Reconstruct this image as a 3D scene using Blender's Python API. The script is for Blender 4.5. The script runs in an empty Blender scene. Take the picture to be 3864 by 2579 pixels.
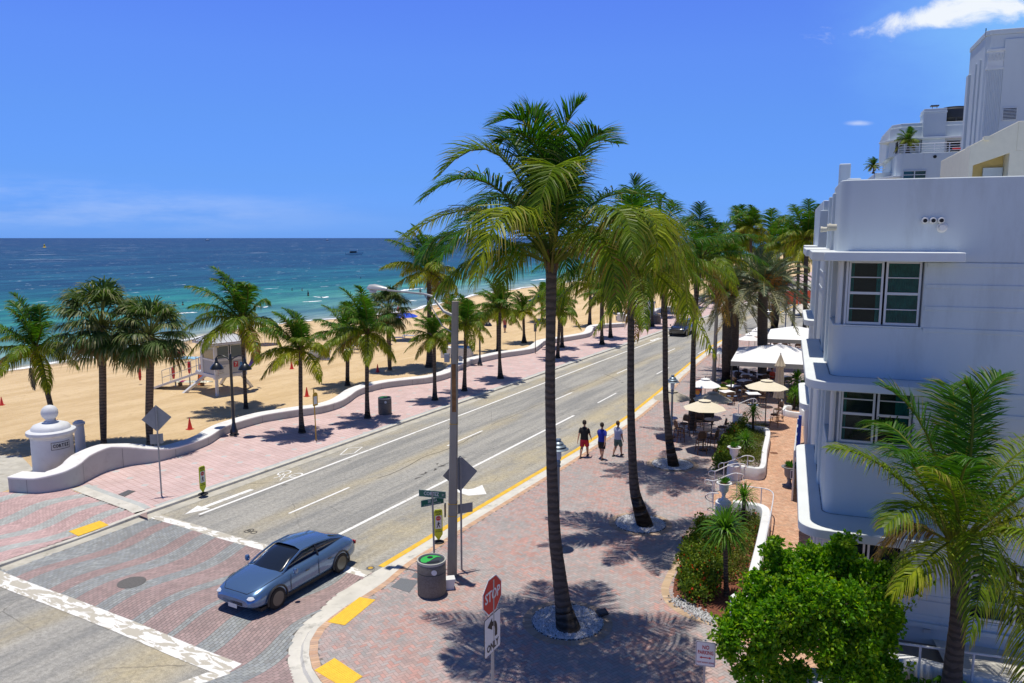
import bpy, bmesh, math, random
import numpy as np
from mathutils import Vector, Matrix
PI = math.pi
rad = math.radians
sc = bpy.context.scene
C = sc.collection
random.seed(7)
rng = np.random.default_rng(11)

# ---------------------------------------------------------------- camera
W0, H0, F0, CX, CY = 3864.0, 2579.0, 2850.0, 1932.0, 1289.5
HC = 10.8
PITCH = math.atan((CY - 899.0) / F0)
cam_d = bpy.data.cameras.new('camera')
cam = bpy.data.objects.new('camera', cam_d)
C.objects.link(cam)
cam_d.sensor_width = 36.0
cam_d.lens = F0 / W0 * 36.0
cam_d.clip_start = 0.1
cam_d.clip_end = 200000
cam.location = (0, 0, HC)
cam.rotation_euler = (PI / 2 - PITCH, 0, 0)
sc.camera = cam

# ---------------------------------------------------------------- sky and sun
SUNV = Vector((-0.055, 0.085, 1.0)).normalized()
w = bpy.data.worlds.new('World')
sc.world = w
w.use_nodes = True
nt = w.node_tree
nt.nodes.clear()
def nd(nt, t, **k):
    n = nt.nodes.new(t)
    for a, b in k.items():
        setattr(n, a, b)
    return n
def mth(nt, op, a, b=None, clamp=False):
    n = nt.nodes.new('ShaderNodeMath'); n.operation = op; n.use_clamp = clamp
    for i, v in enumerate((a, b)):
        if v is None: continue
        if isinstance(v, (int, float)): n.inputs[i].default_value = v
        else: nt.links.new(v, n.inputs[i])
    return n.outputs[0]
def mrange(nt, v, a, b, c=0.0, d=1.0, smooth=True):
    n = nt.nodes.new('ShaderNodeMapRange')
    if smooth: n.interpolation_type = 'SMOOTHSTEP'
    nt.links.new(v, n.inputs[0])
    n.inputs[1].default_value = a; n.inputs[2].default_value = b
    n.inputs[3].default_value = c; n.inputs[4].default_value = d
    return n.outputs[0]
def mixc(nt, fac, a, b, mode='MIX'):
    n = nt.nodes.new('ShaderNodeMix'); n.data_type = 'RGBA'; n.blend_type = mode
    for i, v in ((0, fac), (6, a), (7, b)):
        if isinstance(v, (int, float)): n.inputs[i].default_value = v
        elif isinstance(v, (tuple, list)): n.inputs[i].default_value = (*v[:3], 1)
        else: nt.links.new(v, n.inputs[i])
    return n.outputs[2]
sky = nd(nt, 'ShaderNodeTexSky', sky_type='NISHITA')
sky.sun_disc = False
sky.sun_elevation = rad(84)
sky.sun_rotation = rad(-33)
sky.air_density = 1.0; sky.dust_density = 0.2; sky.ozone_density = 2.0
tc = nd(nt, 'ShaderNodeTexCoord')
sep = nd(nt, 'ShaderNodeSeparateXYZ')
nt.links.new(tc.outputs['Generated'], sep.inputs[0])
yy = mth(nt, 'MAXIMUM', sep.outputs[1], 0.02)
px = mth(nt, 'DIVIDE', sep.outputs[0], yy)
pz = mth(nt, 'DIVIDE', sep.outputs[2], yy)
cmb = nd(nt, 'ShaderNodeCombineXYZ')
nt.links.new(px, cmb.inputs[0]); nt.links.new(pz, cmb.inputs[1])
def noise(nt, vec, scale, detail=6, rough=0.6, sc3=None, dist=0.0):
    if sc3:
        m = nd(nt, 'ShaderNodeMapping'); m.inputs['Scale'].default_value = sc3
        nt.links.new(vec, m.inputs[0]); vec = m.outputs[0]
    n = nd(nt, 'ShaderNodeTexNoise')
    n.inputs['Scale'].default_value = scale; n.inputs['Detail'].default_value = detail
    n.inputs['Roughness'].default_value = rough; n.inputs['Distortion'].default_value = dist
    nt.links.new(vec, n.inputs['Vector'])
    return n.outputs[0]
def ell(cx, cz, rx, rz, rot=0.0):
    a = mth(nt, 'SUBTRACT', px, cx); b = mth(nt, 'SUBTRACT', pz, cz)
    ca, sa = math.cos(rot), math.sin(rot)
    a2 = mth(nt, 'ADD', mth(nt, 'MULTIPLY', a, ca / rx), mth(nt, 'MULTIPLY', b, sa / rx))
    b2 = mth(nt, 'ADD', mth(nt, 'MULTIPLY', a, -sa / rz), mth(nt, 'MULTIPLY', b, ca / rz))
    return mth(nt, 'SQRT', mth(nt, 'ADD', mth(nt, 'MULTIPLY', a2, a2), mth(nt, 'MULTIPLY', b2, b2)))
n1 = noise(nt, cmb.outputs[0], 9, 8, 0.62, (1, 2.0, 1), 0.4)
c1 = mth(nt, 'MINIMUM', ell(0.540, 0.277, 0.105, 0.020, 0.16), ell(0.520, 0.322, 0.075, 0.014, 0.1))
c1 = mth(nt, 'SUBTRACT', c1, mth(nt, 'MULTIPLY', mth(nt, 'SUBTRACT', n1, 0.5), 3.6))
cl1 = mrange(nt, c1, 1.15, 0.35)
hz = mrange(nt, mth(nt, 'ADD', ell(0.66, 0.27, 0.26, 0.16), mth(nt, 'MULTIPLY', n1, 0.5)), 1.45, 0.2)
c2 = mth(nt, 'SUBTRACT', ell(0.445, 0.146, 0.022, 0.0045), mth(nt, 'MULTIPLY', mth(nt, 'SUBTRACT', n1, 0.5), 2.0))
cl2 = mrange(nt, c2, 1.2, 0.2)
n3 = noise(nt, cmb.outputs[0], 3.0, 7, 0.62, (1, 6.0, 1))
thin = mth(nt, 'MULTIPLY', mrange(nt, ell(-0.62, 0.045, 0.5, 0.042, -0.03), 1.1, 0.3), mrange(nt, n3, 0.42, 0.66))
tint = nd(nt, 'ShaderNodeMix', data_type='RGBA', blend_type='MULTIPLY')
tint.inputs[0].default_value = 1.0
nt.links.new(sky.outputs[0], tint.inputs[6])
crs = nd(nt, 'ShaderNodeValToRGB'); nt.links.new(sep.outputs[2], crs.inputs[0])
_st = [(0.0, (.239, .596, 1.97)), (.029, (.243, .547, 1.64)), (.075, (.302, .592, 1.426)), (.147, (.402, .695, 1.44)), (.22, (.498, .768, 1.59)), (.285, (.53, .762, 1.70)), (.36, (.50, .72, 1.55)), (.55, (.34, .44, .70)), (1.0, (.30, .38, .55))]
while len(crs.color_ramp.elements) < len(_st): crs.color_ramp.elements.new(0.5)
for el, (p_, c_) in zip(crs.color_ramp.elements, _st): el.position = p_; el.color = (*[x / 2 for x in c_], 1)
nt.links.new(mixc(nt, 1.0, crs.outputs[0], (2, 2, 2), 'MULTIPLY'), tint.inputs[7])
col = tint.outputs[2]
CW = (9.5, 9.8, 10.0)
col = mixc(nt, mth(nt, 'MULTIPLY', hz, 0.5), col, (3.2, 7.2, 10.5))
col = mixc(nt, mth(nt, 'MULTIPLY', cl1, 0.9), col, CW)
col = mixc(nt, mth(nt, 'MULTIPLY', cl2, 0.4), col, CW)
col = mixc(nt, mth(nt, 'MULTIPLY', thin, 0.16), col, CW)
bg = nd(nt, 'ShaderNodeBackground'); bg.inputs[1].default_value = 0.1
nt.links.new(col, bg.inputs[0])
wo = nd(nt, 'ShaderNodeOutputWorld'); nt.links.new(bg.outputs[0], wo.inputs[0])

sd = bpy.data.lights.new('sun', 'SUN'); sd.energy = 4.4; sd.angle = rad(0.53); sd.color = (1.0, 0.94, 0.83)
so = bpy.data.objects.new('sun', sd); C.objects.link(so)
so.rotation_euler = SUNV.to_track_quat('Z', 'Y').to_euler()
so.location = (0, 0, 60)
vs = sc.view_settings
vs.view_transform = 'Standard'; vs.look = 'None'; vs.exposure = 0.0; vs.gamma = 1.0; vs.use_curve_mapping = False
sc.cycles.use_denoising = True
sc.cycles.max_bounces = 7; sc.cycles.diffuse_bounces = 3; sc.cycles.transparent_max_bounces = 6; sc.cycles.transmission_bounces = 3
sc.cycles.caustics_reflective = False; sc.cycles.caustics_refractive = False

# ---------------------------------------------------------------- measuring helpers
SW = 0.10           # pavement level; the road is 0
_c, _s = math.cos(PITCH), math.sin(PITCH)
def ray(x, y):
    u = (x - CX) / F0; v = -(y - CY) / F0
    return u, _c + v * _s, -_s + v * _c
def G(x, y, z=SW):                      # ground point surveyed off the photograph
    d = ray(x, y); t = (z - HC) / d[2]
    return Vector((d[0] * t, d[1] * t, z))
def HT(p, x, y):                        # height over ground point p
    d = ray(x, y); return HC + d[2] * p[1] / d[1]
def AT(x, y, Y):                        # point at forward distance Y
    d = ray(x, y); t = Y / d[1]
    return Vector((d[0] * t, Y, HC + d[2] * t))
RA = rad(29.0)
DV = Vector((math.sin(RA), math.cos(RA), 0)); NV = Vector((DV.y, -DV.x, 0))
def ST(p): return (p[0] * DV.x + p[1] * DV.y, p[0] * NV.x + p[1] * NV.y)   # along road, to the right
def RW(s, t, z=0.0): return Vector((s * DV.x + t * NV.x, s * DV.y + t * NV.y, z))
BA = rad(20.0)
E1 = Vector((math.sin(BA), math.cos(BA), 0)); E2 = Vector((E1.y, -E1.x, 0))
def BL(b, a, z=0.0): return Vector((a * E1.x + b * E2.x, a * E1.y + b * E2.y, z))
def crom(P, n=6, closed=False):
    P = [np.array(p, float) for p in P]; out = []
    N = len(P); rngi = range(N if closed else N - 1)
    for i in rngi:
        p1 = P[i]; p2 = P[(i + 1) % N]
        p0 = P[(i - 1) % N] if (closed or i > 0) else 2 * p1 - p2
        p3 = P[(i + 2) % N] if (closed or i + 2 < N) else 2 * p2 - p1
        for k in range(n):
            t = k / n
            out.append(0.5 * (2 * p1 + (p2 - p0) * t + (2 * p0 - 5 * p1 + 4 * p2 - p3) * t * t + (3 * p1 - p0 - 3 * p2 + p3) * t ** 3))
    if not closed: out.append(P[-1])
    return out

# ---------------------------------------------------------------- materials
MATS = {}
def M(name, col=(0.5, 0.5, 0.5), rough=0.6, metal=0.0, var=0.0, vscale=3.0, bump=0.0, bscale=40.0, spec=0.5, coat=0.0, dirt=None, dscale=1.5, stretch=None, emit=None):
    if name in MATS: return MATS[name]
    m = bpy.data.materials.new(name); m.use_nodes = True; MATS[name] = m
    nt = m.node_tree; b = nt.nodes['Principled BSDF']
    b.inputs['Base Color'].default_value = (*col, 1)
    b.inputs['Roughness'].default_value = rough; b.inputs['Metallic'].default_value = metal
    b.inputs['Specular IOR Level'].default_value = spec
    b.inputs['Coat Weight'].default_value = coat; b.inputs['Coat Roughness'].default_value = 0.05
    tc = nd(nt, 'ShaderNodeTexCoord'); vec = tc.outputs['Object']
    c = None
    if var > 0:
        n = noise(nt, vec, vscale, 6, 0.6, stretch)
        c = mixc(nt, mrange(nt, n, 0.3, 0.7), tuple(x * (1 - var) for x in col), tuple(min(1, x * (1 + var)) for x in col))
    if dirt:
        n2 = noise(nt, vec, dscale, 9, 0.72, stretch)
        c = mixc(nt, mrange(nt, n2, 0.52, 0.72), c if c else col, dirt)
    if c: nt.links.new(c, b.inputs['Base Color'])
    if bump > 0:
        n3 = noise(nt, vec, bscale, 4, 0.6)
        bp = nd(nt, 'ShaderNodeBump'); bp.inputs['Strength'].default_value = bump; bp.inputs['Distance'].default_value = 0.02
        nt.links.new(n3, bp.inputs['Height']); nt.links.new(bp.outputs[0], b.inputs['Normal'])
    if emit:
        b.inputs['Emission Color'].default_value = (*emit[0], 1); b.inputs['Emission Strength'].default_value = emit[1]
    return m
def MC(name, rough=0.6, transl=0.0, spec=0.5, var=0.0, vscale=8.0, bump=0.0, bscale=60):
    """material whose colour comes from the mesh colour attribute"""
    if name in MATS: return MATS[name]
    m = bpy.data.materials.new(name); m.use_nodes = True; MATS[name] = m
    nt = m.node_tree; b = nt.nodes['Principled BSDF']; b.inputs['Roughness'].default_value = rough
    b.inputs['Specular IOR Level'].default_value = spec
    a = nd(nt, 'ShaderNodeAttribute', attribute_name='Col'); c = a.outputs['Color']
    tcn = nd(nt, 'ShaderNodeTexCoord')
    if var > 0:
        n = noise(nt, tcn.outputs['Object'], vscale, 5, 0.65)
        c = mixc(nt, 1.0, c, mixc(nt, mrange(nt, n, 0.3, 0.7), (1 - var,) * 3, (1 + var,) * 3), 'MULTIPLY')
    nt.links.new(c, b.inputs['Base Color'])
    if bump > 0:
        n3 = noise(nt, tcn.outputs['Object'], bscale, 4, 0.6)
        bp = nd(nt, 'ShaderNodeBump'); bp.inputs['Strength'].default_value = bump; bp.inputs['Distance'].default_value = 0.02
        nt.links.new(n3, bp.inputs['Height']); nt.links.new(bp.outputs[0], b.inputs['Normal'])
    if transl > 0:
        t = nd(nt, 'ShaderNodeBsdfTranslucent')
        nt.links.new(mixc(nt, 1.0, c, (1.5, 1.5, 0.7), 'MULTIPLY'), t.inputs[0])
        mx = nd(nt, 'ShaderNodeMixShader'); mx.inputs[0].default_value = transl
        o = nt.nodes['Material Output']
        nt.links.new(b.outputs[0], mx.inputs[1]); nt.links.new(t.outputs[0], mx.inputs[2]); nt.links.new(mx.outputs[0], o.inputs[0])
    return m

# ---------------------------------------------------------------- mesh builder
class MB:
    def __init__(s): s.v = []; s.f = []; s.c = []; s.n = 0
    def add(s, verts, faces, col=None):
        k = s.n
        s.v.extend([tuple(map(float, p)) for p in verts]); s.n += len(verts)
        s.f.extend([tuple(i + k for i in f) for f in faces])
        s.c.extend([col or (1, 1, 1)] * len(verts))
        return s
    def arr(s, V, Fc, Cc):               # numpy block
        k = s.n; s.v.extend(V.tolist()); s.n += len(V)
        s.f.extend([[i + k for i in f] for f in Fc]); s.c.extend(Cc.tolist() if hasattr(Cc, 'tolist') else Cc)
        return s
    def box(s, c, d, rz=0, col=None, rx=0, ry=0):
        m = Matrix.Rotation(rz, 3, 'Z') @ Matrix.Rotation(ry, 3, 'Y') @ Matrix.Rotation(rx, 3, 'X')
        V = [Vector(c) + m @ Vector((x * d[0] / 2, y * d[1] / 2, z * d[2] / 2)) for z in (-1, 1) for y in (-1, 1) for x in (-1, 1)]
        return s.add(V, [(0, 2, 3, 1), (4, 5, 7, 6), (0, 1, 5, 4), (2, 6, 7, 3), (0, 4, 6, 2), (1, 3, 7, 5)], col)
    def bb(s, x0, x1, y0, y1, z0, z1, col=None):
        return s.box(((x0 + x1) / 2, (y0 + y1) / 2, (z0 + z1) / 2), (abs(x1 - x0), abs(y1 - y0), abs(z1 - z0)), 0, col)
    def tube(s, P, R, n=8, col=None, cap=True):
        P = [Vector(p) for p in P]
        if not isinstance(R, (list, tuple)): R = [R] * len(P)
        T = []
        for i in range(len(P)):
            a = P[max(i - 1, 0)]; b = P[min(i + 1, len(P) - 1)]
            T.append((b - a).normalized())
        u = T[0].orthogonal().normalized(); V = []
        for i, p in enumerate(P):
            u = (u - T[i] * u.dot(T[i])).normalized(); w_ = T[i].cross(u)
            for k in range(n):
                a = 2 * PI * k / n
                V.append(p + (u * math.cos(a) + w_ * math.sin(a)) * R[i])
        Fc = [(i * n + k, i * n + (k + 1) % n, (i + 1) * n + (k + 1) % n, (i + 1) * n + k) for i in range(len(P) - 1) for k in range(n)]
        if cap:
            Fc.append(tuple(range(n))[::-1]); Fc.append(tuple((len(P) - 1) * n + k for k in range(n)))
        return s.add(V, Fc, col)
    def lathe(s, prof, c=(0, 0, 0), n=24, col=None, a0=0, a1=2 * PI, ph=0.0):
        V = []; m = n if a1 - a0 > 6.28 else n + 1
        for r, z in prof:
            for k in range(m):
                a = a0 + (a1 - a0) * k / n + ph
                V.append((c[0] + r * math.cos(a), c[1] + r * math.sin(a), c[2] + z))
        Fc = []
        for i in range(len(prof) - 1):
            for k in range(m if m == n else n):
                q = (k + 1) % m
                Fc.append((i * m + k, i * m + q, (i + 1) * m + q, (i + 1) * m + k))
        if m == n:
            if prof[0][0] > 1e-5: Fc.append(tuple(range(n))[::-1])
            if prof[-1][0] > 1e-5: Fc.append(tuple((len(prof) - 1) * n + k for k in range(n)))
        return s.add(V, Fc, col)
    def prism(s, poly, z0, z1, col=None, top=True, bot=True):
        n = len(poly); V = [(p[0], p[1], z0) for p in poly] + [(p[0], p[1], z1) for p in poly]
        Fc = [(i, (i + 1) % n, n + (i + 1) % n, n + i) for i in range(n)]
        if top: Fc.append(tuple(range(n, 2 * n)))
        if bot: Fc.append(tuple(range(n))[::-1])
        return s.add(V, Fc, col)
    def ribbon(s, A, B, z=None, col=None):
        V = [(*a[:2], a[2] if z is None else z) for a in A] + [(*b[:2], b[2] if z is None else z) for b in B]; n = len(A)
        return s.add(V, [(i, i + 1, n + i + 1, n + i) for i in range(n - 1)], col)
    def grid(s, rows, col=None, closed=False):
        m = len(rows[0]); V = [p for r in rows for p in r]
        k = m if closed else m - 1
        return s.add(V, [(i * m + j, i * m + (j + 1) % m, (i + 1) * m + (j + 1) % m, (i + 1) * m + j) for i in range(len(rows) - 1) for j in range(k)], col)
    def out(s, name, mat, parent=None, smooth=False, loc=None, rz=None, bevel=0, cols=False, sub=0, solid=0):
        me = bpy.data.meshes.new(name)
        me.from_pydata(s.v, [], s.f); me.update()
        if cols:
            at = me.color_attributes.new('Col', 'FLOAT_COLOR', 'POINT')
            a = np.ones((len(s.v), 4), dtype=np.float32); a[:, :3] = np.array(s.c, dtype=np.float32)
            at.data.foreach_set('color', a.ravel())
        if not cols or smooth:
            bm = bmesh.new(); bm.from_mesh(me); bmesh.ops.recalc_face_normals(bm, faces=bm.faces); bm.to_mesh(me); bm.free()
        if smooth:
            me.polygons.foreach_set('use_smooth', [True] * len(me.polygons))
            if smooth != 'all': me.set_sharp_from_angle(angle=rad(38))
        me.materials.append(mat)
        o = bpy.data.objects.new(name, me); C.objects.link(o)
        if parent: o.parent = parent
        if loc is not None: o.location = loc
        if rz is not None: o.rotation_euler = (0, 0, rz)
        if solid:
            q = o.modifiers.new('s', 'SOLIDIFY'); q.thickness = solid; q.offset = 0
        if sub:
            q = o.modifiers.new('u', 'SUBSURF'); q.levels = sub; q.render_levels = sub
        if bevel:
            q = o.modifiers.new('b', 'BEVEL'); q.width = bevel; q.segments = 2; q.limit_method = 'ANGLE'; q.angle_limit = rad(50); q.harden_normals = False
        return o
def tag(o, label, cat, group=None, kind=None):
    if label: o['label'] = label
    if cat: o['category'] = cat
    if group: o['group'] = group
    if kind: o['kind'] = kind
    return o
def T(name, label, cat, loc=(0, 0, 0), rz=0.0, group=None, sca=1.0):
    o = bpy.data.objects.new(name, None); C.objects.link(o); o.empty_display_size = 0.2
    o.location = loc; o.rotation_euler = (0, 0, rz); o.scale = (sca,) * 3
    return tag(o, label, cat, group)
def dup(root, loc, rz, label, group=None, sca=None):
    r = root.copy(); C.objects.link(r); r.location = loc; r.rotation_euler = (0, 0, rz)
    if sca: r.scale = (sca,) * 3
    r['label'] = label
    if group: r['group'] = group
    for ch in list(root.children):
        c = ch.copy(); C.objects.link(c); c.parent = r
        for g in list(ch.children):
            d = g.copy(); C.objects.link(d); d.parent = c
    return r
def text(s, size, mat, parent, loc, rot, name='lettering', align='CENTER', sx=1.0, bold=0.0):
    cu = bpy.data.curves.new('t', 'FONT'); cu.body = s; cu.size = size; cu.align_x = align; cu.align_y = 'CENTER'
    cu.extrude = 0.002; cu.offset = bold; cu.resolution_u = 2
    o = bpy.data.objects.new('t', cu); C.objects.link(o)
    bpy.context.view_layer.update()
    me = bpy.data.meshes.new_from_object(o.evaluated_get(bpy.context.evaluated_depsgraph_get()))
    bpy.data.objects.remove(o); bpy.data.curves.remove(cu)
    me.materials.clear(); me.materials.append(mat); me.name = name
    o = bpy.data.objects.new(name, me); C.objects.link(o); o.parent = parent
    o.location = loc; o.rotation_euler = rot; o.scale = (sx, 1, 1)
    return o
def struct(o): o['kind'] = 'structure'; return o
def inside(P, X, Y):
    P = np.array([(p[0], p[1]) for p in P]); r = np.zeros(len(X), bool); n = len(P); j = n - 1
    for i in range(n):
        xi, yi = P[i]; xj, yj = P[j]
        c = ((yi > Y) != (yj > Y)) & (X < (xj - xi) * (Y - yi) / (yj - yi + 1e-12) + xi)
        r ^= c; j = i
    return r
WHITE = M('painted_white', (0.80, 0.80, 0.80), 0.6, var=0.03, vscale=0.8, dirt=(0.62, 0.61, 0.58), dscale=0.9)
# ================================================================= GROUND
LK_px = [(0, 2150), (128, 2100), (298, 2046), (438, 1990), (583, 1931), (681, 1897), (900, 1820), (1194, 1716), (1381, 1648), (1534, 1590), (1751, 1514), (1996, 1427), (2187, 1356), (2345, 1303), (2498, 1246), (2698, 1184), (2838, 1139)]
LK = [ST(G(x, y)) for x, y in LK_px]
LK = [(-30, -26.2), (0, -26.1)] + [(s, t) for s, t in LK] + [(170, -26.6), (260, -27), (420, -27)]
LK = [(s, {True: t * 0.4 + -26.6 * 0.6}[True]) for s, t in LK]
def interp(L, s):
    for (a, ta), (b, tb) in zip(L, L[1:]):
        if s <= b: return ta + (tb - ta) * (s - a) / (b - a)
    return L[-1][1]
RK = [(18.6, -15.05), (24, -15.1), (30, -15.1), (35, -15.1), (43, -15.4), (52, -16.2), (57, -16.9), (64, -17.6), (76, -18.65), (82, -18.85), (89, -18.8), (130, -18.7), (200, -18.7), (420, -18.7)]
def lk(s): return interp(LK, s)
def rk(s): return interp(RK, s)
RROT = -RA
def rz_sheet(name, mat, rows, kind='structure'):
    pass
# base land
m_land = M('land', (0.24, 0.22, 0.19), 0.9, var=0.15, vscale=0.05)
mb = MB()
shore = [(-60, -75), (-20, -72), (20, -71)] + [ST(G(x, y, -0.5)) for x, y in ((0, 1403), (200, 1377), (400, 1345), (600, 1315), (950, 1235), (1508, 1180), (1750, 1125), (2000, 1085))] + [(300, -84), (420, -92), (700, -110), (2500, -260)]
shore.sort()
shore = [tuple(p) for p in crom(shore, 4)]
def sh(s): return interp(shore, s)
ss = [-300, -60] + list(range(-50, 420, 10)) + [500, 700, 1000, 2500]
mb.ribbon([(sh(s) + 12, s, -0.07) for s in ss], [(3000, s, -0.07) for s in ss])
struct(mb.out('ground', m_land, rz=RROT))

# sand
def sand_mat():
    m = M('sand', (0.64, 0.46, 0.25), 0.95)
    nt = m.node_tree; b = nt.nodes['Principled BSDF']; tc = nd(nt, 'ShaderNodeTexCoord'); v = tc.outputs['Object']
    a = noise(nt, v, 0.35, 8, 0.7, (1.6, 0.35, 1)); n2 = noise(nt, v, 2.2, 8, 0.75, (1.5, 0.7, 1)); n3 = noise(nt, v, 9, 5, 0.7)
    c = mixc(nt, mrange(nt, a, 0.35, 0.65), (0.63, 0.45, 0.235), (0.76, 0.57, 0.33))
    c = mixc(nt, mth(nt, 'MULTIPLY', mrange(nt, n2, 0.5, 0.72), 0.6), c, (0.50, 0.34, 0.17))
    # wet strip and seaweed near the waterline
    at = nd(nt, 'ShaderNodeAttribute', attribute_name='Col'); sp = nd(nt, 'ShaderNodeSeparateColor'); nt.links.new(at.outputs['Color'], sp.inputs[0])
    wv = mth(nt, 'ADD', sp.outputs[0], mth(nt, 'MULTIPLY', mth(nt, 'SUBTRACT', n2, 0.5), 0.10))
    c = mixc(nt, mrange(nt, wv, 0.42, 0.60), c, (0.36, 0.26, 0.15))
    wd = mth(nt, 'MULTIPLY', mrange(nt, wv, 0.36, 0.42), mrange(nt, wv, 0.52, 0.46))
    c = mixc(nt, mth(nt, 'MULTIPLY', wd, mrange(nt, n3, 0.42, 0.60)), c, (0.13, 0.065, 0.03))
    nt.links.new(c, b.inputs['Base Color'])
    wvt = nd(nt, 'ShaderNodeTexWave', wave_type='BANDS', bands_direction='X')
    wvt.inputs['Scale'].default_value = 1.1; wvt.inputs['Distortion'].default_value = 6; wvt.inputs['Detail'].default_value = 3; wvt.inputs['Detail Scale'].default_value = 0.4
    mp = nd(nt, 'ShaderNodeMapping'); mp.inputs['Scale'].default_value = (1, 0.25, 1); nt.links.new(v, mp.inputs[0]); nt.links.new(mp.outputs[0], wvt.inputs[0])
    h = mth(nt, 'ADD', mth(nt, 'ADD', mth(nt, 'MULTIPLY', n2, 0.9), mth(nt, 'MULTIPLY', n3, 0.35)), mth(nt, 'MULTIPLY', wvt.outputs[1], 0.04))
    bp = nd(nt, 'ShaderNodeBump'); bp.inputs['Strength'].default_value = 0.9; bp.inputs['Distance'].default_value = 0.22
    nt.links.new(h, bp.inputs['Height']); nt.links.new(bp.outputs[0], b.inputs['Normal'])
    return m
mb = MB(); rows = []; cols = []
prof = [(-8, -0.95, 1.0), (-4, -0.74, .9), (-1.5, -0.6, .75), (0, -0.5, .62), (0.8, -0.42, .54), (1.6, -0.33, .48), (2.4, -0.24, .43), (3.4, -0.15, .36), (5, -0.04, .25), (8, 0.05, .1), (12, 0.098, 0)]
for s in list(range(-60, 420, 4)) + [430, 460, 500, 600, 700, 1000]:
    r = [(sh(s) + a, s, z) for a, z, q in prof]
    x0 = r[-1][0]
    for k in range(1, 5): r.append((x0 + (-30.8 - x0) * k / 4, s, 0.098))
    rows.append(r); cols += [(q, q, q) for a, z, q in prof] + [(0, 0, 0)] * 4
mb.grid(rows); mb.c = cols
struct(mb.out('beach_sand', sand_mat(), rz=RROT, cols=True))

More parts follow.
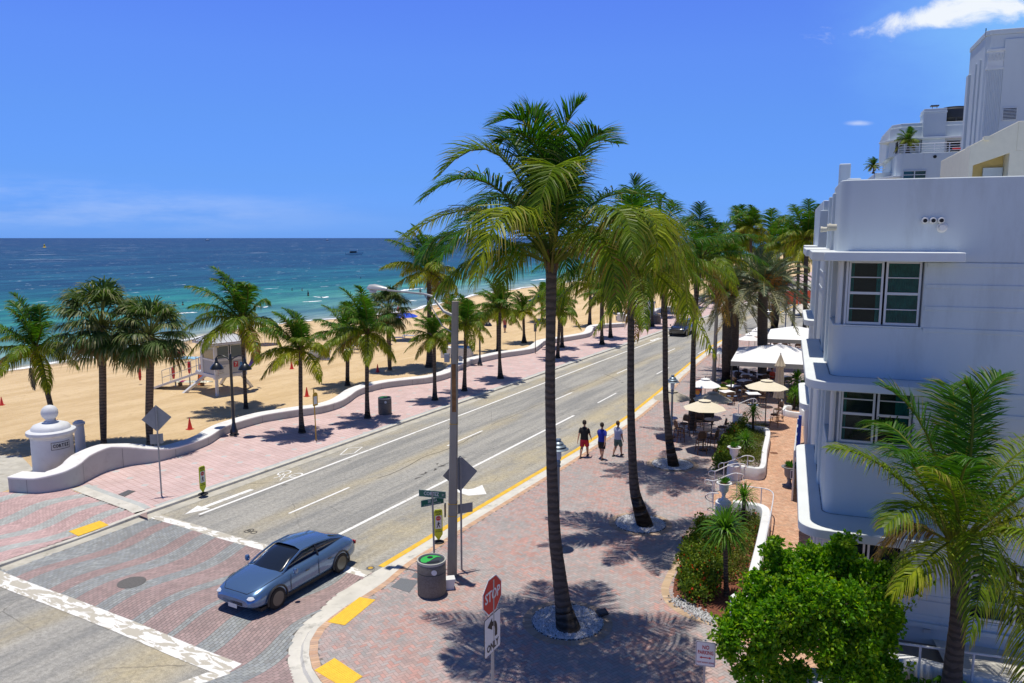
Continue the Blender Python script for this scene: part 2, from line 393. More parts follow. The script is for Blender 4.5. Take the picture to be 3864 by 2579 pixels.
# sea
def sea_mat():
    m = M('sea', (0.02, 0.1, 0.2), 0.3)
    nt = m.node_tree; b = nt.nodes['Principled BSDF']; tc = nd(nt, 'ShaderNodeTexCoord'); v = tc.outputs['Object']
    sp = nd(nt, 'ShaderNodeSeparateXYZ'); nt.links.new(v, sp.inputs[0])
    # offshore distance: object x is distance to the left of the mean shoreline, kept in the mesh attribute near shore
    at = nd(nt, 'ShaderNodeAttribute', attribute_name='Col'); sc_ = nd(nt, 'ShaderNodeSeparateColor'); nt.links.new(at.outputs['Color'], sc_.inputs[0])
    dist = mth(nt, 'MULTIPLY', sc_.outputs[0], 1000.0)
    n0 = noise(nt, v, 0.02, 6, 0.6, (1, 0.35, 1))
    d2 = mth(nt, 'ADD', dist, mth(nt, 'MULTIPLY', mth(nt, 'SUBTRACT', n0, 0.5), mth(nt, 'MINIMUM', dist, 120.0)))
    cr = nd(nt, 'ShaderNodeValToRGB'); e = cr.color_ramp
    l2 = mth(nt, 'DIVIDE', mth(nt, 'LOGARITHM', mth(nt, 'ADD', mth(nt, 'MAXIMUM', d2, 0.0), 4.0), 2.0), 12.0)
    nt.links.new(l2, cr.inputs[0])
    def P(d): return math.log2(d + 4) / 12
    stops = [(0, (.32, .33, .25)), (3, (.19, .28, .26)), (10, (.115, .25, .26)), (18, (.075, .225, .215)), (30, (.034, .195, .175)), (50, (.012, .145, .150)), (80, (.007, .092, .130)), (150, (.007, .064, .120)), (420, (.007, .052, .108)), (2500, (.006, .038, .10))]
    while len(e.elements) < len(stops): e.elements.new(0.5)
    for el, (d, c) in zip(e.elements, stops): el.position = min(1, P(d)); el.color = (*c, 1)
    c = cr.outputs[0]
    # colour mottling by wave faces, stretched along crests
    w1 = noise(nt, v, 0.9, 7, 0.75, (1, 0.4, 1)); w2 = noise(nt, v, 0.16, 7, 0.7, (1, 0.3, 1)); w3 = noise(nt, v, 0.03, 5, 0.7, (1, 0.3, 1))
    c = mixc(nt, mrange(nt, w2, 0.38, 0.62), mixc(nt, 1.0, c, (0.58, 0.66, 0.75), 'MULTIPLY'), mixc(nt, 1.0, c, (1.4, 1.3, 1.16), 'MULTIPLY'))
    c = mixc(nt, mrange(nt, w3, 0.36, 0.64), mixc(nt, 1.0, c, (0.68, 0.76, 0.84), 'MULTIPLY'), mixc(nt, 1.0, c, (1.3, 1.2, 1.12), 'MULTIPLY'))
    w4 = noise(nt, v, 0.008, 6, 0.75, (1, 0.4, 1)); c = mixc(nt, mrange(nt, w4, 0.36, 0.64), mixc(nt, 1.0, c, (0.72, 0.8, 0.88), 'MULTIPLY'), mixc(nt, 1.0, c, (1.25, 1.15, 1.08), 'MULTIPLY'))
    c = mixc(nt, mth(nt, 'MULTIPLY', mrange(nt, w1, 0.5, 0.8), 0.5), c, mixc(nt, 1.0, c, (2.0, 1.8, 1.5), 'MULTIPLY'))
    c = mixc(nt, mrange(nt, w1, 0.5, 0.25, 0, 0.5), c, mixc(nt, 1.0, c, (0.5, 0.55, 0.62), 'MULTIPLY'))
    # whitecaps, only off the beach
    wc = noise(nt, v, 0.35, 5, 0.62, (1.4, 0.5, 1)); wc2 = noise(nt, v, 1.6, 4, 0.6)
    cap = mth(nt, 'MULTIPLY', mrange(nt, mth(nt, 'ADD', wc, mth(nt, 'MULTIPLY', wc2, 0.12)), 0.725, 0.745), mrange(nt, dist, 25.0, 60.0))
    far = noise(nt, v, 0.05, 4, 0.6, (1.6, 0.3, 1)); 
    cap = mth(nt, 'ADD', cap, mth(nt, 'MULTIPLY', mrange(nt, mth(nt, 'ADD', far, mth(nt, 'MULTIPLY', wc2, 0.1)), 0.70, 0.73), mrange(nt, dist, 200.0, 500.0)), True)
    c = mixc(nt, mth(nt, 'MULTIPLY', cap, 0.85), c, (0.75, 0.8, 0.85))
    nt.links.new(c, b.inputs['Base Color'])
    b.inputs['Roughness'].default_value = 0.42; b.inputs['Specular IOR Level'].default_value = 0.22
    bp = nd(nt, 'ShaderNodeBump'); bp.inputs['Strength'].default_value = 0.55; bp.inputs['Distance'].default_value = 0.35
    nt.links.new(mth(nt, 'ADD', w1, mth(nt, 'MULTIPLY', w2, 1.5)), bp.inputs['Height']); nt.links.new(bp.outputs[0], b.inputs['Normal'])
    return m
mb = MB(); rows = []; cols = []
offs = [-5000, -600, -60, 0, 6, 15, 30, 60, 100, 150, 250, 400, 700, 995, 4000, 15000, 90000]
for s in [-90000, -3000, -600, -200] + list(range(-60, 420, 10)) + [500, 700, 1000, 2500, 12000, 90000]:
    rows.append([(sh(s) - o, s, -0.5) for o in offs]); cols += [(min(max(o, 0), 2500) / 1000.0,) * 3 for o in offs]
mb.grid(rows); mb.c = cols
struct(mb.out('sea', sea_mat(), rz=RROT, cols=True))
# foam: long thin breaker crests and the swash line, real low ridges of white water
m_foam = M('foam', (0.88, 0.9, 0.92), 0.7, bump=0.6, bscale=3)
def foam(pts, wd, hgt, label):
    P = crom(pts, 8); n = len(P); rows = []
    for k, p in enumerate(P):
        s, t = p; u = k / (n - 1); q = (math.sin(PI * u) ** 0.5 + 0.02) * (0.25 + 0.75 * random.random()) * .55
        rows.append([(t - wd * q * 0.3, s, -0.497), (t, s, -0.49 + hgt * q), (t + wd * q, s, -0.494)])
    m = MB(); m.grid(rows)
    return tag(m.out('wave_foam', m_foam, rz=RROT, smooth='all'), label, 'wave', kind='structure')
def stpx(x, y, z=-0.5): return ST(G(x, y, z))
for pts, wd, h, lb in [([(665, 1185), (700, 1182), (745, 1180)], 1.0, .25, 'a'), ([(940, 1145), (985, 1160), (1012, 1157)], 1.2, .2, 'b'),
        ([(1180, 1120), (1215, 1124), (1240, 1120)], 1.6, .3, 'c'), ([(1140, 1140), (1175, 1139), (1215, 1136)], 1.0, .15, 'd'),
        ([(1500, 1100), (1540, 1094), (1598, 1089)], 2.0, .35, 'e'), ([(1480, 1084), (1505, 1085)], 1.6, .3, 'f'), ([(1540, 1136), (1575, 1136)], 1.2, .2, 'g'),
        ([(85, 1338), (110, 1331), (130, 1327)], 0.8, .15, 'h'), ([(0, 1371), (30, 1366), (60, 1362)], 0.8, .15, 'i'), ([(2000, 1060), (2060, 1054)], 2, .3, 'j'), ([(1340, 1105), (1380, 1106)], 1.2, .2, 'k')]:
    foam([stpx(x, y) for x, y in pts], wd, h, 'white crest of a small breaking wave near the beach')
fr = []
for i, s in enumerate(np.arange(10, 300, 0.8)):
    q = 0.35 + 0.5 * random.random() + 0.35 * math.sin(s * 0.9)
    fr.append(((sh(s) - 1.1 - 0.5 * math.sin(s * .5), s, -0.498), (sh(s) - 0.55 - 0.5 * math.sin(s * .5), s, -0.47), (sh(s) - 0.5 + max(.05, q * .5) - 0.5 * math.sin(s * .5), s, -0.493)))
mb = MB(); mb.grid(fr)
tag(mb.out('wave_foam', m_foam, rz=RROT, smooth='all'), 'thin white line of swash along the whole sand edge', 'wave', kind='structure')

# road
def road_mat():
    m = M('asphalt', (0.2, 0.2, 0.19), 0.9)
    nt = m.node_tree; b = nt.nodes['Principled BSDF']; tc = nd(nt, 'ShaderNodeTexCoord'); v = tc.outputs['Object']
    sp = nd(nt, 'ShaderNodeSeparateXYZ'); nt.links.new(v, sp.inputs[0]); t = sp.outputs[0]
    g = noise(nt, v, 55, 3, 0.8); g2 = noise(nt, v, 7, 7, 0.85); st = noise(nt, v, 1.0, 8, 0.65, (1.6, 0.12, 1)); pt = noise(nt, v, 0.30, 8, 0.7, (1, 0.45, 1))
    c = mixc(nt, mrange(nt, st, 0.36, 0.64), (0.235, 0.235, 0.225), (0.35, 0.34, 0.31))
    # yellowish sand dust by the right kerb, on the lane lines and by the gutter
    du = mth(nt, 'ADD', mrange(nt, mth(nt, 'ABSOLUTE', mth(nt, 'SUBTRACT', t, -16.9)), 1.9, 0.2, 0, 1),
             mth(nt, 'ADD', mrange(nt, mth(nt, 'ABSOLUTE', mth(nt, 'SUBTRACT', t, -21.6)), 0.9, 0.1, 0, 0.75), mrange(nt, mth(nt, 'ABSOLUTE', mth(nt, 'SUBTRACT', t, -25.6)), 1.3, 0.3, 0, 0.8)), True)
    du = mth(nt, 'MULTIPLY', du, mrange(nt, pt, 0.36, 0.60))
    c = mixc(nt, mth(nt, 'MULTIPLY', du, 0.75), c, (0.46, 0.39, 0.24))
    c = mixc(nt, mth(nt, 'MULTIPLY', mth(nt, 'MULTIPLY', du, mrange(nt, pt, 0.6, 0.75)), 0.5), c, (0.36, 0.22, 0.08))
    c = mixc(nt, 1.0, c, mixc(nt, mrange(nt, g, 0.3, 0.7), (0.62,) * 3, (1.38,) * 3), 'MULTIPLY')
    c = mixc(nt, 1.0, c, mixc(nt, mrange(nt, g2, 0.3, 0.7), (0.70,) * 3, (1.3,) * 3), 'MULTIPLY')
    cr = nd(nt, 'ShaderNodeTexVoronoi', feature='DISTANCE_TO_EDGE'); cr.inputs['Scale'].default_value = 0.22
    nw = noise(nt, v, 1.5, 5, 0.7); mv = nd(nt, 'ShaderNodeVectorMath', operation='ADD'); 
    cb = nd(nt, 'ShaderNodeCombineXYZ'); nt.links.new(mth(nt, 'MULTIPLY', nw, 0.5), cb.inputs[0]); nt.links.new(v, mv.inputs[0]); nt.links.new(cb.outputs[0], mv.inputs[1]); nt.links.new(mv.outputs[0], cr.inputs[0])
    ck = mth(nt, 'MULTIPLY', mrange(nt, cr.outputs[0], 0.006, 0.002), mrange(nt, pt, 0.45, 0.6))
    c = mixc(nt, mth(nt, 'MULTIPLY', ck, 0.55), c, (0.06, 0.055, 0.05))
    nt.links.new(c, b.inputs['Base Color'])
    bp = nd(nt, 'ShaderNodeBump'); bp.inputs['Strength'].default_value = 0.35; bp.inputs['Distance'].default_value = 0.01
    nt.links.new(g, bp.inputs['Height']); nt.links.new(bp.outputs[0], b.inputs['Normal'])
    return m
m_road = road_mat()
S1 = [-30, 0, 10, 20, 30, 40, 50, 60, 70, 80, 90, 100, 120, 140, 170, 200, 300, 420]
mb = MB(); mb.ribbon([(lk(s) + 0.02, s, 0.0) for s in S1 if s >= -30], [(-12.0 if s < 17 else rk(s) + 0.3, s, 0.0) for s in S1])
mb.add([(-12, -30, -0.004), (60, -30, -0.004), (60, 12.5, -0.004), (-12, 12.5, -0.004)], [(0, 1, 2, 3)])
mb.add([(-18.8, 86, -0.004), (60, 86, -0.004), (60, 112, -0.004), (-18.8, 112, -0.004)], [(0, 1, 2, 3)])
struct(mb.out('road', m_road, rz=RROT))

m_conc = M('concrete', (0.46, 0.44, 0.38), 0.85, var=0.14, vscale=1.4, bump=0.2, dirt=(0.30, 0.27, 0.21), dscale=2.2)
m_kerb = M('kerb_concrete', (0.58, 0.56, 0.50), 0.85, var=0.12, vscale=1.2, bump=0.2, dirt=(0.36, 0.34, 0.29), dscale=2.0)
# left gutter and kerb
SS = [-30 + i * 1.5 for i in range(0, 140)] + [200, 260, 420]
mb = MB(); mb.ribbon([(lk(s) + 0.0, s, 0.004) for s in SS], [(lk(s) + 0.52, s, 0.004) for s in SS]); struct(mb.out('gutter', m_conc, rz=RROT))
def kerb_h(s):
    if 12.2 < s < 17.0:
        a = min(1, (s - 12.2) / 1.2, (17.0 - s) / 1.2); return 0.12 - 0.03 * max(0, a)
    return 0.12
mb = MB(); SSk = sorted(set(round(float(x), 2) for x in SS if not 11.9 < x < 18.1) | set(round(float(x), 2) for x in np.arange(12, 18.05, .3)))
mb.grid([[(lk(s) + .02, s, -.02), (lk(s) + .01, s, kerb_h(s) - .02), (lk(s) - .02, s, kerb_h(s)), (lk(s) - .16, s, kerb_h(s)), (lk(s) - .17, s, kerb_h(s) - .03)] for s in SSk])
struct(mb.out('kerb', m_kerb, rz=RROT, smooth=True))
# right kerb: flush concrete with the yellow line painted on it, starts at the corner
corner_out = [(1406, 2167), (1330, 2207), (1262, 2248), (1198, 2312), (1138, 2358), (1104, 2410), (1087, 2461), (1087, 2516), (1100, 2558), (1135, 2630), (1200, 2740)]
corner_in = [(1538, 2141), (1462, 2193), (1389, 2244), (1310, 2292), (1236, 2346), (1198, 2380), (1172, 2422), (1166, 2470), (1172, 2516), (1194, 2554), (1225, 2600), (1300, 2700)]
co = [ST(G(x, y, 0.0)) for x, y in corner_out][::-1]; ci = [ST(G(x, y, 0.05)) for x, y in corner_in][::-1]
co = [(co[0][0] - 14, co[0][1] + 26), (co[0][0] - 3.5, co[0][1] + 4.0)] + co; ci = [(ci[0][0] - 14, ci[0][1] + 26), (ci[0][0] - 3.0, ci[0][1] + 4.0)] + ci
co = co[:-1] + [(s, rk(s) - 0.20) for s in (19.2, 21, 24, 28, 32, 38, 43, 48, 52, 57, 60, 64, 70, 76, 82, 86)]
ci = ci[:-1] + [(s, rk(s) + 0.42) for s in (19.2, 21, 24, 28, 32, 38, 43, 48, 52, 57, 60, 64, 70, 76, 82, 86)]
n_ = min(len(co), len(ci))
def resample(P, n):
    P = [np.array(p) for p in crom(P, 6)]; L = [0]
    for a, b in zip(P, P[1:]): L.append(L[-1] + np.linalg.norm(b - a))
    out = []
    for k in range(n):
        d = L[-1] * k / (n - 1); j = max(i for i in range(len(L)) if L[i] <= d + 1e-9); j = min(j, len(P) - 2)
        u = (d - L[j]) / max(1e-9, L[j + 1] - L[j]); out.append(P[j] * (1 - u) + P[j + 1] * u)
    return out
CO = resample(co, 160); CI = resample(ci, 160)
m_corner = M('corner_concrete', (0.60, 0.58, 0.52), 0.85, var=0.10, vscale=1.0, bump=0.2, dirt=(0.34, 0.33, 0.30), dscale=1.6)
mb = MB(); rows = []
for a, b in zip(CO, CI):
    m1 = a * 0.42 + b * 0.58; m2 = a * 0.30 + b * 0.70
    rows.append([(a[1], a[0], 0.006), (m1[1], m1[0], 0.02), (m2[1], m2[0], 0.10), (b[1], b[0], 0.104)])
mb.grid(rows); struct(mb.out('corner_kerb', m_corner, rz=RROT, smooth=True))
m_yel = M('yellow_paint', (0.72, 0.44, 0.03), 0.7, var=0.12, vscale=3, dirt=(0.5, 0.36, 0.16), dscale=5)
m_wp = M('white_paint', (0.78, 0.78, 0.76), 0.7, dirt=(0.42, 0.40, 0.34), dscale=2.4)
mb = MB(); q = [s for s in np.arange(18.7, 84.5, 1.0)]
mb.ribbon([(rk(s) - 0.40, s, 0.013) for s in q], [(rk(s) - 0.17, s, 0.013) for s in q])
q = list(np.arange(112, 180, 4)); mb.ribbon([(rk(s) - 0.4, s, 0.009) for s in q], [(rk(s) - 0.17, s, 0.009) for s in q])
struct(mb.out('yellow_edge_line', m_yel, rz=RROT))
# white lines
mb = MB()
def stripe(pts, w_, z=0.008):
    A = []; B = []
    for i, (s, t) in enumerate(pts):
        a = pts[max(i - 1, 0)]; b = pts[min(i + 1, len(pts) - 1)]; ds, dt = b[0] - a[0], b[1] - a[1]; L = math.hypot(ds, dt)
        A.append((t + ds / L * w_ / 2, s - dt / L * w_ / 2, z)); B.append((t - ds / L * w_ / 2, s + dt / L * w_ / 2, z))
    mb.ribbon(A, B)
stripe([(19.0, -24.62), (40, -24.8), (60, -25.1), (85, -25.3), (86, -25.3)], 0.15)
stripe([(112, -25.2), (300, -25.2)], 0.15)
stripe([(19.4, -18.42), (30, -18.5), (41.5, -18.65)], 0.16)
for s in (19.6 + 1.2, 32.0, 44.2, 56.4, 68.6, 80.8): stripe([(s, -21.62), (s + 3.6, -21.65)], 0.12)
for s in (45.5, 57.7, 69.9): stripe([(s, -18.75), (s + 3.6, -18.85)], 0.12)
def arrow(px_tip, ln, wd, right=True):
    p = ST(G(*px_tip, 0)); s0, t0 = p
    for poly in ([(0, 0), (.9, .38), (.9, -.38)], [(.9, .12), (ln, .12), (ln, -.12), (.9, -.12)]):
        mb.add([(t0 + b * wd, s0 + a, 0.009) for a, b in poly], [tuple(range(len(poly)))])
arrow((697, 1942), 3.4, 1.0)
arrow((2455, 1288), 3.0, 1.0)
# turn arrow in the kerb lane
p0 = [G(x, y, 0) for x, y in ((1820, 1831), (1836, 1866), (1768, 1872), (1730, 1860), (1700, 1835), (1712, 1838), (1765, 1848), (1787, 1845))]
pp = [ST(p) for p in p0]
mb.add([(t, s, 0.0095) for s, t in pp], [(0, 1, 2, 7), (2, 3, 4, 5, 6, 7)])
# bicycle and diamond in the cycle lane
def ring(cx_, cy_, r, w_=0.06, n=14, sx=1.0):
    A = [(cx_ + (r) * math.cos(2 * PI * k / n), cy_ + sx * r * math.sin(2 * PI * k / n), 0.009) for k in range(n + 1)]
    B = [(cx_ + (r - w_) * math.cos(2 * PI * k / n), cy_ + sx * (r - w_) * math.sin(2 * PI * k / n), 0.009) for k in range(n + 1)]
    mb.ribbon(A, B)
p1 = ST(G(1085, 1792, 0)); p2 = ST(G(1112, 1790, 0))
bs, bt = p1; ring(bt - .30, bs + .1, .26, sx=1.5); ring(bt + .42, bs + .1, .26, sx=1.5)
stripe([(bs + .1, bt - .3), (bs - .45, bt - .1), (bs - .4, bt + .32), (bs + .1, bt + .42)], .06, .009); stripe([(bs - .45, bt - .1), (bs - .7, bt - .15)], .06, .009); stripe([(bs - .1, bt - .05), (bs - .8, bt + .35)], .06, .009)
d4 = [ST(G(x, y, 0)) for x, y in ((1283, 1718), (1312, 1693), (1368, 1688), (1337, 1711))]
for a, b in zip(d4, d4[1:] + d4[:1]): stripe([a, b], .07, .009)
struct(mb.out('road_marking', m_wp, rz=RROT))
# tar seams and small patches
m_tar = M('tar', (0.075, 0.07, 0.065), 0.8, var=0.2)
mb = MB(); rr = random.Random(3)
P = [(26 + k * 0.7, -21.35 + 0.12 * math.sin(k * .9) + rr.uniform(-.05, .05)) for k in range(14)]; stripe(P, .035, .006)
P = [(37 + k * 0.8, -21.9 + rr.uniform(-.07, .07)) for k in range(40)]; stripe(P, .03, .006)
for (x, y) in ((958, 2010), (946, 2002), (934, 2006)): ring(*reversed(ST(G(x, y, 0))), .13, .04, 10, 1.0)
for k in range(26):
    s, t = rr.uniform(18, 60), rr.uniform(-25, -16); mb.add([(t + rr.uniform(-.12, .12), s + rr.uniform(-.25, .25), .0055) for _ in range(3)], [(0, 1, 2)])
for k in range(10):
    s = 27 + k * .4; t = -19.9 + rr.uniform(-.3, .3); mb.add([(t + rr.uniform(-.2, .2), s + rr.uniform(-.4, .4), .0055) for _ in range(3)], [(0, 1, 2)])
struct(mb.out('tar_seam', m_tar, rz=RROT))

# ---- crosswalk of wavy brick bands
def strip_t(px):      # far/near concrete strips, pixels -> (s,t)
    return ST(G(*px, 0))
far_strip = [strip_t(p) for p in ((585, 1950), (700, 1982), (860, 2030), (1040, 2078), (1390, 2170))]
near_strip = [strip_t(p) for p in ((-260, 2065), (0, 2185), (250, 2280), (500, 2378), (700, 2462), (876, 2530))]
m_strip = M('worn_white_strip', (0.55, 0.53, 0.47), 0.8, var=0.1, vscale=2)
nt = m_strip.node_tree; b_ = nt.nodes['Principled BSDF']; tcn = nd(nt, 'ShaderNodeTexCoord'); wn = noise(nt, tcn.outputs['Object'], 1.7, 11, 0.60, (1, 2.6, 1), .6)
nt.links.new(mixc(nt, mrange(nt, wn, 0.475, 0.515), (0.47, 0.44, 0.37), (0.76, 0.76, 0.74)), b_.inputs['Base Color'])
mb = MB(); stripe([tuple(p) for p in crom(far_strip, 5)], .42, .011); stripe([tuple(p) for p in crom(near_strip, 5)], .62, .011)
e_ = near_strip[-1]; stripe([(e_[0] - .05, e_[1] - .1), (e_[0] - 1.2, e_[1] - .55), (e_[0] - 9, e_[1] - .6)], .42, .012)
struct(mb.out('crosswalk_border', m_strip, rz=RROT))
poly_cw = [(far_strip[0][0] - .25, lk(18) + .5)] + [(s - .15, t) for s, t in far_strip[1:]] + [(18.45, rk(19) - .3)]
cwq = [(float(a[0]), float(a[1])) for a in CO if a[0] < 18.5][::-1]
poly_cw += [(s, t) for s, t in cwq if s > -6] + [(-6, e_[1] - .5), (e_[0] - 1.2, e_[1] - .45), (e_[0], e_[1])] + [(s + .2, t) for s, t in near_strip[::-1][1:]]
poly_cw.append((near_strip[0][0] + .2, lk(8) + .5)); poly_cw.append((12, lk(12) + .5))
BANDS = [-30, -24.9, -24.3, -23.25, -22.65, -21.9, -21.05, -20.4, -19.45, -18.95, -17.95, -17.68, -16.75, -16.1, -14.95, -14.2, -12.9, -12.1, -10.6, -9.8, -8, -7, -5]
def wave(s, t):
    k = (t + 19) * 0.12
    return 0.24 * math.sin(2 * PI * (s - 12.2) / 4.6 + 2.2 - 0.25 * (t + 19)) 
def band_bricks(poly, z, rowf, s0, s1, t0, t1, palA, palB, bands, bw=0.115, bl=0.17, gap=0.010, light=1.0, nm='crosswalk_paving', wf=wave):
    m = MB(); V = []; Fc = []; Cc = []; cs = []; ts = []; rs = random.Random(5)
    nrow = int((t1 - t0) / bw)
    quads = []; 
    for r in range(nrow):
        t = t0 + r * bw; off = (r % 2) * bl / 2
        k = 0
        for b0, b1 in zip(bands, bands[1:]):
            if b0 <= t + bw / 2 < b1: break
            k += 1
        pal = palA if k % 2 == 0 else palB
        s = s0 + off
        while s < s1:
            quads.append((t, s, pal)); s += bl
    q = np.array([(a, b) for a, b, _ in quads]); wv = np.array([wf(b + bl / 2, a) for a, b in q])
    ins = inside([(p[1], p[0]) for p in poly], q[:, 0] + bw / 2 + wv, q[:, 1] + bl / 2)
    for i in np.nonzero(ins)[0]:
        t, s = q[i]; pal = quads[i][2]; c = pal[rs.randrange(len(pal))]; f = (0.9 + 0.2 * rs.random()) * light; c = tuple(x * f for x in c)
        w0, w1 = wf(s, t), wf(s + bl, t); g = gap / 2
        k = len(V); V += [(t + g + w0, s + g, z), (t + bw - g + w0, s + g, z), (t + bw - g + w1, s + bl - g, z), (t + g + w1, s + bl - g, z)]
        Fc.append((k, k + 1, k + 2, k + 3)); Cc += [c] * 4
    m.v = V; m.f = Fc; m.c = Cc; m.n = len(V)
    return struct(m.out(nm, MC('pavers', 0.85, var=0.06, vscale=1.1, bump=0.2), rz=RROT, cols=True))
GREY = [(.29, .31, .32), (.26, .28, .29), (.31, .33, .33), (.27, .28, .28)]
PINK = [(.345, .255, .248), (.315, .235, .23), (.37, .27, .26), (.33, .25, .242)]
band_bricks(poly_cw, 0.009, None, -7, 19.5, -27, -6, GREY, PINK, BANDS)
mb = MB(); mb.add([(t, s, 0.0045) for s, t in poly_cw], [tuple(range(len(poly_cw)))]); struct(mb.out('crosswalk_bed', M('joint_sand', (0.13, 0.12, 0.11), 0.95), rz=RROT))
# beach-side pavement of the crossing (lighter, same bands)
wl_px = [(83, 1858), (119, 1863), (170, 1861), (238, 1850), (298, 1833), (332, 1816), (383, 1790), (426, 1775), (498, 1758), (596, 1744), (706, 1712), (787, 1680), (834, 1650), (881, 1629), (977, 1600), (1036, 1588), (1130, 1573), (1215, 1561), (1283, 1541), (1319, 1520), (1347, 1499), (1389, 1482), (1453, 1467), (1538, 1456), (1632, 1445), (1704, 1424), (1734, 1399), (1794, 1375), (1894, 1352), (1970, 1341), (2017, 1331), (2042, 1314), (2064, 1301), (2166, 1284), (2226, 1271), (2240, 1250), (2268, 1241), (2357, 1235)]
WB = [ST(G(x, y)) for x, y in wl_px]
WB[0] = (16.7, -33.7)
lst = [ST(G(x, y)) for x, y in ((290, 1841), (400, 1882), (500, 1917), (585, 1948))]
poly_ls = [(s, lk(s) - .17) for s in (-4, 4, 8, 12, 14, 16, 18.1)] + [(lst[3][0] - .3, lst[3][1])] + [(s - .3, t) for s, t in lst[::-1][1:]] + [(s, t) for s, t in WB[:5][::-1]] + [(15.5, -35.2), (-4, -34.5)]
B2 = [-40.1, -40, -33.0, -32.4, -30.9, -30.3, -29.1, -28.5, -27.6, -27.0, -25.5]
GREY2 = [(.41, .435, .425), (.39, .41, .40), (.43, .455, .445)]; PINK2 = [(.52, .365, .355), (.49, .345, .335), (.55, .385, .375)]
band_bricks(poly_ls, SW + .006, None, -4, 20, -36, -26, GREY2, PINK2, B2, wf=lambda s, t: 0.33 * math.sin(2 * PI * (s - 14) / 4.4 + 0.4 - .25 * (t + 29)))
mb = MB(); mb.add([(t, s, SW) for s, t in poly_ls], [tuple(range(len(poly_ls)))]); struct(mb.out('pavement_bed', M('joint_sand_pink', (0.30, 0.22, 0.20), 0.95), rz=RROT))
lst[3] = (lst[3][0], min(lst[3][1], lk(18) - .30)); mb = MB(); stripe([(lst[0][0], lst[0][1])] + lst[1:] , .5, SW + .011); struct(mb.out('pavement_border', m_kerb, rz=RROT))
mb = MB(); mb.add([(t, s, SW + .003) for s, t in ((8, -33.6), (16.2, -33.9), (17.6, -34.2), (19, -36), (20, -39), (8, -60), (-20, -60), (-20, -33.6))], [tuple(range(8))]); struct(mb.out('beach_access_slab', m_conc, rz=RROT))

# ---- promenade: pink tiles with grey diamonds, sheet with procedural pattern
def prom_mat():
    m = M('promenade_tiles', (0.62, 0.44, 0.42), 0.85)
    nt = m.node_tree; b = nt.nodes['Principled BSDF']; tc = nd(nt, 'ShaderNodeTexCoord')
    mp = nd(nt, 'ShaderNodeMapping'); mp.inputs['Rotation'].default_value = (0, 0, rad(12)); nt.links.new(tc.outputs['Object'], mp.inputs[0]); v = mp.outputs[0]
    br = nd(nt, 'ShaderNodeTexBrick'); br.offset = 0.0; br.inputs['Scale'].default_value = 1.0
    for k, x in (('Mortar Size', .010), ('Brick Width', .3), ('Row Height', .3), ('Mortar Smooth', .2)): br.inputs[k].default_value = x
    br.inputs['Color1'].default_value = (.56, .42, .405, 1); br.inputs['Color2'].default_value = (.60, .455, .44, 1); br.inputs['Mortar'].default_value = (.42, .24, .21, 1)
    nt.links.new(v, br.inputs[0])
    b2 = nd(nt, 'ShaderNodeTexBrick'); b2.offset = 0.0; b2.inputs['Scale'].default_value = 1.0
    for k, x in (('Mortar Size', .018), ('Brick Width', 1.5), ('Row Height', 1.5), ('Mortar Smooth', .1)): b2.inputs[k].default_value = x
    nt.links.new(v, b2.inputs[0])
    c = mixc(nt, mth(nt, 'MULTIPLY', b2.outputs['Fac'], 0.55), br.outputs[0], (.40, .25, .20))
    # small grey squares at the crossings of the large grid
    def md(o): return mth(nt, 'ABSOLUTE', mth(nt, 'SUBTRACT', mth(nt, 'ABSOLUTE', mth(nt, 'SUBTRACT', mth(nt, 'FRACT', mth(nt, 'DIVIDE', o, 1.5)), 0.5)), 0.5))
    sp = nd(nt, 'ShaderNodeSeparateXYZ'); nt.links.new(v, sp.inputs[0])
    dd = mth(nt, 'ADD', md(sp.outputs[0]), md(sp.outputs[1]))
    c = mixc(nt, mrange(nt, dd, 0.13, 0.11), c, (.47, .47, .46))
    n = noise(nt, v, 0.8, 7, 0.65); c = mixc(nt, 1.0, c, mixc(nt, mrange(nt, n, 0.3, 0.7), (.90,) * 3, (1.09,) * 3), 'MULTIPLY')
    nt.links.new(c, b.inputs['Base Color']); return m
Q = [18.25] + list(np.arange(19, 90, .5)) + list(np.arange(90, 180, 1.5)) + [200, 260, 420]
WBs = sorted(WB, key=lambda q: q[0]) + [(90, -33.5), (100, -33.2), (420, -33.2)]
mb = MB(); A = []; B = []
for s in Q:
    A.append((lk(s) - .165, s, SW + .005)); B.append((interp(WBs, s) - .35, s, SW + .005))
A[0] = (lk(18.25) - .165, lst[3][0] + .2, SW + .005); 
mb.ribbon(A[1:], B[1:])
pl = [(lst[3][0] + .22, lk(18) - .165), (19, lk(19) - .165), (19, -35.2)] + [(lst[0][0] + .22, lst[0][1])] + [(s + .22, t) for s, t in lst[1:3]]
mb.add([(t, s, SW + .005) for s, t in ((lst[3][0] + .22, lk(18) - .165), (20.5, lk(20.5) - .165), (20.5, -32.6), (lst[0][0] + .22, lst[0][1]))], [(0, 1, 2, 3)]) if False else None
mb2 = MB(); mb2.add([(t, s, SW + .001) for s, t in ((lst[3][0] + .2, lk(18) - .165), (19.01, lk(19) - .165), (19.01, -33), (lst[0][0] - .5, -33.0), (lst[0][0] + .2, lst[0][1]), (lst[1][0] + .2, lst[1][1]), (lst[2][0] + .2, lst[2][1]))], [tuple(range(7))])
mp_ = prom_mat()
struct(mb.out('promenade', mp_, rz=RROT)); struct(mb2.out('promenade', mp_, rz=RROT))
mb = MB(); q = list(np.arange(18.6, 180, 2)); mb.ribbon([(lk(s) - .17, s, SW + .010) for s in q], [(lk(s) - .40, s, SW + .010) for s in q]); stripe([(s + .38, t) for s, t in lst], .26, SW + .010)
struct(mb.out('promenade_border', M('grey_border', (.44, .46, .45), .85, var=.08, vscale=4), rz=RROT))

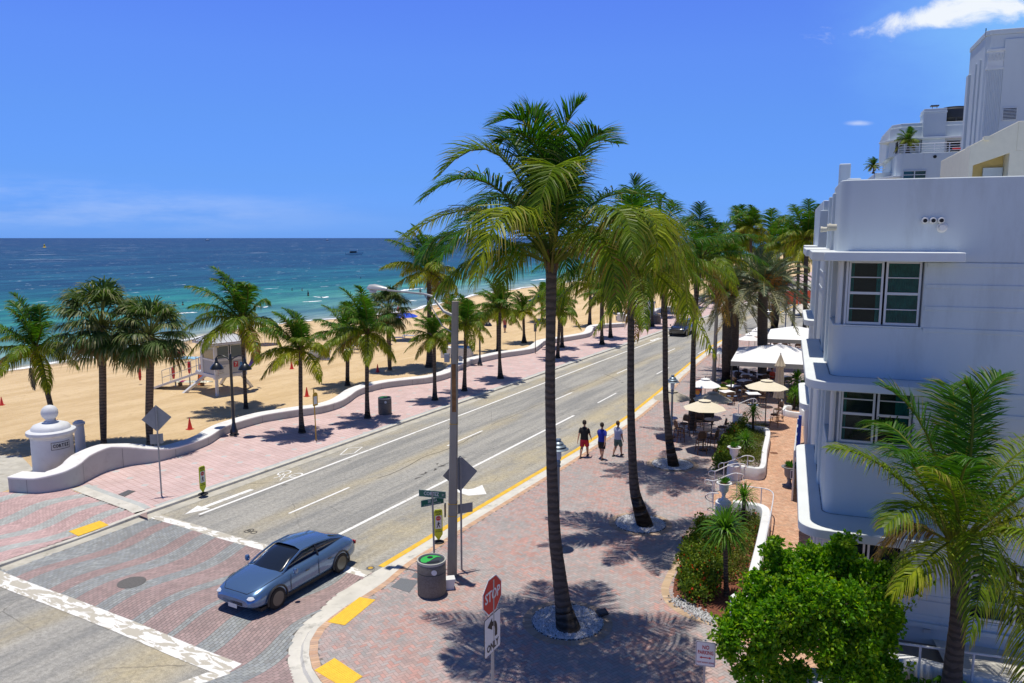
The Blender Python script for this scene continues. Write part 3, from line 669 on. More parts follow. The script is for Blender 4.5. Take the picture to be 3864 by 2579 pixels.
# ---- hotel pavement: herringbone bricks, one face each
def herring(poly, excl, pal, z, name, ang, far=60, cell=0.1015, near_s=None, light=1.0):
    P = np.array([(p[0], p[1]) for p in poly]); x0, y0 = P.min(0); x1, y1 = P.max(0)
    ca, sa = math.cos(ang), math.sin(ang); cor = [(x * ca + y * sa, -x * sa + y * ca) for x in (x0, x1) for y in (y0, y1)]
    u0 = int(min(c[0] for c in cor) / cell) - 1; u1 = int(max(c[0] for c in cor) / cell) + 1; v0 = int(min(c[1] for c in cor) / cell) - 1; v1 = int(max(c[1] for c in cor) / cell) + 1
    I, J = np.meshgrid(np.arange(u0, u1), np.arange(v0, v1), indexing='ij'); I = I.ravel(); J = J.ravel(); r = (I - J) % 4
    Vs = []; g = 0.007 / 2 / cell
    for val, (du, dv) in ((0, (2, 1)), (3, (1, 2))):
        k = r == val; a = I[k].astype(float); b = J[k].astype(float)
        cu = (a + du / 2) * cell; cv = (b + dv / 2) * cell; X = cu * ca - cv * sa; Y = cu * sa + cv * ca
        ok = inside(poly, X, Y)
        for e in excl: ok &= ~inside(e, X, Y)
        a = a[ok]; b = b[ok]
        q = []
        for uu, vv in ((g, g), (du - g, g), (du - g, dv - g), (g, dv - g)):
            cu = (a + uu) * cell; cv = (b + vv) * cell; q.append(np.stack([cu * ca - cv * sa, cu * sa + cv * ca, np.full(len(a), z)], 1))
        Vs.append(np.stack(q, 1))
    V = np.concatenate(Vs, 0); n = len(V); pal = np.array(pal); pal = pal * .74 + pal.mean(0) * .26
    # patchy clustering of colours
    cx_, cy_ = V[:, 0, 0], V[:, 0, 1]
    ph = np.sin(cx_ * 1.9 + 1.3 * np.sin(cy_ * 1.1)) + np.sin(cy_ * 2.3 + 1.7 * np.sin(cx_ * .8)) * 0.25 + rng.normal(0, 1.3, n)
    idx = np.clip(((ph + 2.6) / 5.2 * len(pal)).astype(int), 0, len(pal) - 1)
    Cc = pal[idx] * rng.uniform(.90, 1.10, (n, 1)) * light
    m = MB(); m.v = V.reshape(-1, 3).tolist(); m.n = 4 * n; m.f = np.arange(4 * n).reshape(-1, 4).tolist(); m.c = np.repeat(Cc, 4, 0).tolist()
    return struct(m.out(name, MC('pavers', 0.85, var=0.06, vscale=1.1, bump=0.2), cols=True))
CIw = [RW(float(a[0]), float(a[1])) for a in CI]
BW = 0.22
def offs_poly(Pw, d):
    o = []
    for i, p in enumerate(Pw):
        a = Pw[max(i - 1, 0)]; b = Pw[min(i + 1, len(Pw) - 1)]; t = (b - a).normalized(); o.append(p + Vector((t.y, -t.x, 0)) * d)
    return o
CIb = offs_poly(CIw, BW)
edge = [p for p in CIb if p.y < 90]
poly_side = edge + [RW(86, -13), RW(86, 10), BL(1.0, 60), BL(1.0, 21), RW(20, 8), RW(-8, 14)]
path_px = [(2700, 1908), (2768, 1902), (2898, 1936), (2838, 2240), (2790, 2420), (2980, 2560), (3300, 2560), (3300, 2300), (3140, 2000), (3098, 1700), (3080, 1560), (2990, 1545), (2900, 1585), (2905, 1640), (2875, 1790), (2760, 1830), (2690, 1870)]
path_poly = [G(x, y) for x, y in path_px]
HB = [(.33, .335, .33), (.36, .34, .335), (.40, .335, .32), (.38, .345, .335), (.42, .32, .30), (.45, .33, .30), (.47, .31, .275), (.50, .275, .235)]
OR = [(.52, .30, .19), (.56, .335, .215), (.50, .28, .18), (.55, .36, .25), (.60, .37, .25)]
herring([p for p in poly_side], [path_poly], HB, SW + .008, 'hotel_pavement', rad(34))
herring(path_poly, [], OR, SW + .009, 'hotel_path', rad(34))
mb = MB(); mb.add([(p[0], p[1], SW + .002) for p in poly_side], [tuple(range(len(poly_side)))]); struct(mb.out('pavement_bed', M('joint_sand_dark', (0.20, 0.18, 0.165), 0.95)))
mb = MB(); mb.add([(p[0], p[1], SW) for p in [RW(86, -13), RW(86, 60), RW(-10, 60), RW(-12, 22), RW(16, 2)]], [(0, 1, 2, 3, 4)]); struct(mb.out('hotel_ground', m_kerb))
mb = MB(); mb.add([RW(112, -18.3, SW), RW(112, 30, SW), RW(420, 30, SW), RW(420, -18.3, SW)], [(0, 1, 2, 3)]); struct(mb.out('far_pavement', m_kerb))
# soldier-course border along the kerb
def border_bricks(Pw, w_, z, name, pal=((.56, .36, .23), (.53, .33, .22), (.60, .40, .27), (.50, .34, .25)), step=.105):
    P = [np.array(p)[:2] for p in Pw]; L = [0]
    for a, b in zip(P, P[1:]): L.append(L[-1] + np.linalg.norm(b - a))
    m = MB(); d = 0; j = 0; rs = random.Random(2)
    def at(d):
        j = int(np.searchsorted(L, d)) - 1; j = max(0, min(j, len(P) - 2)); u = (d - L[j]) / max(1e-9, L[j + 1] - L[j]); t = (P[j + 1] - P[j]) / max(1e-9, L[j + 1] - L[j])
        return P[j] * (1 - u) + P[j + 1] * u, np.array([t[1], -t[0]])
    while d + step < L[-1]:
        a, na = at(d + .004); b, nb = at(d + step - .004); c = pal[rs.randrange(len(pal))]; f = .9 + .2 * rs.random()
        m.add([(*(a + na * .004), z), (*(b + nb * .004), z), (*(b + nb * w_), z), (*(a + na * w_), z)], [(0, 1, 2, 3)], tuple(x * f for x in c)); d += step
    return struct(m.out(name, MC('pavers', 0.85, var=0.06, vscale=1.1, bump=0.2), cols=True))
border_bricks([p for p in CIw if p.y < 85], BW, SW + .011, 'pavement_border')
# ================================================================= PALMS
leafM = MC('palm_leaf', 0.45, transl=0.36, spec=0.22)
greyleafM = MC('date_leaf', 0.5, transl=0.15, spec=0.4)
def bark_mat(name, c1, c2, freq, bump=0.5):
    m = M(name, c1, 0.9); nt = m.node_tree; b = nt.nodes['Principled BSDF']; tc = nd(nt, 'ShaderNodeTexCoord'); v = tc.outputs['Object']
    wv = nd(nt, 'ShaderNodeTexWave', wave_type='BANDS', bands_direction='Z'); wv.inputs['Scale'].default_value = freq; wv.inputs['Distortion'].default_value = 6; wv.inputs['Detail'].default_value = 4; wv.inputs['Detail Scale'].default_value = 1.5
    nt.links.new(v, wv.inputs[0]); n = noise(nt, v, 5, 7, 0.7, (1, 1, 2))
    c = mixc(nt, mrange(nt, wv.outputs[1], 0.15, 0.6), c1, c2); c = mixc(nt, mrange(nt, n, 0.4, 0.7, 0, .6), c, tuple(x * 0.6 for x in c2))
    nt.links.new(c, b.inputs['Base Color'])
    bp = nd(nt, 'ShaderNodeBump'); bp.inputs['Strength'].default_value = bump; bp.inputs['Distance'].default_value = 0.03
    nt.links.new(mth(nt, 'ADD', wv.outputs[1], n), bp.inputs['Height']); nt.links.new(bp.outputs[0], b.inputs['Normal']); return m
barkM = bark_mat('coconut_bark', (.065, .050, .038), (.115, .09, .07), 1.7)
barkD = bark_mat('date_bark', (.05, .035, .025), (.13, .095, .065), 3.5, 1.0)
barkS = bark_mat('sabal_bark', (.09, .065, .045), (.20, .14, .09), 2.0)
def nrm(v): return v / np.maximum(np.linalg.norm(v, axis=-1, keepdims=True), 1e-9)
UP = np.array([0, 0, 1.0])
def frond(mb, P0, P1, P2, leafL, n=46, c0=(.05, .12, .02), c1=(.10, .20, .02), tip=(.30, .22, .05), tipamt=0.3, droop=0.5, v=0.25, fwd=0.45, wid=0.035, r0=0.03, jit=0.12, seed=0, start=0.13, sway=(0, 0, 0), rc=(.16, .19, .02), dead=0.0):
    R = np.random.default_rng(seed); P0, P1, P2 = map(lambda p: np.array(p, float), (P0, P1, P2))
    def B(u): u = u[:, None]; return (1 - u) ** 2 * P0 + 2 * u * (1 - u) * P1 + u * u * P2
    def D(u): u = u[:, None]; return nrm(2 * (1 - u) * (P1 - P0) + 2 * u * (P2 - P1) + 1e-6)
    uu = np.linspace(0, 1, 9); Q = B(uu); mb.tube([tuple(q) for q in Q], [r0 * (1.15 - u) + .004 for u in uu], 4, rc, cap=False)
    u = start + (1 - start) * (np.arange(n) + .5) / n; u = np.repeat(u, 2); sg = np.tile([-1.0, 1.0], n); u = np.clip(u + R.normal(0, .004, 2 * n), 0, 1)
    p = B(u); t = D(u); side = np.cross(t, UP); bad = np.linalg.norm(side, axis=1) < .15; side[bad] = np.cross(t[bad], [0.3, 1, 0]); side = nrm(side); nor = nrm(np.cross(side, t))
    x = (u - start) / (1 - start); L = leafL * (0.45 + 0.75 * np.sin(PI * np.clip(x * .92 + .06, 0, 1)) ** .8) * (1 - .45 * x ** 3) * R.uniform(.85, 1.12, 2 * n)
    d = nrm(side * sg[:, None] + t * (fwd + .7 * x[:, None] ** 2) + nor * (v + R.normal(0, jit, (2 * n, 1))) + R.normal(0, jit * .7, (2 * n, 3)))
    g = np.array([sway[0], sway[1], -1.0 + sway[2]]); dr = droop * R.uniform(.7, 1.3, (2 * n, 1))
    q1 = p + d * (L * .26)[:, None]; d2 = nrm(d + g * dr * .8); q2 = q1 + d2 * (L * .34)[:, None]; d3 = nrm(d2 + g * dr * 1.3); q3 = q2 + d3 * (L * .40)[:, None]
    wv = nrm(t - d * np.sum(t * d, 1, keepdims=True)); tw = R.uniform(-.5, .5, (2 * n, 1)); wv = nrm(wv + nor * tw)
    w = wid * R.uniform(.8, 1.2, (2 * n, 1))
    V = np.stack([p - wv * w * .35, p + wv * w * .35, q1 + wv * w * .5, q1 - wv * w * .5, q2 + wv * w * .42, q2 - wv * w * .42, q3], 1)
    m = R.uniform(0, 1, (2 * n, 1)); base = np.array(c0) * (1 - m) + np.array(c1) * m
    br = (R.uniform(0, 1, (2 * n, 1)) < tipamt) * 1.0
    tc_ = base * (1 - br) + np.array(tip) * br; mid = base * (1 - .35 * br) + np.array(tip) * .35 * br
    if dead > 0:
        kk = (R.uniform(0, 1, (2 * n, 1)) < dead) * 1.0; base = base * (1 - kk) + np.array((.26, .15, .05)) * kk; mid = mid * (1 - kk) + np.array((.26, .15, .05)) * kk; tc_ = tc_ * (1 - kk) + np.array((.2, .12, .05)) * kk
    Cc = np.stack([base, base, base, base, mid, mid, tc_], 1)
    k = np.arange(2 * n) * 7
    Fc = []
    for a in k: Fc += [(a, a + 1, a + 2, a + 3), (a + 3, a + 2, a + 4, a + 5), (a + 5, a + 4, a + 6)]
    mb.arr(V.reshape(-1, 3), Fc, Cc.reshape(-1, 3))
def fdir(az, el): return np.array([math.cos(az) * math.cos(el), math.sin(az) * math.cos(el), math.sin(el)])
def coconut_crown(seed, L=1.0, nf=24, nl=42, wind=(-.22, -.05, 0), yellow=.3, wid=.014, low=-.55):
    """fronds of unit length, scaled by L"""
    R = random.Random(seed); mb = MB()
    for k in range(nf):
        f = (k + .5) / nf; az = k * 2.39996 + R.uniform(-.25, .25); el = 1.45 - (1.45 - low) * f ** .95 + R.uniform(-.14, .14)
        ln = L * (1.12 - .30 * f) * R.uniform(.88, 1.1)
        d = fdir(az, el); wv = np.array(wind) * (1.25 - f)
        P1 = d * ln * .58 + wv * ln * .15 + np.array([0, 0, .08 * ln]); sag = .06 + .46 * max(0, math.cos(el)) ** 1.4 * (0.55 + .6 * f)
        P2 = d * ln * .95 + np.array([0, 0, -ln * sag]) + wv * ln * 1.0
        ye = max(0, (f - .38) / .62) * yellow * 3.4
        c0 = tuple(a * (1 - min(1, ye)) + b * min(1, ye) for a, b in zip((.018, .080, .005), (.15, .20, .008))); c1 = tuple(a * (1 - min(1, ye)) + b * min(1, ye) for a, b in zip((.095, .235, .010), (.42, .42, .015)))
        frond(mb, (0, 0, .0), P1, P2, L * .28, nl, c0, c1, (.34, .22, .05), .12 + .3 * f, droop=.30 + 1.1 * f, v=.36 - .35 * f, wid=wid * L, r0=.012 * L, seed=seed * 100 + k, sway=(wind[0] * .8, wind[1] * .8, 0), dead=.35 if (f > .9 and R.random() < .6) else 0)
    # fibre, boots and a few nuts
    for k in range(7):
        a = k * 2.4; mb.tube([(0, 0, -.10 * L), (.045 * L * math.cos(a), .045 * L * math.sin(a), .02 * L), (.08 * L * math.cos(a), .08 * L * math.sin(a), .11 * L)], [.03 * L, .025 * L, .01 * L], 5, (.16, .09, .04))
    return mb
def explicit_crown(spec, leafL, nl, wid, seed=5, scale=1.0):
    mb = MB()
    for i, (P1, P2, kind) in enumerate(spec):
        y = {'g': 0, 'm': .35, 'y': .8, 'o': 1.0}[kind[0]]
        c0 = tuple(a * (1 - y) + b * y for a, b in zip((.014, .070, .004), (.13, .20, .006))); c1 = tuple(a * (1 - y) + b * y for a, b in zip((.065, .185, .008), (.40, .44, .012)))
        if kind[0] == 'o': c0, c1 = (.20, .12, .02), (.34, .22, .03)
        el = math.atan2(P1[2], math.hypot(P1[0], P1[1])); f = 1 - max(0, min(1, (el + .4) / 1.7)) 
        dr = .20 + 1.3 * f if 's' not in kind else .12
        if 'h' in kind: dr = 1.6
        if 'f' in kind: dr = .5
        frond(mb, (P1[0] * .04, P1[1] * .04, 0), P1, P2, leafL * (1.0 if 's' not in kind else .8), nl, c0, c1, (.38, .26, .07), .15 + .45 * y, droop=dr, v=.35 - .4 * f, wid=wid, r0=.035 * scale, seed=seed * 50 + i, sway=(-.15, 0, 0), dead=.5 if kind[0] == 'o' else 0, jit=.09)
    R = random.Random(seed)
    for k in range(10):
        a = k * 2.4; r = .13 * scale
        mb.tube([(r * .5 * math.cos(a), r * .5 * math.sin(a), -.38 * scale), (r * 1.0 * math.cos(a), r * 1.0 * math.sin(a), -.1 * scale), (r * 1.9 * math.cos(a), r * 1.9 * math.sin(a), .35 * scale)], [.06 * scale, .05 * scale, .02 * scale], 6, (.20, .12, .05) if k % 2 else (.22, .19, .05))
    return mb
def date_crown(seed, L, nf=46, nl=44):
    R = random.Random(seed); mb = MB()
    for k in range(nf):
        f = (k + .5) / nf; az = k * 2.39996 + R.uniform(-.2, .2); el = 1.35 - 1.75 * f + R.uniform(-.1, .1); ln = L * R.uniform(.88, 1.05) * (.8 + .25 * min(1, f * 2))
        d = fdir(az, el); P1 = d * ln * .55 + np.array([0, 0, .08 * ln]); P2 = d * ln * .96 + np.array([-.08 * ln * (1 - f), 0, -ln * (.10 + .38 * math.cos(el) ** 1.5)])
        c0, c1 = ((.045, .085, .035), (.11, .16, .075)) if f < .7 else ((.11, .13, .055), (.25, .24, .12))
        frond(mb, (0, 0, 0), P1, P2, L * .15, nl, c0, c1, (.3, .25, .14), .15, droop=.12, v=.35, fwd=.75, wid=.010 * L, r0=.011 * L, seed=seed * 77 + k, start=.12, rc=(.22, .20, .07), dead=.8 if f > .955 else 0)
    for k in range(9):
        a = R.uniform(0, 6.28); d = fdir(a, R.uniform(.2, .9)); q = d * L * R.uniform(.22, .34)
        mb.tube([(0, 0, 0), tuple(d * L * .2 + np.array([0, 0, .04])), tuple(q)], [.02, .012, .008], 4, (.4, .22, .03))
        for j in range(40):
            p = q + np.array([R.gauss(0, .05), R.gauss(0, .05), R.uniform(-.10, .03)]) * L; s_ = .012 * L
            mb.add([p + np.array(o) * s_ for o in ((1, 0, 0), (0, 1, 0), (-1, 0, 0), (0, -1, 0), (0, 0, 1.3), (0, 0, -1.3))], [(0, 1, 4), (1, 2, 4), (2, 3, 4), (3, 0, 4), (1, 0, 5), (2, 1, 5), (3, 2, 5), (0, 3, 5)], (.42, .17, .02))
    return mb
def fan_crown(seed, L, nf=52, nb=30):
    R = random.Random(seed); mb = MB()
    for k in range(nf):
        f = (k + .5) / nf; az = k * 2.39996 + R.uniform(-.3, .3); el = 1.35 - 2.15 * f + R.uniform(-.15, .15); ln = L * R.uniform(.42, .56)
        d = fdir(az, el); a_ = d * ln; d2 = nrm(d + np.array([-.10, 0, -.30])); side = nrm(np.cross(d2, UP)); nor = nrm(np.cross(side, d2))
        mb.tube([(0, 0, 0), tuple(a_ * .5 + np.array([0, 0, .02])), tuple(a_)], [.016 * L, .011 * L, .008 * L], 4, (.20, .22, .06), cap=False)
        old = f > .8
        for j in range(nb):
            th = -1.75 + 3.5 * (j + .5) / nb + R.uniform(-.04, .04); bd = nrm(d2 * math.cos(th) + side * math.sin(th) + nor * R.uniform(-.12, .12) - nor * .12 * abs(th)); bl = L * .46 * (1 - .18 * abs(th)) * R.uniform(.85, 1.1)
            q1 = a_ + bd * bl * .55; b2 = nrm(bd + np.array([-.15, 0, -.55 - .5 * R.random()])); q2 = q1 + b2 * bl * .28; b3 = nrm(b2 + np.array([-.1, 0, -.9])); q3 = q2 + b3 * bl * .22
            wv = nrm(np.cross(bd, nor)) * L * .014
            m = R.random(); c = tuple(x * (1 - m) + y * m for x, y in zip((.035, .075, .018), (.095, .16, .035)))
            if old: c = (.22, .15, .05) if R.random() < .35 else (.10, .13, .03)
            ct = (.30, .30, .14) if R.random() < .45 else c
            k0 = mb.n; mb.v += [tuple(x) for x in (a_ - wv * .3, a_ + wv * .3, q1 + wv, q1 - wv, q2 + wv * .6, q2 - wv * .6, q3)]; mb.n += 7
            mb.f += [(k0, k0 + 1, k0 + 2, k0 + 3), (k0 + 3, k0 + 2, k0 + 4, k0 + 5), (k0 + 5, k0 + 4, k0 + 6)]; mb.c += [c] * 4 + [ct] * 3
    return mb
def dead_skirt(mb, L, n=30, seed=1, zlow=.9):
    R = random.Random(seed)
    for k in range(n):
        a = R.uniform(0, 6.28); z = -R.uniform(0, zlow * L); r = .10 * L
        p = np.array([r * math.cos(a), r * math.sin(a), z]); q = p + np.array([math.cos(a) * .14, math.sin(a) * .14, -.22]) * L
        for j in range(5):
            e = q + np.array([R.gauss(0, .07), R.gauss(0, .07), -R.uniform(.1, .3)]) * L; wv = np.array([-math.sin(a), math.cos(a), 0]) * .02 * L
            k0 = mb.n; mb.v += [tuple(x) for x in (p - wv, p + wv, q + wv, q - wv, e)]; mb.n += 5; mb.f += [(k0, k0 + 1, k0 + 2, k0 + 3), (k0 + 3, k0 + 2, k0 + 4)]; mb.c += [(.15, .11, .06)] * 5
def trunk(name, pts, radii, mat, parent, rings=0.0, n=14):
    P = crom(pts, 10); m = len(P); P = [Vector(p) for p in P]; rr_ = []
    for i in range(m):
        u = i / (m - 1) * (len(radii) - 1); j = min(int(u), len(radii) - 2); rr_.append(radii[j] * (1 - (u - j)) + radii[j + 1] * (u - j))
    if rings:
        P2 = []; r2 = []; L = 0; R = random.Random(int(P[0].x * 1000) % 977)
        for i in range(m - 1):
            seg = (P[i + 1] - P[i]).length; k = max(1, int(seg / rings))
            for j in range(k):
                u = j / k; p = P[i].lerp(P[i + 1], u); r = rr_[i] * (1 - u) + rr_[i + 1] * u; f = R.uniform(.97, 1.0)
                P2 += [p, p.lerp(P[i + 1], 0) + (P[i + 1] - P[i]).normalized() * rings * .75]; r2 += [r * R.uniform(.99, 1.035), r * f * R.uniform(.985, 1.01)]
        P, rr_ = P2 + [P[-1]], r2 + [rr_[-1]]
    mb = MB(); mb.tube(P, rr_, n); return mb.out(name, mat, parent, smooth='all')
CROWNS = {}
def crown_mesh(key):
    if key not in CROWNS:
        if key[0] == 'c': mb = coconut_crown(int(key[1:]), 1.0, 18 + int(key[1:]) * 5 % 4, 66, wid=.017, yellow=.25 if int(key[1:]) % 3 else .5, wind=(-.20 - .05 * (int(key[1:]) % 4), -.05, 0), low=-.12 - .12 * (int(key[1:]) % 3))
        elif key[0] == 'd': mb = date_crown(int(key[1:]), 1.0)
        elif key[0] == 's': mb = fan_crown(int(key[1:]), 1.0)
        mat = greyleafM if key[0] == 'd' else leafM
        o = mb.out('crown', mat, cols=True); CROWNS[key] = o.data; bpy.data.objects.remove(o)
    return CROWNS[key]
def palm(kind, base, top, L, key, label, group, r=(.20, .11, .10), curve=0.0, rz=0.0, z0=SW, name=None):
    """kind, ground pixel of the foot, pixel of the crown base"""
    p = G(*base, z0); h = HT(p, *top); q = AT(*top, p.y); q.z = h
    nm = name or {'c': 'coconut_palm', 'd': 'date_palm', 's': 'cabbage_palm'}[kind]
    t = T(nm, label, 'palm tree', p, 0, group); d = q - p; hh = d.z
    mid = [(d.x * .30 + curve, d.y * .3, hh * .28), (d.x * .75 + curve * .8, d.y * .75, hh * .65)]
    mat = {'c': barkM, 'd': barkD, 's': barkS}[kind]
    trunk('trunk', [(0, 0, -.05), (d.x * .08 + curve * .35, 0, hh * .06)] + mid + [(d.x, d.y, hh + .05)], [r[0], r[0] * .72, r[1], r[1], r[2]], mat, t, rings=.11 if kind == 'c' else (.16 if kind == 'd' else 0))
    c = bpy.data.objects.new('crown', crown_mesh(key)); C.objects.link(c); c.parent = t; c.location = (d.x, d.y, hh); c.rotation_euler = (0, 0, rz); c.scale = (L, L, L)
    return t
# --- the five tall coconut palms on the hotel pavement
S_ = 1 / 142.0
def px2(dx, dy, depth, k=S_): return np.array([dx * k, depth, -dy * k])
B0 = (2081, 992); k5 = 1 / 1.9125
def Q(ax, ay, da, tx, ty, dt, kind):
    if ty < 300: ty += 55; ay += 25       # control and tip read in the enlarged crop, depth in metres
    f = lambda x, y, d: px2(1600 + x * k5 - B0[0], 380 + y * k5 - B0[1], d)
    A = f(ax, ay, da); Tt = f(tx, ty, dt); 
    A = 2 * A - .5 * Tt; return (tuple(A), tuple(Tt), kind)
main_spec = [Q(830, 330, -.2, 520, 190, -.6, 'g'), Q(840, 300, .2, 745, 110, .4, 'gs'), Q(950, 420, -.3, 1115, 40, -.5, 'gs'), Q(1060, 420, .8, 1430, 250, 1.6, 'g'), Q(1060, 520, -.6, 1230, 330, -1.3, 'g'), 
    Q(560, 420, .6, 110, 560, .8, 'm'), Q(500, 640, -.6, 60, 745, -1.2, 'g'), Q(420, 800, .9, -190, 1010, 1.6, 'm'), Q(560, 850, -1.4, 190, 1130, -2.6, 'g'), Q(640, 830, -2.2, 420, 1270, -3.2, 'y'), Q(420, 1130, .3, 20, 1500, .3, 'mh'), 
    Q(930, 560, -1.6, 780, 900, -2.6, 'm'), Q(1320, 700, .8, 1880, 790, 1.4, 'g'), Q(1450, 830, -1.6, 1510, 1180, -2.4, 'y'), Q(1560, 830, -.2, 1890, 1240, .1, 'm'), Q(1560, 960, -1.1, 1800, 1490, -1.4, 'y'), Q(1300, 1050, .9, 1440, 1420, 1.5, 'o'),
    Q(700, 1060, 1.5, 560, 1420, 2.2, 'm'), Q(330, 960, -.4, 20, 1150, -.8, 'g'), Q(720, 420, .6, 560, 260, 1.0, 'g'), Q(1180, 980, -2.0, 1280, 1420, -2.6, 'm'), Q(800, 700, 2.2, 700, 900, 3.8, 'g'), Q(1050, 650, 2.2, 1200, 850, 3.8, 'g'), Q(1000, 1000, 2.4, 1120, 1350, 3.2, 'g'), Q(620, 700, 1.6, 330, 860, 2.7, 'g'), 
    Q(860, 500, -.5, 640, 330, -1.2, 'g'), Q(1250, 820, -1.8, 1360, 1080, -3.0, 'm')]
p = G(2145, 2372); q = AT(2081, 992, p.y); 
t = T('coconut_palm', 'tallest and nearest coconut palm, standing in the foreground ring of white pebbles', 'palm tree', p, 0, 'tall coconut palms on the hotel pavement')
d = q - p
def tpx(p, L_): return [tuple(p * 0 + Vector((0, 0, -.04)))] + [tuple(AT(x, y, p.y) - p) for x, y in L_]
trunk('trunk', tpx(p, [(2126, 2290), (2108, 2150), (2092, 2000), (2081, 1720), (2076, 1480), (2078, 1240), (2081, 985)]), [.34, .225, .185, .165, .145, .135, .13, .15], barkM, t, rings=.12, n=20)
cr = explicit_crown(main_spec, 1.12, 104, .036).out('crown', leafM, t, loc=(d.x, d.y, d.z), cols=True)
# other tall ones get a shared large crown
def big_crown(seed):
    R = random.Random(seed); spec = []
    for k in range(20):
        f = (k + .5) / 20; az = k * 2.39996 + R.uniform(-.3, .3); el = 1.35 - 1.75 * f ** .9 + R.uniform(-.1, .1); ln = 3.9 * R.uniform(.88, 1.08)
        dd = fdir(az, el); P1 = dd * ln * .5 + np.array([-.25 * (1 - f), 0, .1]); P2 = dd * ln * .9 + np.array([-.9 * (1 - f), 0, -ln * (.06 + .42 * max(0, math.cos(el)) ** 1.3)])
        spec.append((tuple(P1), tuple(P2), 'g' if f < .5 else ('m' if f < .78 else ('y' if R.random() < .75 else 'o'))))
    return explicit_crown(spec, .90, 78, .038, seed)
bc = [big_crown(s).out('crown', leafM, cols=True) for s in (21, 34)]
bcm = [o.data for o in bc]
for o in bc: bpy.data.objects.remove(o)
H_ = [((2436, 1984), (2383, 985), 0, 0.0, 1.0, 'second tall coconut palm up the pavement, foot bent right in a pebble ring', .30),
      ((2543, 1760), (2497, 985), 1, 1.9, .98, 'third tall coconut palm up the pavement, pebble ring beside the cafe stools', .27),
      ((2612, 1625), (2645, 975), 0, 3.6, 1.0, 'fourth tall coconut palm up the pavement, rising between the cafe parasols', .26)]
for i, (b, tp, cm, rz, L, lb, rb) in enumerate(H_):
    p = G(*b); q = AT(*tp, p.y); d = q - p
    t = T('coconut_palm', lb, 'palm tree', p, 0, 'tall coconut palms on the hotel pavement')
    lean = tpx(p, [[(2412, 1915), (2393, 1833), (2383, 1640), (2380, 1450), (2381, 1203), (2383, 980)], [(2531, 1700), (2523, 1641), (2515, 1545), (2511, 1450), (2509, 1203), (2499, 980)], [(2612, 1560), (2613, 1500), (2615, 1400), (2618, 1275), (2630, 1100), (2645, 970)]][i])
    trunk('trunk', lean, [rb, rb * .75, .16, .135, .125, .13], barkM, t, rings=.12, n=16)
    c = bpy.data.objects.new('crown', bcm[cm]); C.objects.link(c); c.parent = t; c.location = (d.x, d.y, d.z); c.rotation_euler = (0, 0, rz); c.scale = (L,) * 3
# --- beach palms, foot pixel, crown-base pixel
GB = 'coconut palms along the beach promenade'
BP = [('c', (195, 1672), (134, 1322), 2.9, 'c1', 'leftmost coconut palm, leaning behind the white drum pillar, dead frond hanging from it', .5, .17, .13),
      ('c', (928, 1543), (913, 1216), 3.5, 'c2', 'coconut palm on the sand behind the double street lamp, right of the lifeguard tower', 0, .17, .11),
      ('c', (1140, 1634), (1134, 1327), 2.6, 'c3', 'coconut palm with orange-edged fronds beside the yellow bus stop pole', -.08, .22, .11),
      ('c', (1311, 1456), (1311, 1280), 3.1, 'c4', 'coconut palm on the sand just left of the palm by the promenade litter bin', 0, .22, .14),
      ('c', (1387, 1579), (1385, 1258), 2.75, 'c5', 'coconut palm just left of the concrete litter bin on the promenade', -.05, .22, .12),
      ('c', (1621, 1386), (1619, 1033), 4.1, 'c6', 'tallest beach palm with a thick foot, standing on the sand beyond the lamp arm', 0, .42, .20),
      ('c', (1641, 1511), (1638, 1275), 2.0, 'c7', 'coconut palm on the promenade kerb just left of the concrete street light pole', 0, .24, .12),
      ('c', (1752, 1476), (1757, 1224), 2.35, 'c8', 'coconut palm on the promenade just right of the concrete street light pole', 0, .24, .12),
      ('c', (1757, 1343), (1765, 1200), 2.1, 'c9', 'coconut palm with flared foot on the sand beside the white chest', 0, .32, .16),
      ('c', (1889, 1429), (1887, 1169), 2.5, 'c10', 'coconut palm with a bright yellow hanging frond left of the tallest foreground trunk', -.1, .28, .12),
      ('c', (1879, 1326), (1879, 1172), 2.2, 'c11', 'thin-trunked palm on the sand behind the yellow-frond palm', 0, .24, .15),
      ('c', (1978, 1294), (1975, 1178), 2.4, 'c3', 'palm with flared foot on the sand right of the small post sign', 0, .35, .14),
      ('c', (2045, 1216), (2045, 1130), 2.5, 'c4', 'far palm on the sand by the blue beach parasols', 0, .28, .16),
      ('c', (2104, 1352), (2112, 1175), 2.5, 'c2', 'promenade palm half hidden behind the tallest foreground trunk', 0, .26, .14),
      ('c', (2121, 1312), (2120, 1150), 2.4, 'c7', 'promenade palm just right of the tallest foreground trunk', 0, .28, .14),
      ('c', (2225, 1230), (2228, 1080), 2.8, 'c5', 'far palm with thick foot on the sand side of the wavy wall', 0, .36, .18),
      ('c', (2272, 1301), (2276, 1120), 2.6, 'c8', 'promenade palm in front of the far double street lamp', -.1, .32, .15),
      ('c', (2304, 1275), (2308, 1100), 2.6, 'c10', 'promenade palm just right of the far double street lamp', -.1, .32, .15),
      ('c', (2441, 1219), (2438, 1080), 2.8, 'c2', 'left of the two far palms by the far litter bin', -.1, .36, .17),
      ('c', (2461, 1234), (2461, 1080), 2.8, 'c6', 'right of the two far palms by the far litter bin', 0, .36, .17)]
for k, (kd, b, tp, L, key, lb, cv, r0_, r1_) in enumerate(BP):
    palm(kd, b, tp, L, key, lb, GB, (r0_, r1_, r1_ * .95), cv * .6, rz=0 if k < 3 else k * 1.3 % 6.28 * 0.12)
GF = 'distant palms far up the beach road'
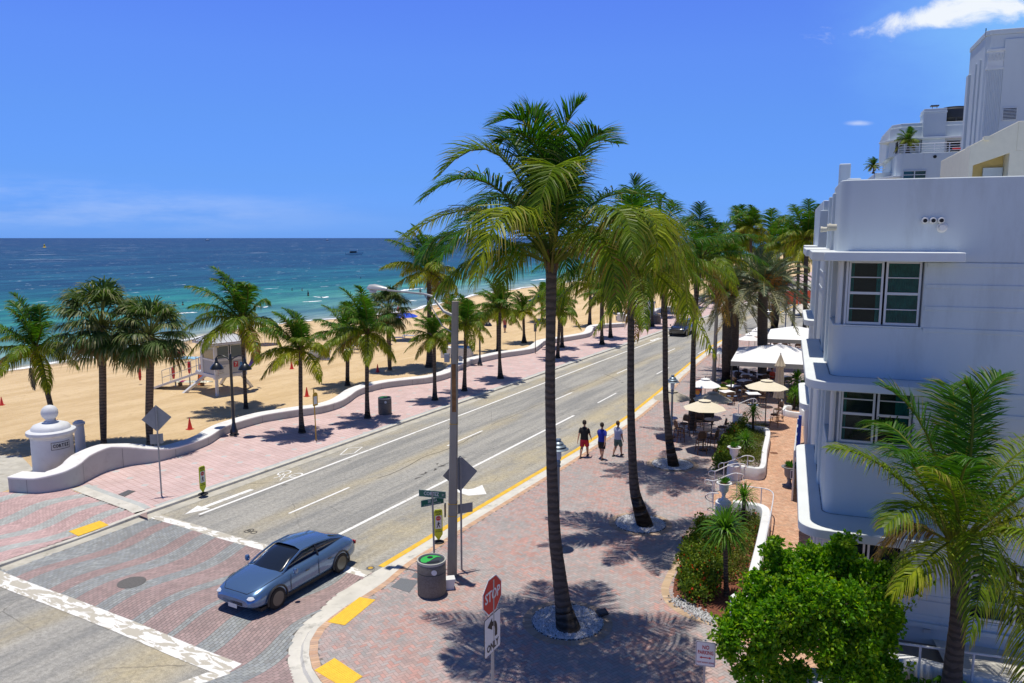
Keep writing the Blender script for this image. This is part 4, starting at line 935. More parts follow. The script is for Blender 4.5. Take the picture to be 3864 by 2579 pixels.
for k, (b, tp, L, lb) in enumerate([((2500, 1196), (2500, 1040), 3.2, 'first distant palm up the beach, behind the third tall palm'), ((2560, 1180), (2555, 1020), 3.4, 'second distant palm up the beach, left of the black oncoming vehicle'), ((2625, 1160), (2620, 1010), 3.6, 'third distant palm up the beach behind the parasols'), ((2690, 1140), (2690, 1000), 4.2, 'fourth distant palm up the beach behind the date palms'),
        ((2760, 1120), (2755, 985), 4.8, 'fifth distant palm up the beach behind the date palms'), ((2330, 1180), (2330, 1090), 3.2, 'distant palm on open sand beyond the wavy wall'), ((2390, 1165), (2392, 1075), 3.4, 'distant palm on open sand nearest the sea in the gap of the wall'), ((1700, 1290), (1702, 1185), 2.4, 'palm on the sand behind the concrete street light pole')]):
    palm('c', b, tp, L, 'c%d' % (k + 2), lb, GF, (.34, .18, .17), 0, rz=.3 * k)
GS = 'cabbage palms on the sand behind the wavy wall'
palm('s', (391, 1684), (381, 1232), 3.1, 's1', 'fuller cabbage palm with tan upper trunk, left of the pair behind the wall', GS, (.20, .175, .19), 0)
t = palm('s', (566, 1690), (566, 1268), 2.7, 's2', 'cabbage palm with a skirt of dead fronds, right of the pair behind the wall', GS, (.22, .19, .19), -.05)
mb = MB(); dead_skirt(mb, 1.9, 60, 4, .85); c = t.children[1].location; sk = mb.out('dead_frond', leafM, t, loc=tuple(c), cols=True)
palm('s', (1471, 1397), (1464, 1175), 2.6, 's1', 'cabbage palm rising behind the street light head, over the blue parasol', 'cabbage palms on the sand', (.22, .18, .18), 0)
# hanging dead frond of the leftmost palm
p = G(195, 1672); f = lambda x, y: tuple(AT(x, y, p.y)); mb = MB()
frond(mb, f(134, 1335), (AT(98, 1340, p.y)), (f(128, 1470)), .42, 40, (.11, .10, .08), (.2, .18, .14), (.2, .18, .14), 0, droop=1.4, wid=.05, r0=.03, start=.62, seed=9, rc=(.1, .08, .06))
tag(mb.out('dead_palm_frond', leafM, cols=True), 'grey dead palm frond hanging down from the leftmost palm', 'palm frond')
# date palms
GD = 'date palms by the cafe awnings'
palm('d', (2739, 1440), (2748, 1118), 3.3, 'd1', 'front date palm of the pair left of the near white cafe awning', GD, (.42, .36, .34), 0)
palm('d', (2768, 1402), (2776, 1100), 3.4, 'd2', 'rear date palm close behind its front twin, left of the near awning', GD, (.40, .36, .34), 0, rz=1)
palm('d', (2876, 1447), (2880, 1085), 4.3, 'd1', 'biggest date palm, its trunk rising in front of the near white awning', GD, (.44, .37, .36), 0, rz=2.4)
palm('d', (2922, 1244), (2932, 1075), 4.6, 'd2', 'date palm beyond the awnings, in front of the blue car', GD, (.55, .5, .48), 0, rz=.7)
palm('c', (3036, 1250), (3045, 905), 4.6, 'c6', 'tall palm beyond the hotel corner, crown against the sky', 'background palms by the hotel', (.3, .24, .22), 0, rz=1.0)
palm('c', (3070, 1190), (3075, 930), 5.0, 'c4', 'background palm with a rust-brown trunk beside the hotel corner', 'background palms by the hotel', (.3, .24, .22), 0, rz=2.0)
palm('c', (2836, 1090), (2834, 862), 5.6, 'c9', 'small far palm whose crown sticks up above the date palms', 'background palms by the hotel', (.35, .3, .3), 0, rz=0)
for k, (b, tp, L, ky) in enumerate([((2700, 1118), (2705, 930), 6, 'c3'), ((2790, 1085), (2795, 920), 8, 'c5'), ((2960, 1100), (2962, 930), 6.5, 'c7'), ((3010, 1110), (3015, 950), 6.0, 'c2'), ((2900, 1075), (2905, 930), 9.5, 'c8')]):
    palm('c', b, tp, L, ky, ['far palm above the black oncoming vehicle', 'far palm in the haze of crowns left of the biggest date palm', 'far palm right of the biggest date palm crown', 'far palm against the hotel wall edge', 'farthest palm in the middle of the row'][k], 'background palms by the hotel', (.4, .3, .3), 0, rz=k)
# bottom-right coconut palm
k2 = 914 / 2047.0; B1 = (3607, 2050)
def Q2(ax, ay, da, tx, ty, dt, kind):
    if ty < 1700: ty += 110; ay += 40
    f = lambda x, y, d: px2(x - B1[0], y - B1[1], d, 1 / 141.0)
    A = f(ax, ay, da); Tt = f(tx, ty, dt); A = 1.6 * A - .3 * Tt
    return (tuple(A), tuple(Tt), kind)
br_spec = [Q2(3540, 1640, .6, 3400, 1450, 1.0, 'g'), Q2(3600, 1600, -.4, 3570, 1410, -.3, 'gs'), Q2(3640, 1600, .2, 3740, 1400, .4, 'g'), Q2(3400, 1700, -.6, 3310, 1590, -1.2, 'g'), Q2(3480, 1820, -1.4, 3330, 1700, -2.2, 'm'), Q2(3400, 1800, .2, 3200, 1740, .2, 'm'), Q2(3420, 1850, -1.0, 3260, 1900, -1.6, 'm'),
    Q2(3420, 1930, -1.8, 3250, 2060, -2.2, 'y'), Q2(3780, 1720, -.5, 3960, 1560, -.8, 'm'), Q2(3820, 1780, .8, 4100, 1750, 1.4, 'm'), Q2(3820, 1850, -1.0, 4060, 1960, -1.6, 'y'), Q2(3700, 2130, -1.4, 3690, 2500, -1.9, 'yf'), Q2(3800, 2110, -.9, 3850, 2470, -1.2, 'yf'), Q2(3840, 1980, -.3, 3960, 2350, -.3, 'yf'), Q2(3500, 1880, -2.2, 3420, 2150, -2.8, 'mh'),
    Q2(3640, 1850, -2.2, 3700, 2060, -3.2, 'm'), Q2(3560, 1750, 1.6, 3480, 1750, 2.8, 'g'), Q2(3700, 1750, 1.6, 3850, 1700, 2.8, 'g'), Q2(3660, 1620, 1.0, 3690, 1470, 1.7, 'g'), Q2(3480, 1700, -1.4, 3440, 1560, -2.4, 'g'), Q2(3800, 1900, 1.2, 3920, 2120, 1.8, 'm'), Q2(3460, 2000, .5, 3400, 2230, .8, 'o'), Q2(3720, 1700, -1.6, 3800, 1640, -2.8, 'g')]
p = G(3588, 2655); q = AT(3607, 2060, p.y); d = q - p
t = T('coconut_palm', 'coconut palm at the bottom right with a ringed brown trunk, beside the white ramp wall', 'palm tree', p, 0, None)
trunk('trunk', [(0, 0, -.05), (-.02, 0, .8), (0, 0, 2.2), (d.x * .5, 0, 3.2), (d.x, d.y, d.z + .15)], [.26, .20, .17, .165, .19], barkM, t, rings=.09, n=20)
explicit_crown(br_spec, .88, 88, .032, 8).out('crown', leafM, t, loc=(d.x, d.y, d.z), cols=True)
# ================================================================= HOTEL AND BUILDINGS   (hotel frame: x along the front wall, y away along the street wall)
BR = -BA
m_stucco = M('stucco', (0.57, 0.63, 0.66), 0.75, var=0.02, vscale=0.6, bump=0.12, bscale=25, dirt=(0.50, 0.55, 0.57), dscale=0.5, stretch=(1.6, 1.6, .35))
m_frame = M('aluminium_frame', (0.62, 0.63, 0.63), 0.45, metal=0.2)
m_dark = M('near_black', (0.015, 0.017, 0.02), 0.9)
m_curt = M('teal_curtain', (0.02, 0.20, 0.18), 0.85, var=.2, vscale=6)
m_glass = bpy.data.materials.new('window_glass'); m_glass.use_nodes = True; nt = m_glass.node_tree; nt.nodes.clear()
_o = nd(nt, 'ShaderNodeOutputMaterial'); _mx = nd(nt, 'ShaderNodeMixShader'); _tr = nd(nt, 'ShaderNodeBsdfTransparent'); _gl = nd(nt, 'ShaderNodeBsdfGlossy'); _fr = nd(nt, 'ShaderNodeFresnel')
_tr.inputs[0].default_value = (.80, .90, .88, 1); _gl.inputs['Roughness'].default_value = .03; _fr.inputs[0].default_value = 1.5
nt.links.new(mth(nt, 'MULTIPLY', _fr.outputs[0], 0.45), _mx.inputs[0]); nt.links.new(_tr.outputs[0], _mx.inputs[1]); nt.links.new(_gl.outputs[0], _mx.inputs[2]); nt.links.new(_mx.outputs[0], _o.inputs[0])
def rpoly(pts):      # (x, y, radius) corners -> rounded polygon
    out = []; n = len(pts)
    for i, (x, y, r) in enumerate(pts):
        if r <= 0: out.append((x, y)); continue
        a = Vector(pts[i - 1][:2]); b = Vector((x, y)); c = Vector(pts[(i + 1) % n][:2])
        u = (a - b).normalized(); v = (c - b).normalized(); ang = u.angle(v); d = r / math.tan(ang / 2); cc = b + (u + v).normalized() * (r / math.sin(ang / 2))
        p0 = b + u * d; p1 = b + v * d; a0 = math.atan2(p0.y - cc.y, p0.x - cc.x); a1 = math.atan2(p1.y - cc.y, p1.x - cc.x); da = (a1 - a0 + PI) % (2 * PI) - PI
        for k in range(9): q = a0 + da * k / 8; out.append((cc.x + r * math.cos(q), cc.y + r * math.sin(q)))
    return out
hotel = T('hotel_building', 'white art deco hotel wing with rounded corner ledges, filling the right edge', 'building', (0, 0, 0), BR)
AF, BLW = 21.8, 1.22
def body(r, cut=None): # plan of the wing; cut = window recess
    if not cut: return rpoly([(BLW, AF, r), (16, AF, 0), (16, 44, 0), (BLW, 44, 0)])
    bx, dy, ly, dx = cut    # recess reaches bx along front (depth dy) and ly along the street side (depth dx)
    return [(BLW + dx, AF + dy), (bx, AF + dy), (bx, AF), (16, AF), (16, 44), (BLW, 44), (BLW, ly), (BLW + dx, ly)]
mb = MB()
mb.prism(body(.28), -.5, 1.15); mb.prism(body(0, (3.33, .17, 24.0, .17)), 1.15, 2.86); mb.prism(body(.28), 2.86, 5.26)
mb.prism(body(0, (3.28, .20, 24.0, .20)), 5.26, 6.9); mb.prism(body(.28), 6.9, 8.49); mb.prism(body(0, (3.28, .20, 24.0, .20)), 8.49, 10.19)
par = rpoly([(BLW, AF, .28), (16, AF, 0), (16, 44, 0), (BLW, 44, 0)]); pin = [(BLW + .3, AF + .3), (15.7, AF + .3), (15.7, 43.7), (BLW + .3, 43.7)]
mb.prism(rpoly([(BLW, AF, .28), (16, AF, 0), (16, 33, 0), (BLW + .25, 33, 0), (BLW + .25, 25.2, 0), (BLW, 25.2, 0)]), 10.19, 12.3); mb.bb(BLW, 16, 33.3, 44, 10.19, 12.3)
# unlit rooms are thin panels in the recess, their darkness put into the colour
mb.out('wall', m_stucco, hotel, smooth=True, bevel=.025)
# raised mouldings between the grooves, right of the windows
mb = MB()
for z in (8.46, 9.02, 9.58, 10.13): mb.bb(3.34, 16, AF - .022, AF + .05, z - .06, z + .05)
for z in (6.86, 6.31, 5.77, 5.22): mb.bb(3.34, 16, AF - .022, AF + .05, z - .06, z + .05)
for z in (1.26, .70, 1.82): mb.bb(3.42, 16, AF - .022, AF + .05, z - .05, z + .05)
mb.bb(1.5, 16, AF - .10, AF + .02, .42, .54)
mb.bb(BLW - .015, BLW + .05, 24.8, 33, 9.5, 9.58); mb.bb(BLW - .015, BLW + .05, 24.8, 33, 8.9, 8.98)
mb.out('moulding', m_stucco, hotel, bevel=.01)
# street-side piers
mb = MB()
for a in (24.35, 26.6): mb.bb(BLW - .07, BLW + .05, a, a + .5, -.3, 12.1)
mb.bb(BLW - .10, BLW + .4, 33.2, 33.9, -.3, 11.9)
mb.out('pier', m_stucco, hotel, bevel=.02)
mb = MB(); mb.bb(1.50, 1.85, 24.1, 24.6, 11.9, 12.5); mb.out('roof_step', m_stucco, hotel, bevel=.03); mb = MB(); mb.bb(1.34, 1.66, 25.6, 25.85, 11.6, 13.05); mb.out('roof_fin', m_stucco, hotel, bevel=.03)
for a in (23.1, 24.0, 29.0):
    mb = MB(); mb.tube([(BLW + .05, a, 11.1), (BLW - .20, a, 11.1)], [.085, .085], 14); mb.tube([(BLW - .205, a, 11.1), (BLW - .14, a, 11.1)], [.10, .10], 14); mb.out('drain_spout', M('aged_spout', (.52, .50, .42), .8, var=.1), hotel, smooth=True)
# ledges
def ledge(poly, z0, z1, nm='ledge', mat=None): mb = MB(); mb.prism(poly, z0, z1); return mb.out(nm, mat or m_ledge, hotel, smooth=True, bevel=.018)
m_ledge = M('ledge_paint', (0.67, 0.71, 0.71), 0.7, var=0.03, vscale=1, bump=0.15, bscale=20, dirt=(0.66, 0.67, 0.66), dscale=1.8)
L1 = ledge(rpoly([(BLW + .05, 29.2, 0), (.58, 29.2, .5), (.58, 20.45, .62), (4.15, 20.45, .5), (4.15, AF + .02, 0), (BLW + .05, AF + .3, 0)]), 3.02, 3.27)
L2 = ledge(rpoly([(BLW + .05, 29.8, 0), (.58, 29.8, .5), (.58, 20.8, .62), (4.05, 20.8, .9), (4.05, AF + .02, 0), (BLW + .05, AF + .3, 0)]), 6.89, 7.12)
L3 = ledge([(BLW + .05, 24.2), (.58, 24.2), (.58, 21.3), (.86, 20.95), (4.02, 20.95), (4.02, AF + .02), (BLW + .05, AF + .3)], 10.22, 10.45)
ledge([(BLW + .05, 30.0), (.50, 30.0), (.50, 25.2), (BLW + .05, 25.2)], 10.24, 10.46)
for z in (3.27, 7.12): ledge(rpoly([(BLW + .05, 42, 0), (.80, 42, .5), (.80, 36.2, .6), (BLW + .05, 36.2, 0)]), z - .24, z)
ledge(rpoly([(BLW + .05, 42, 0), (.7, 42, .3), (.7, 37.2, .3), (BLW + .05, 37.2, 0)]), 10.22, 10.44)
# dark mottled strip where the wall meets each ledge
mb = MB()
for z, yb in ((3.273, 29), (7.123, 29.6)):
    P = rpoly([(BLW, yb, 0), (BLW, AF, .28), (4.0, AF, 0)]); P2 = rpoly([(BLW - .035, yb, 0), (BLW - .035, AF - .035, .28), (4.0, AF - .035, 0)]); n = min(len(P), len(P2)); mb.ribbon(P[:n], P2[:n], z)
mb.out('ledge_line', M('mottled_dark_grey', (.28, .29, .30), .9, var=.5, vscale=9), hotel)
# windows
def casement(x0, x1, z0, z1, y, rows=(0.25, 0.5, 0.75), thick=(1,), curtain=1.0, nm='window', axis='x', awn=None):
    fr = MB(); f = .055
    def bbx(a0, a1, b0, b1, c0, c1, m):    # a along wall, b outward depth
        if axis == 'x': m.bb(a0, a1, y + b0, y + b1, c0, c1)
        else: m.bb(y + b0, y + b1, a0, a1, c0, c1)
    bbx(x0, x0 + f, -.06, 0, z0, z1, fr); bbx(x1 - f, x1, -.06, 0, z0, z1, fr); bbx(x0 + f, x1 - f, -.06, 0, z0, z0 + f * 1.3, fr); bbx(x0 + f, x1 - f, -.06, 0, z1 - f * .8, z1, fr)
    for i, r in enumerate(rows): 
        h = .035 if i in thick else .014; z = z0 + (z1 - z0) * r; bbx(x0 + f, x1 - f, -.052, -.004, z - h, z + h, fr)
    w_ = fr.out(nm, m_frame, hotel, bevel=.006)
    g = MB(); bbx(x0 + f, x1 - f, -.028, -.022, z0 + f, z1 - f * .8, g); g.out('pane', m_glass, w_)
    bk = MB(); bbx(x0 + .01, x1 - .01, .02, .03, z0 + .01, z1 - .01, bk); 
    return w_
def curtain(x0, x1, z0, z1, y, axis='x', dens=26):
    mb = MB(); rows = []
    n = int((x1 - x0) * dens) * 4
    for z in (z0, z1): rows.append([((x0 + (x1 - x0) * k / n), y + .028 * math.sin(k * PI / 2 + .6 * math.sin(k * .37)), z) if axis == 'x' else (y + .02 * math.sin(k * PI / 2), x0 + (x1 - x0) * k / n, z) for k in range(n + 1)])
    mb.grid(rows); return mb.out('curtain', m_curt, hotel, smooth='all')
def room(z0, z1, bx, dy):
    mb = MB(); mb.bb(1.50, bx - .03, AF + dy - .002 - .012, AF + dy - .002, z0 + .01, z1 - .01); mb.out('dark_backing', m_dark, hotel)
for (z0, z1, bx, dy) in ((8.53, 10.19, 3.28, .2), (5.30, 6.9, 3.28, .2)):
    casement(1.52, 2.36, z0, z1, AF + dy - .06); casement(2.41, 3.24, z0, z1, AF + dy - .06); room(z0, z1, bx, dy)
    curtain(2.46, 3.20, z0 + .05, z1 - .04, AF + dy - .055) if z0 > 8 else curtain(2.85, 3.20, z0 + .05, z1 - .04, AF + dy - .055)
    curtain(1.57, 1.66, z0 + .05, z1 - .04, AF + dy - .055); curtain(2.20, 2.31, z0 + .05, z1 - .04, AF + dy - .055) if z0 > 8 else None
    # corner post and street-side window
    mb = MB(); mb.lathe([(.075, z0 - .04), (.075, z1)], (1.33, AF + .11, 0), 14); mb.bb(1.455, 1.51, AF + .05, AF + .19, z0 - .02, z1); mb.bb(1.27, 1.40, AF + .25, AF + .33, z0 - .02, z1); mb.out('corner_post', m_frame, hotel, smooth=True)
    casement(22.2, 23.0, z0, z1, BLW + .2 - .002 + .06 - .06, axis='y'); casement(23.05, 23.9, z0, z1, BLW + .198, axis='y')
    mb = MB(); mb.bb(1.20, 3.30, AF - .03, AF + .19, z0 - .045, z0 - .012); mb.out('sill', m_ledge, hotel, bevel=.01)
m_awn = M('blue_banner', (.01, .05, .42), .6, var=.2, vscale=5)
for x0, x1 in ((1.52, 2.34), (2.40, 3.26)):
    w_ = casement(x0, x1, 1.2, 2.86, AF + .10, rows=(.27, .52, .80), thick=(2,))
    mb = MB(); mb.bb(x0 + .06, x1 - .06, AF + .082, AF + .09, 2.56, 2.80); mb.out('blue_pane', m_awn, w_)
room(1.2, 2.86, 3.33, .17)
for x0 in (4.86, 5.90, 6.9, 7.9):
    mb = MB(); mb.bb(x0 - .05, x0 + .97, AF - .004, AF + .01, .80, 2.45); mb.out('dark_backing', m_dark, hotel)
    casement(x0, x0 + .92, .84, 2.42, AF - .006, rows=(.33, .55, .78), thick=(2,)); curtain(x0 + .6, x0 + .86, .9, 2.38, AF - .012) if x0 < 6 else None
mb = MB()
for k in range(9): mb.bb(1.36 + k * .014, 1.372 + k * .014, AF - .02 - .004 * k, AF + .02, -.3, 3.0)
mb.bb(1.27, 1.50, AF - .015, AF + .05, -.3, 3.01); mb.out('fluted_pilaster', m_stucco, hotel)
# vents, wall lamp
m_pvc = M('vent_plastic', (.70, .70, .68), .5, dirt=(.45, .44, .40), dscale=8)
for b_, z in ((3.20, 11.24), (3.385, 11.24), (3.565, 11.24)):
    mb = MB(); mb.lathe([(.045, -.02), (.075, -.02), (.08, .03), (.075, .09), (.045, .10)], (0, 0, 0), 16); mb.v = [(x, -zz, y) for x, y, zz in mb.v]
    o = mb.out('vent_pipe', m_pvc, hotel, smooth=True, loc=(b_, AF, z)); mb = MB(); mb.lathe([(.05, 0), (.0, 0.001)], (0, 0, 0), 14); mb.v = [(x, -zz, y) for x, y, zz in mb.v]; mb.out('vent_mouth', m_dark, hotel, loc=(b_, AF - .103, z - .005))
mb = MB(); mb.lathe([(.10, -.02), (.125, -.01), (.125, .02), (.09, .035), (.075, .03), (.075, .10), (.0, .10)], (0, 0, 0), 20); mb.v = [(x, -zz, y) for x, y, zz in mb.v]; mb.out('round_vent', m_pvc, hotel, smooth=True, loc=(3.6, AF, 11.06))
mb = MB(); mb.lathe([(.12, 1.82), (.13, 2.30)], (4.08, AF, 0), 16, a0=PI, a1=2 * PI); 
for z in (1.80, 1.84, 2.24, 2.30): mb.lathe([(.12, z - .008), (.155, z - .008), (.155, z + .008), (.12, z + .008)], (4.08, AF, 0), 16, a0=PI, a1=2 * PI)
mb.out('wall_lamp', M('lamp_shell', (.6, .62, .66), .4), hotel, smooth=True)
for x0 in (3.9, 6.2):
    mb = MB(); mb.bb(x0, x0 + .16, AF - .06, AF + .01, .27, .36); mb.out('wall_bracket', m_frame, hotel)
# vertical sign seen edge-on, entrance door standing open
mb = MB(); mb.bb(.66, .78, 31.0, 31.12, 2.2, 3.9, (1, 1, 1))
for k in range(5): mb.bb(.62, .70, 30.93, 31.0, 2.25 + k * .33, 2.45 + k * .33)
mb.out('blue_sign', M('blue_enamel', (.01, .06, .38), .3), hotel)
pD0 = G(2988, 1892); pD1 = G(3006, 1640 + 60); door = T('hotel_door', 'open glazed entrance door with grey frame and blue glass by the hotel wall', 'door', pD0)
dx = G(3003, 1742) - pD0; L_ = dx.length; az = math.atan2(dx.y, dx.x); door.rotation_euler = (0, 0, az)
mb = MB(); hD = 2.15; mb.bb(0, .10, -.03, .03, .02, hD); mb.bb(L_ - .1, L_, -.03, .03, .02, hD); mb.bb(.10, L_ - .1, -.03, .03, .02, .22); mb.bb(.10, L_ - .1, -.03, .03, hD - .12, hD); mb.bb(.10, L_ - .1, -.028, .028, 1.45, 1.50); mb.out('frame', m_frame, door, bevel=.005)
mb = MB(); mb.bb(.10, L_ - .1, -.006, .006, .22, hD - .12); mb.out('pane', M('blue_glass', (.02, .05, .30), .05, coat=1), door)
mb = MB(); mb.tube([(.16, .04, .9), (.16, .1, .9), (.16, .1, 1.25), (.16, .04, 1.25)], .012, 8); mb.out('handle', m_frame, door)

# ---- white tower behind
def tower_frame(name, label, cat='building'): return T(name, label, cat, (0, 0, 0), BR)
k60 = 60 / 32.0
def zt(z): return HC + (z - HC) * k60
tw = tower_frame('tower_building', 'tall white stucco tower with fluted pilaster and chamfered top at the upper right')
mb = MB(); A = 60.0; xL = 5.84 * k60; xr = 22.0
# plan: chamfered left corner
xL = 11.7; mb.prism([(xL, A + .25), (xL + .25, A), (xr, A), (xr, A + 5), (xL, A + 5)], 0, zt(17.9)); mb.prism([(xL - .05, A + .2), (xL + .2, A - .06), (xr, A - .06), (xr, A + 5.05), (xL - .05, A + 5.05)], zt(17.9), zt(18.07)); mb.out('wall', m_stucco, tw, bevel=.03)
mb = MB(); p0, p1 = 6.3 * k60, 6.79 * k60
mb.bb(p0, p1, A - .12, A + .1, 10, zt(16.74)); n = 9
for k in range(n): mb.lathe([(.04, 10), (.04, zt(16.72))], (p0 + .05 + (p1 - p0 - .1) * k / (n - 1), A - .12, 0), 8)
mb.out('fluted_pilaster', m_stucco, tw, smooth=True)
mb = MB(); mb.bb(p0 - .04, p1 + .04, A - .17, A + .1, zt(16.70), zt(16.78)); mb.bb(p0, p1, A - .14, A + .1, zt(16.78), zt(17.32)); mb.bb(p0 - .05, p1 + .05, A - .2, A + .1, zt(17.32), zt(17.40))
for k in range(5): u = p0 + .08 + k * (p1 - p0 - .16) / 4; mb.tube([(u - .08, A - .15, zt(17.0)), (u, A - .17, zt(17.25)), (u + .08, A - .15, zt(17.0))], .018, 6)
mb.out('carved_capital', m_ledge, tw, bevel=.01)
mb = MB(); mb.bb(6.80 * k60, xr, A - .09, A + .1, 10, zt(17.72)); mb.out('raised_panel', m_stucco, tw, bevel=.02)
mb = MB(); mb.bb(xL - .10, xL + .3, A + 1.1, A + 1.5, 10, zt(17.2)); mb.bb(xL - .10, xL + .3, A + 2.4, A + 2.8, 10, zt(17.2)); mb.bb(xL - .16, xL + .3, A + 4.2, A + 4.9, 10, zt(17.0)); mb.out('corner_rib', m_stucco, tw, bevel=.02)
l0, l1, z0, z1 = 6.89 * k60, 7.35 * k60, zt(14.92), zt(15.38)
mb = MB(); mb.bb(l0, l1, A - .13, A - .1, z0, z0 + .06); mb.bb(l0, l1, A - .13, A - .1, z1 - .06, z1); mb.bb(l0, l0 + .05, A - .13, A - .1, z0, z1); mb.bb(l1 - .05, l1, A - .13, A - .1, z0, z1)
for k in range(8): mb.box(((l0 + l1) / 2, A - .12, z0 + .08 + k * (z1 - z0 - .12) / 8), (l1 - l0 - .1, .09, .02), rx=.6)
lv = mb.out('louvre', m_ledge, tw); mb = MB(); mb.bb(l0 + .02, l1 - .02, A - .098, A - .094, z0, z1); mb.out('louvre_back', m_dark, lv)
mb = MB(); mb.tube([(6.22 * k60, A + .3, zt(17.9)), (6.22 * k60, A + .3, zt(18.18))], .03, 6); mb.out('antenna', m_dark, tw)
# ---- terrace block
k75 = 75 / 40.0
def zq(z): return HC + (z - HC) * k75
tb = tower_frame('terrace_building', 'white stepped hotel block with roof terrace railing left of the tower'); A = 75.0
mb = MB(); xw = 4.58 * k75; xe = 15.5
mb.prism(rpoly([(xw, A, .5), (xe, A, 0), (xe, A + 12, 0), (xw, A + 12, 0)]), 0, zq(14.70))
mb.prism([(8.95, A + 2.4), (xe, A + 2.4), (xe, A + 12), (8.2, A + 12), (8.2, A + 3.4)], zq(14.70), zq(16.05)); mb.prism([(9.0, A + 2.5), (xe, A + 2.5), (xe, A + 12), (8.3, A + 12), (8.3, A + 3.4)], zq(16.05), zq(16.22)); mb.prism([(3.85 * k75, A + 4), (9, A + 4), (9, A + 12), (3.85 * k75, A + 12)], 0, zq(14.0)); mb.out('wall', m_stucco, tb, bevel=.03)
mb = MB(); mb.prism([(3.95 * k75, A + 4.5), (8.6, A + 1.7), (xe, A + 1.7), (xe, A + 4), (8.5, A + 6)], zq(15.42), zq(15.50)); mb.prism([(3.5 * k75, A + 4.5), (4.4 * k75, A - .2), (4.7 * k75, A - .3), (4.75 * k75, A + 1), (4.6 * k75, A + 6)], zq(13.60), zq(13.68)); mb.out('eave', m_ledge, tb, bevel=.02)
mb = MB(); mb.bb(5.67 * k75, 6.62 * k75, A + 1.9, A + 4, zq(14.7), zq(16.80)); mb.bb(5.65 * k75, 6.64 * k75, A + 1.87, A + 4.03, zq(16.60), zq(16.68)); mb.out('chimney', m_stucco, tb, bevel=.02)
mb = MB(); cxx = 6.15 * k75; mb.bb(cxx - .32, cxx + .32, A + 2.4, A + 3.0, zq(16.95), zq(17.0)); mb.bb(cxx - .2, cxx + .2, A + 2.5, A + 2.9, zq(16.8), zq(16.84)); [mb.tube([(cxx + a, A + 2.6, zq(16.8)), (cxx + a, A + 2.6, zq(16.96))], .02, 6) for a in (-.18, .18)]; mb.out('chimney_cap', M('dark_metal', (.05, .05, .055), .5), tb)
mb = MB(); x0, x1 = 4.62 * k75, xe; zf = zq(14.70)
for z in (.16, .36, .56, .78): mb.tube([(x0 + .1, A + 3.6, zf + z), (x0, A + .4, zf + z), (x0 + .35, A + .12, zf + z), (x1, A + .1, zf + z)], .028, 6)
for k in range(6): mb.tube([(x0 + .4 + k * 1.15, A + .12, zf), (x0 + .4 + k * 1.15, A + .12, zf + .8)], .035, 6)
for k in range(3): mb.tube([(x0 + .03 * k, A + .6 + k, zf), (x0 + .03 * k, A + .6 + k, zf + .8)], .035, 6)
for z in (.16, .36, .56, .78): mb.tube([(3.72 * k75, A + 7, zq(14.02) + z), (3.85 * k75, A + 4.2, zq(14.02) + z), (4.3 * k75, A + 4.1, zq(14.02) + z)], .028, 6)
mb.out('railing', M('railing_white', (.8, .8, .82), .4), tb)
mb = MB(); mb.bb(6.76 * k75, 7.3 * k75, A + 2.36, A + 2.39, zq(14.72), zq(15.32)); mb.out('terrace_door', m_dark, tb)
mb = MB(); mb.bb(4.86 * k75, 5.77 * k75, A - .02, A + .01, zq(13.3), zq(13.87)); wn_ = mb.out('window', M('green_dark_glass', (.01, .06, .055), .08, coat=.5), tb)
mb = MB(); x0, x1 = 4.82 * k75, 5.80 * k75; mb.bb(x0, x1, A - .07, A - .02, zq(13.87), zq(13.91)); mb.bb((x0 + x1) / 2 - .04, (x0 + x1) / 2 + .04, A - .07, A - .02, zq(13.2), zq(13.87)); mb.bb(x0, x1, A - .06, A - .02, zq(13.69), zq(13.72)); mb.bb(x0 - .02, x0 + .06, A - .07, A - .02, zq(13.2), zq(13.9)); mb.bb(x1 - .06, x1, A - .07, A - .02, zq(13.2), zq(13.9)); mb.out('frame', m_frame, wn_)
mb = MB(); mb.lathe([(.06, 0), (.14, 0), (.14, .05), (.06, .05)], (0, 0, 0), 14); mb.v = [(x, -z, y) for x, y, z in mb.v]; mb.out('drain_ring', m_dark, tb, loc=(6.1 * k75, A, zq(14.5)))
mb = MB(); mb.bb(xw - .02, xw + .04, A + 1.0, A + 2.2, zq(14.8), zq(15.3)); mb.out('side_window', m_dark, tb)
tk = tower_frame('water_tank', 'black round water tank on the roof beside the white tower', 'tank'); mb = MB(); mb.lathe([(.75, 0), (1.15, .35), (1.25, .45), (1.25, 1.2), (1.0, 1.3), (.95, 1.45), (0, 1.5)], (7.15 * k75, A + 4.5, zq(16.22)), 24); mb.out('drum', M('black_tank', (.03, .032, .034), .5), tk, smooth=True)
for a in (2.6, 3.6, 4.7, 5.8): mb = MB(); [mb.tube([(7.15 * k75 + 1.2 * math.cos(a), A + 4.5 + 1.2 * math.sin(a), zq(16.2)), (7.15 * k75 + 1.2 * math.cos(a), A + 4.5 + 1.2 * math.sin(a), zq(16.22) + .5)], .05, 6)]; mb.out('leg', M('dark_metal'), tk)
def pot_palm(pos, L, seed, label):
    t = T('terrace_palm', label, 'palm tree', pos); trunk('trunk', [(0, 0, 0), (0.03, 0, .35 * L), (0, 0, .8 * L)], [.16 * L, .08 * L, .05 * L], barkM, t); c = bpy.data.objects.new('crown', crown_mesh('c%d' % seed)); C.objects.link(c); c.parent = t; c.location = (0, 0, .8 * L); c.scale = (L,) * 3
pot_palm(BL(5.02 * k75, A + .9, zf), 1.35, 4, 'small palm behind the railing of the white roof terrace')
pot_palm(BL(3.80 * k75, A + 4.8, zq(14.0)), .9, 7, 'small palm on the lower left balcony of the terrace block')
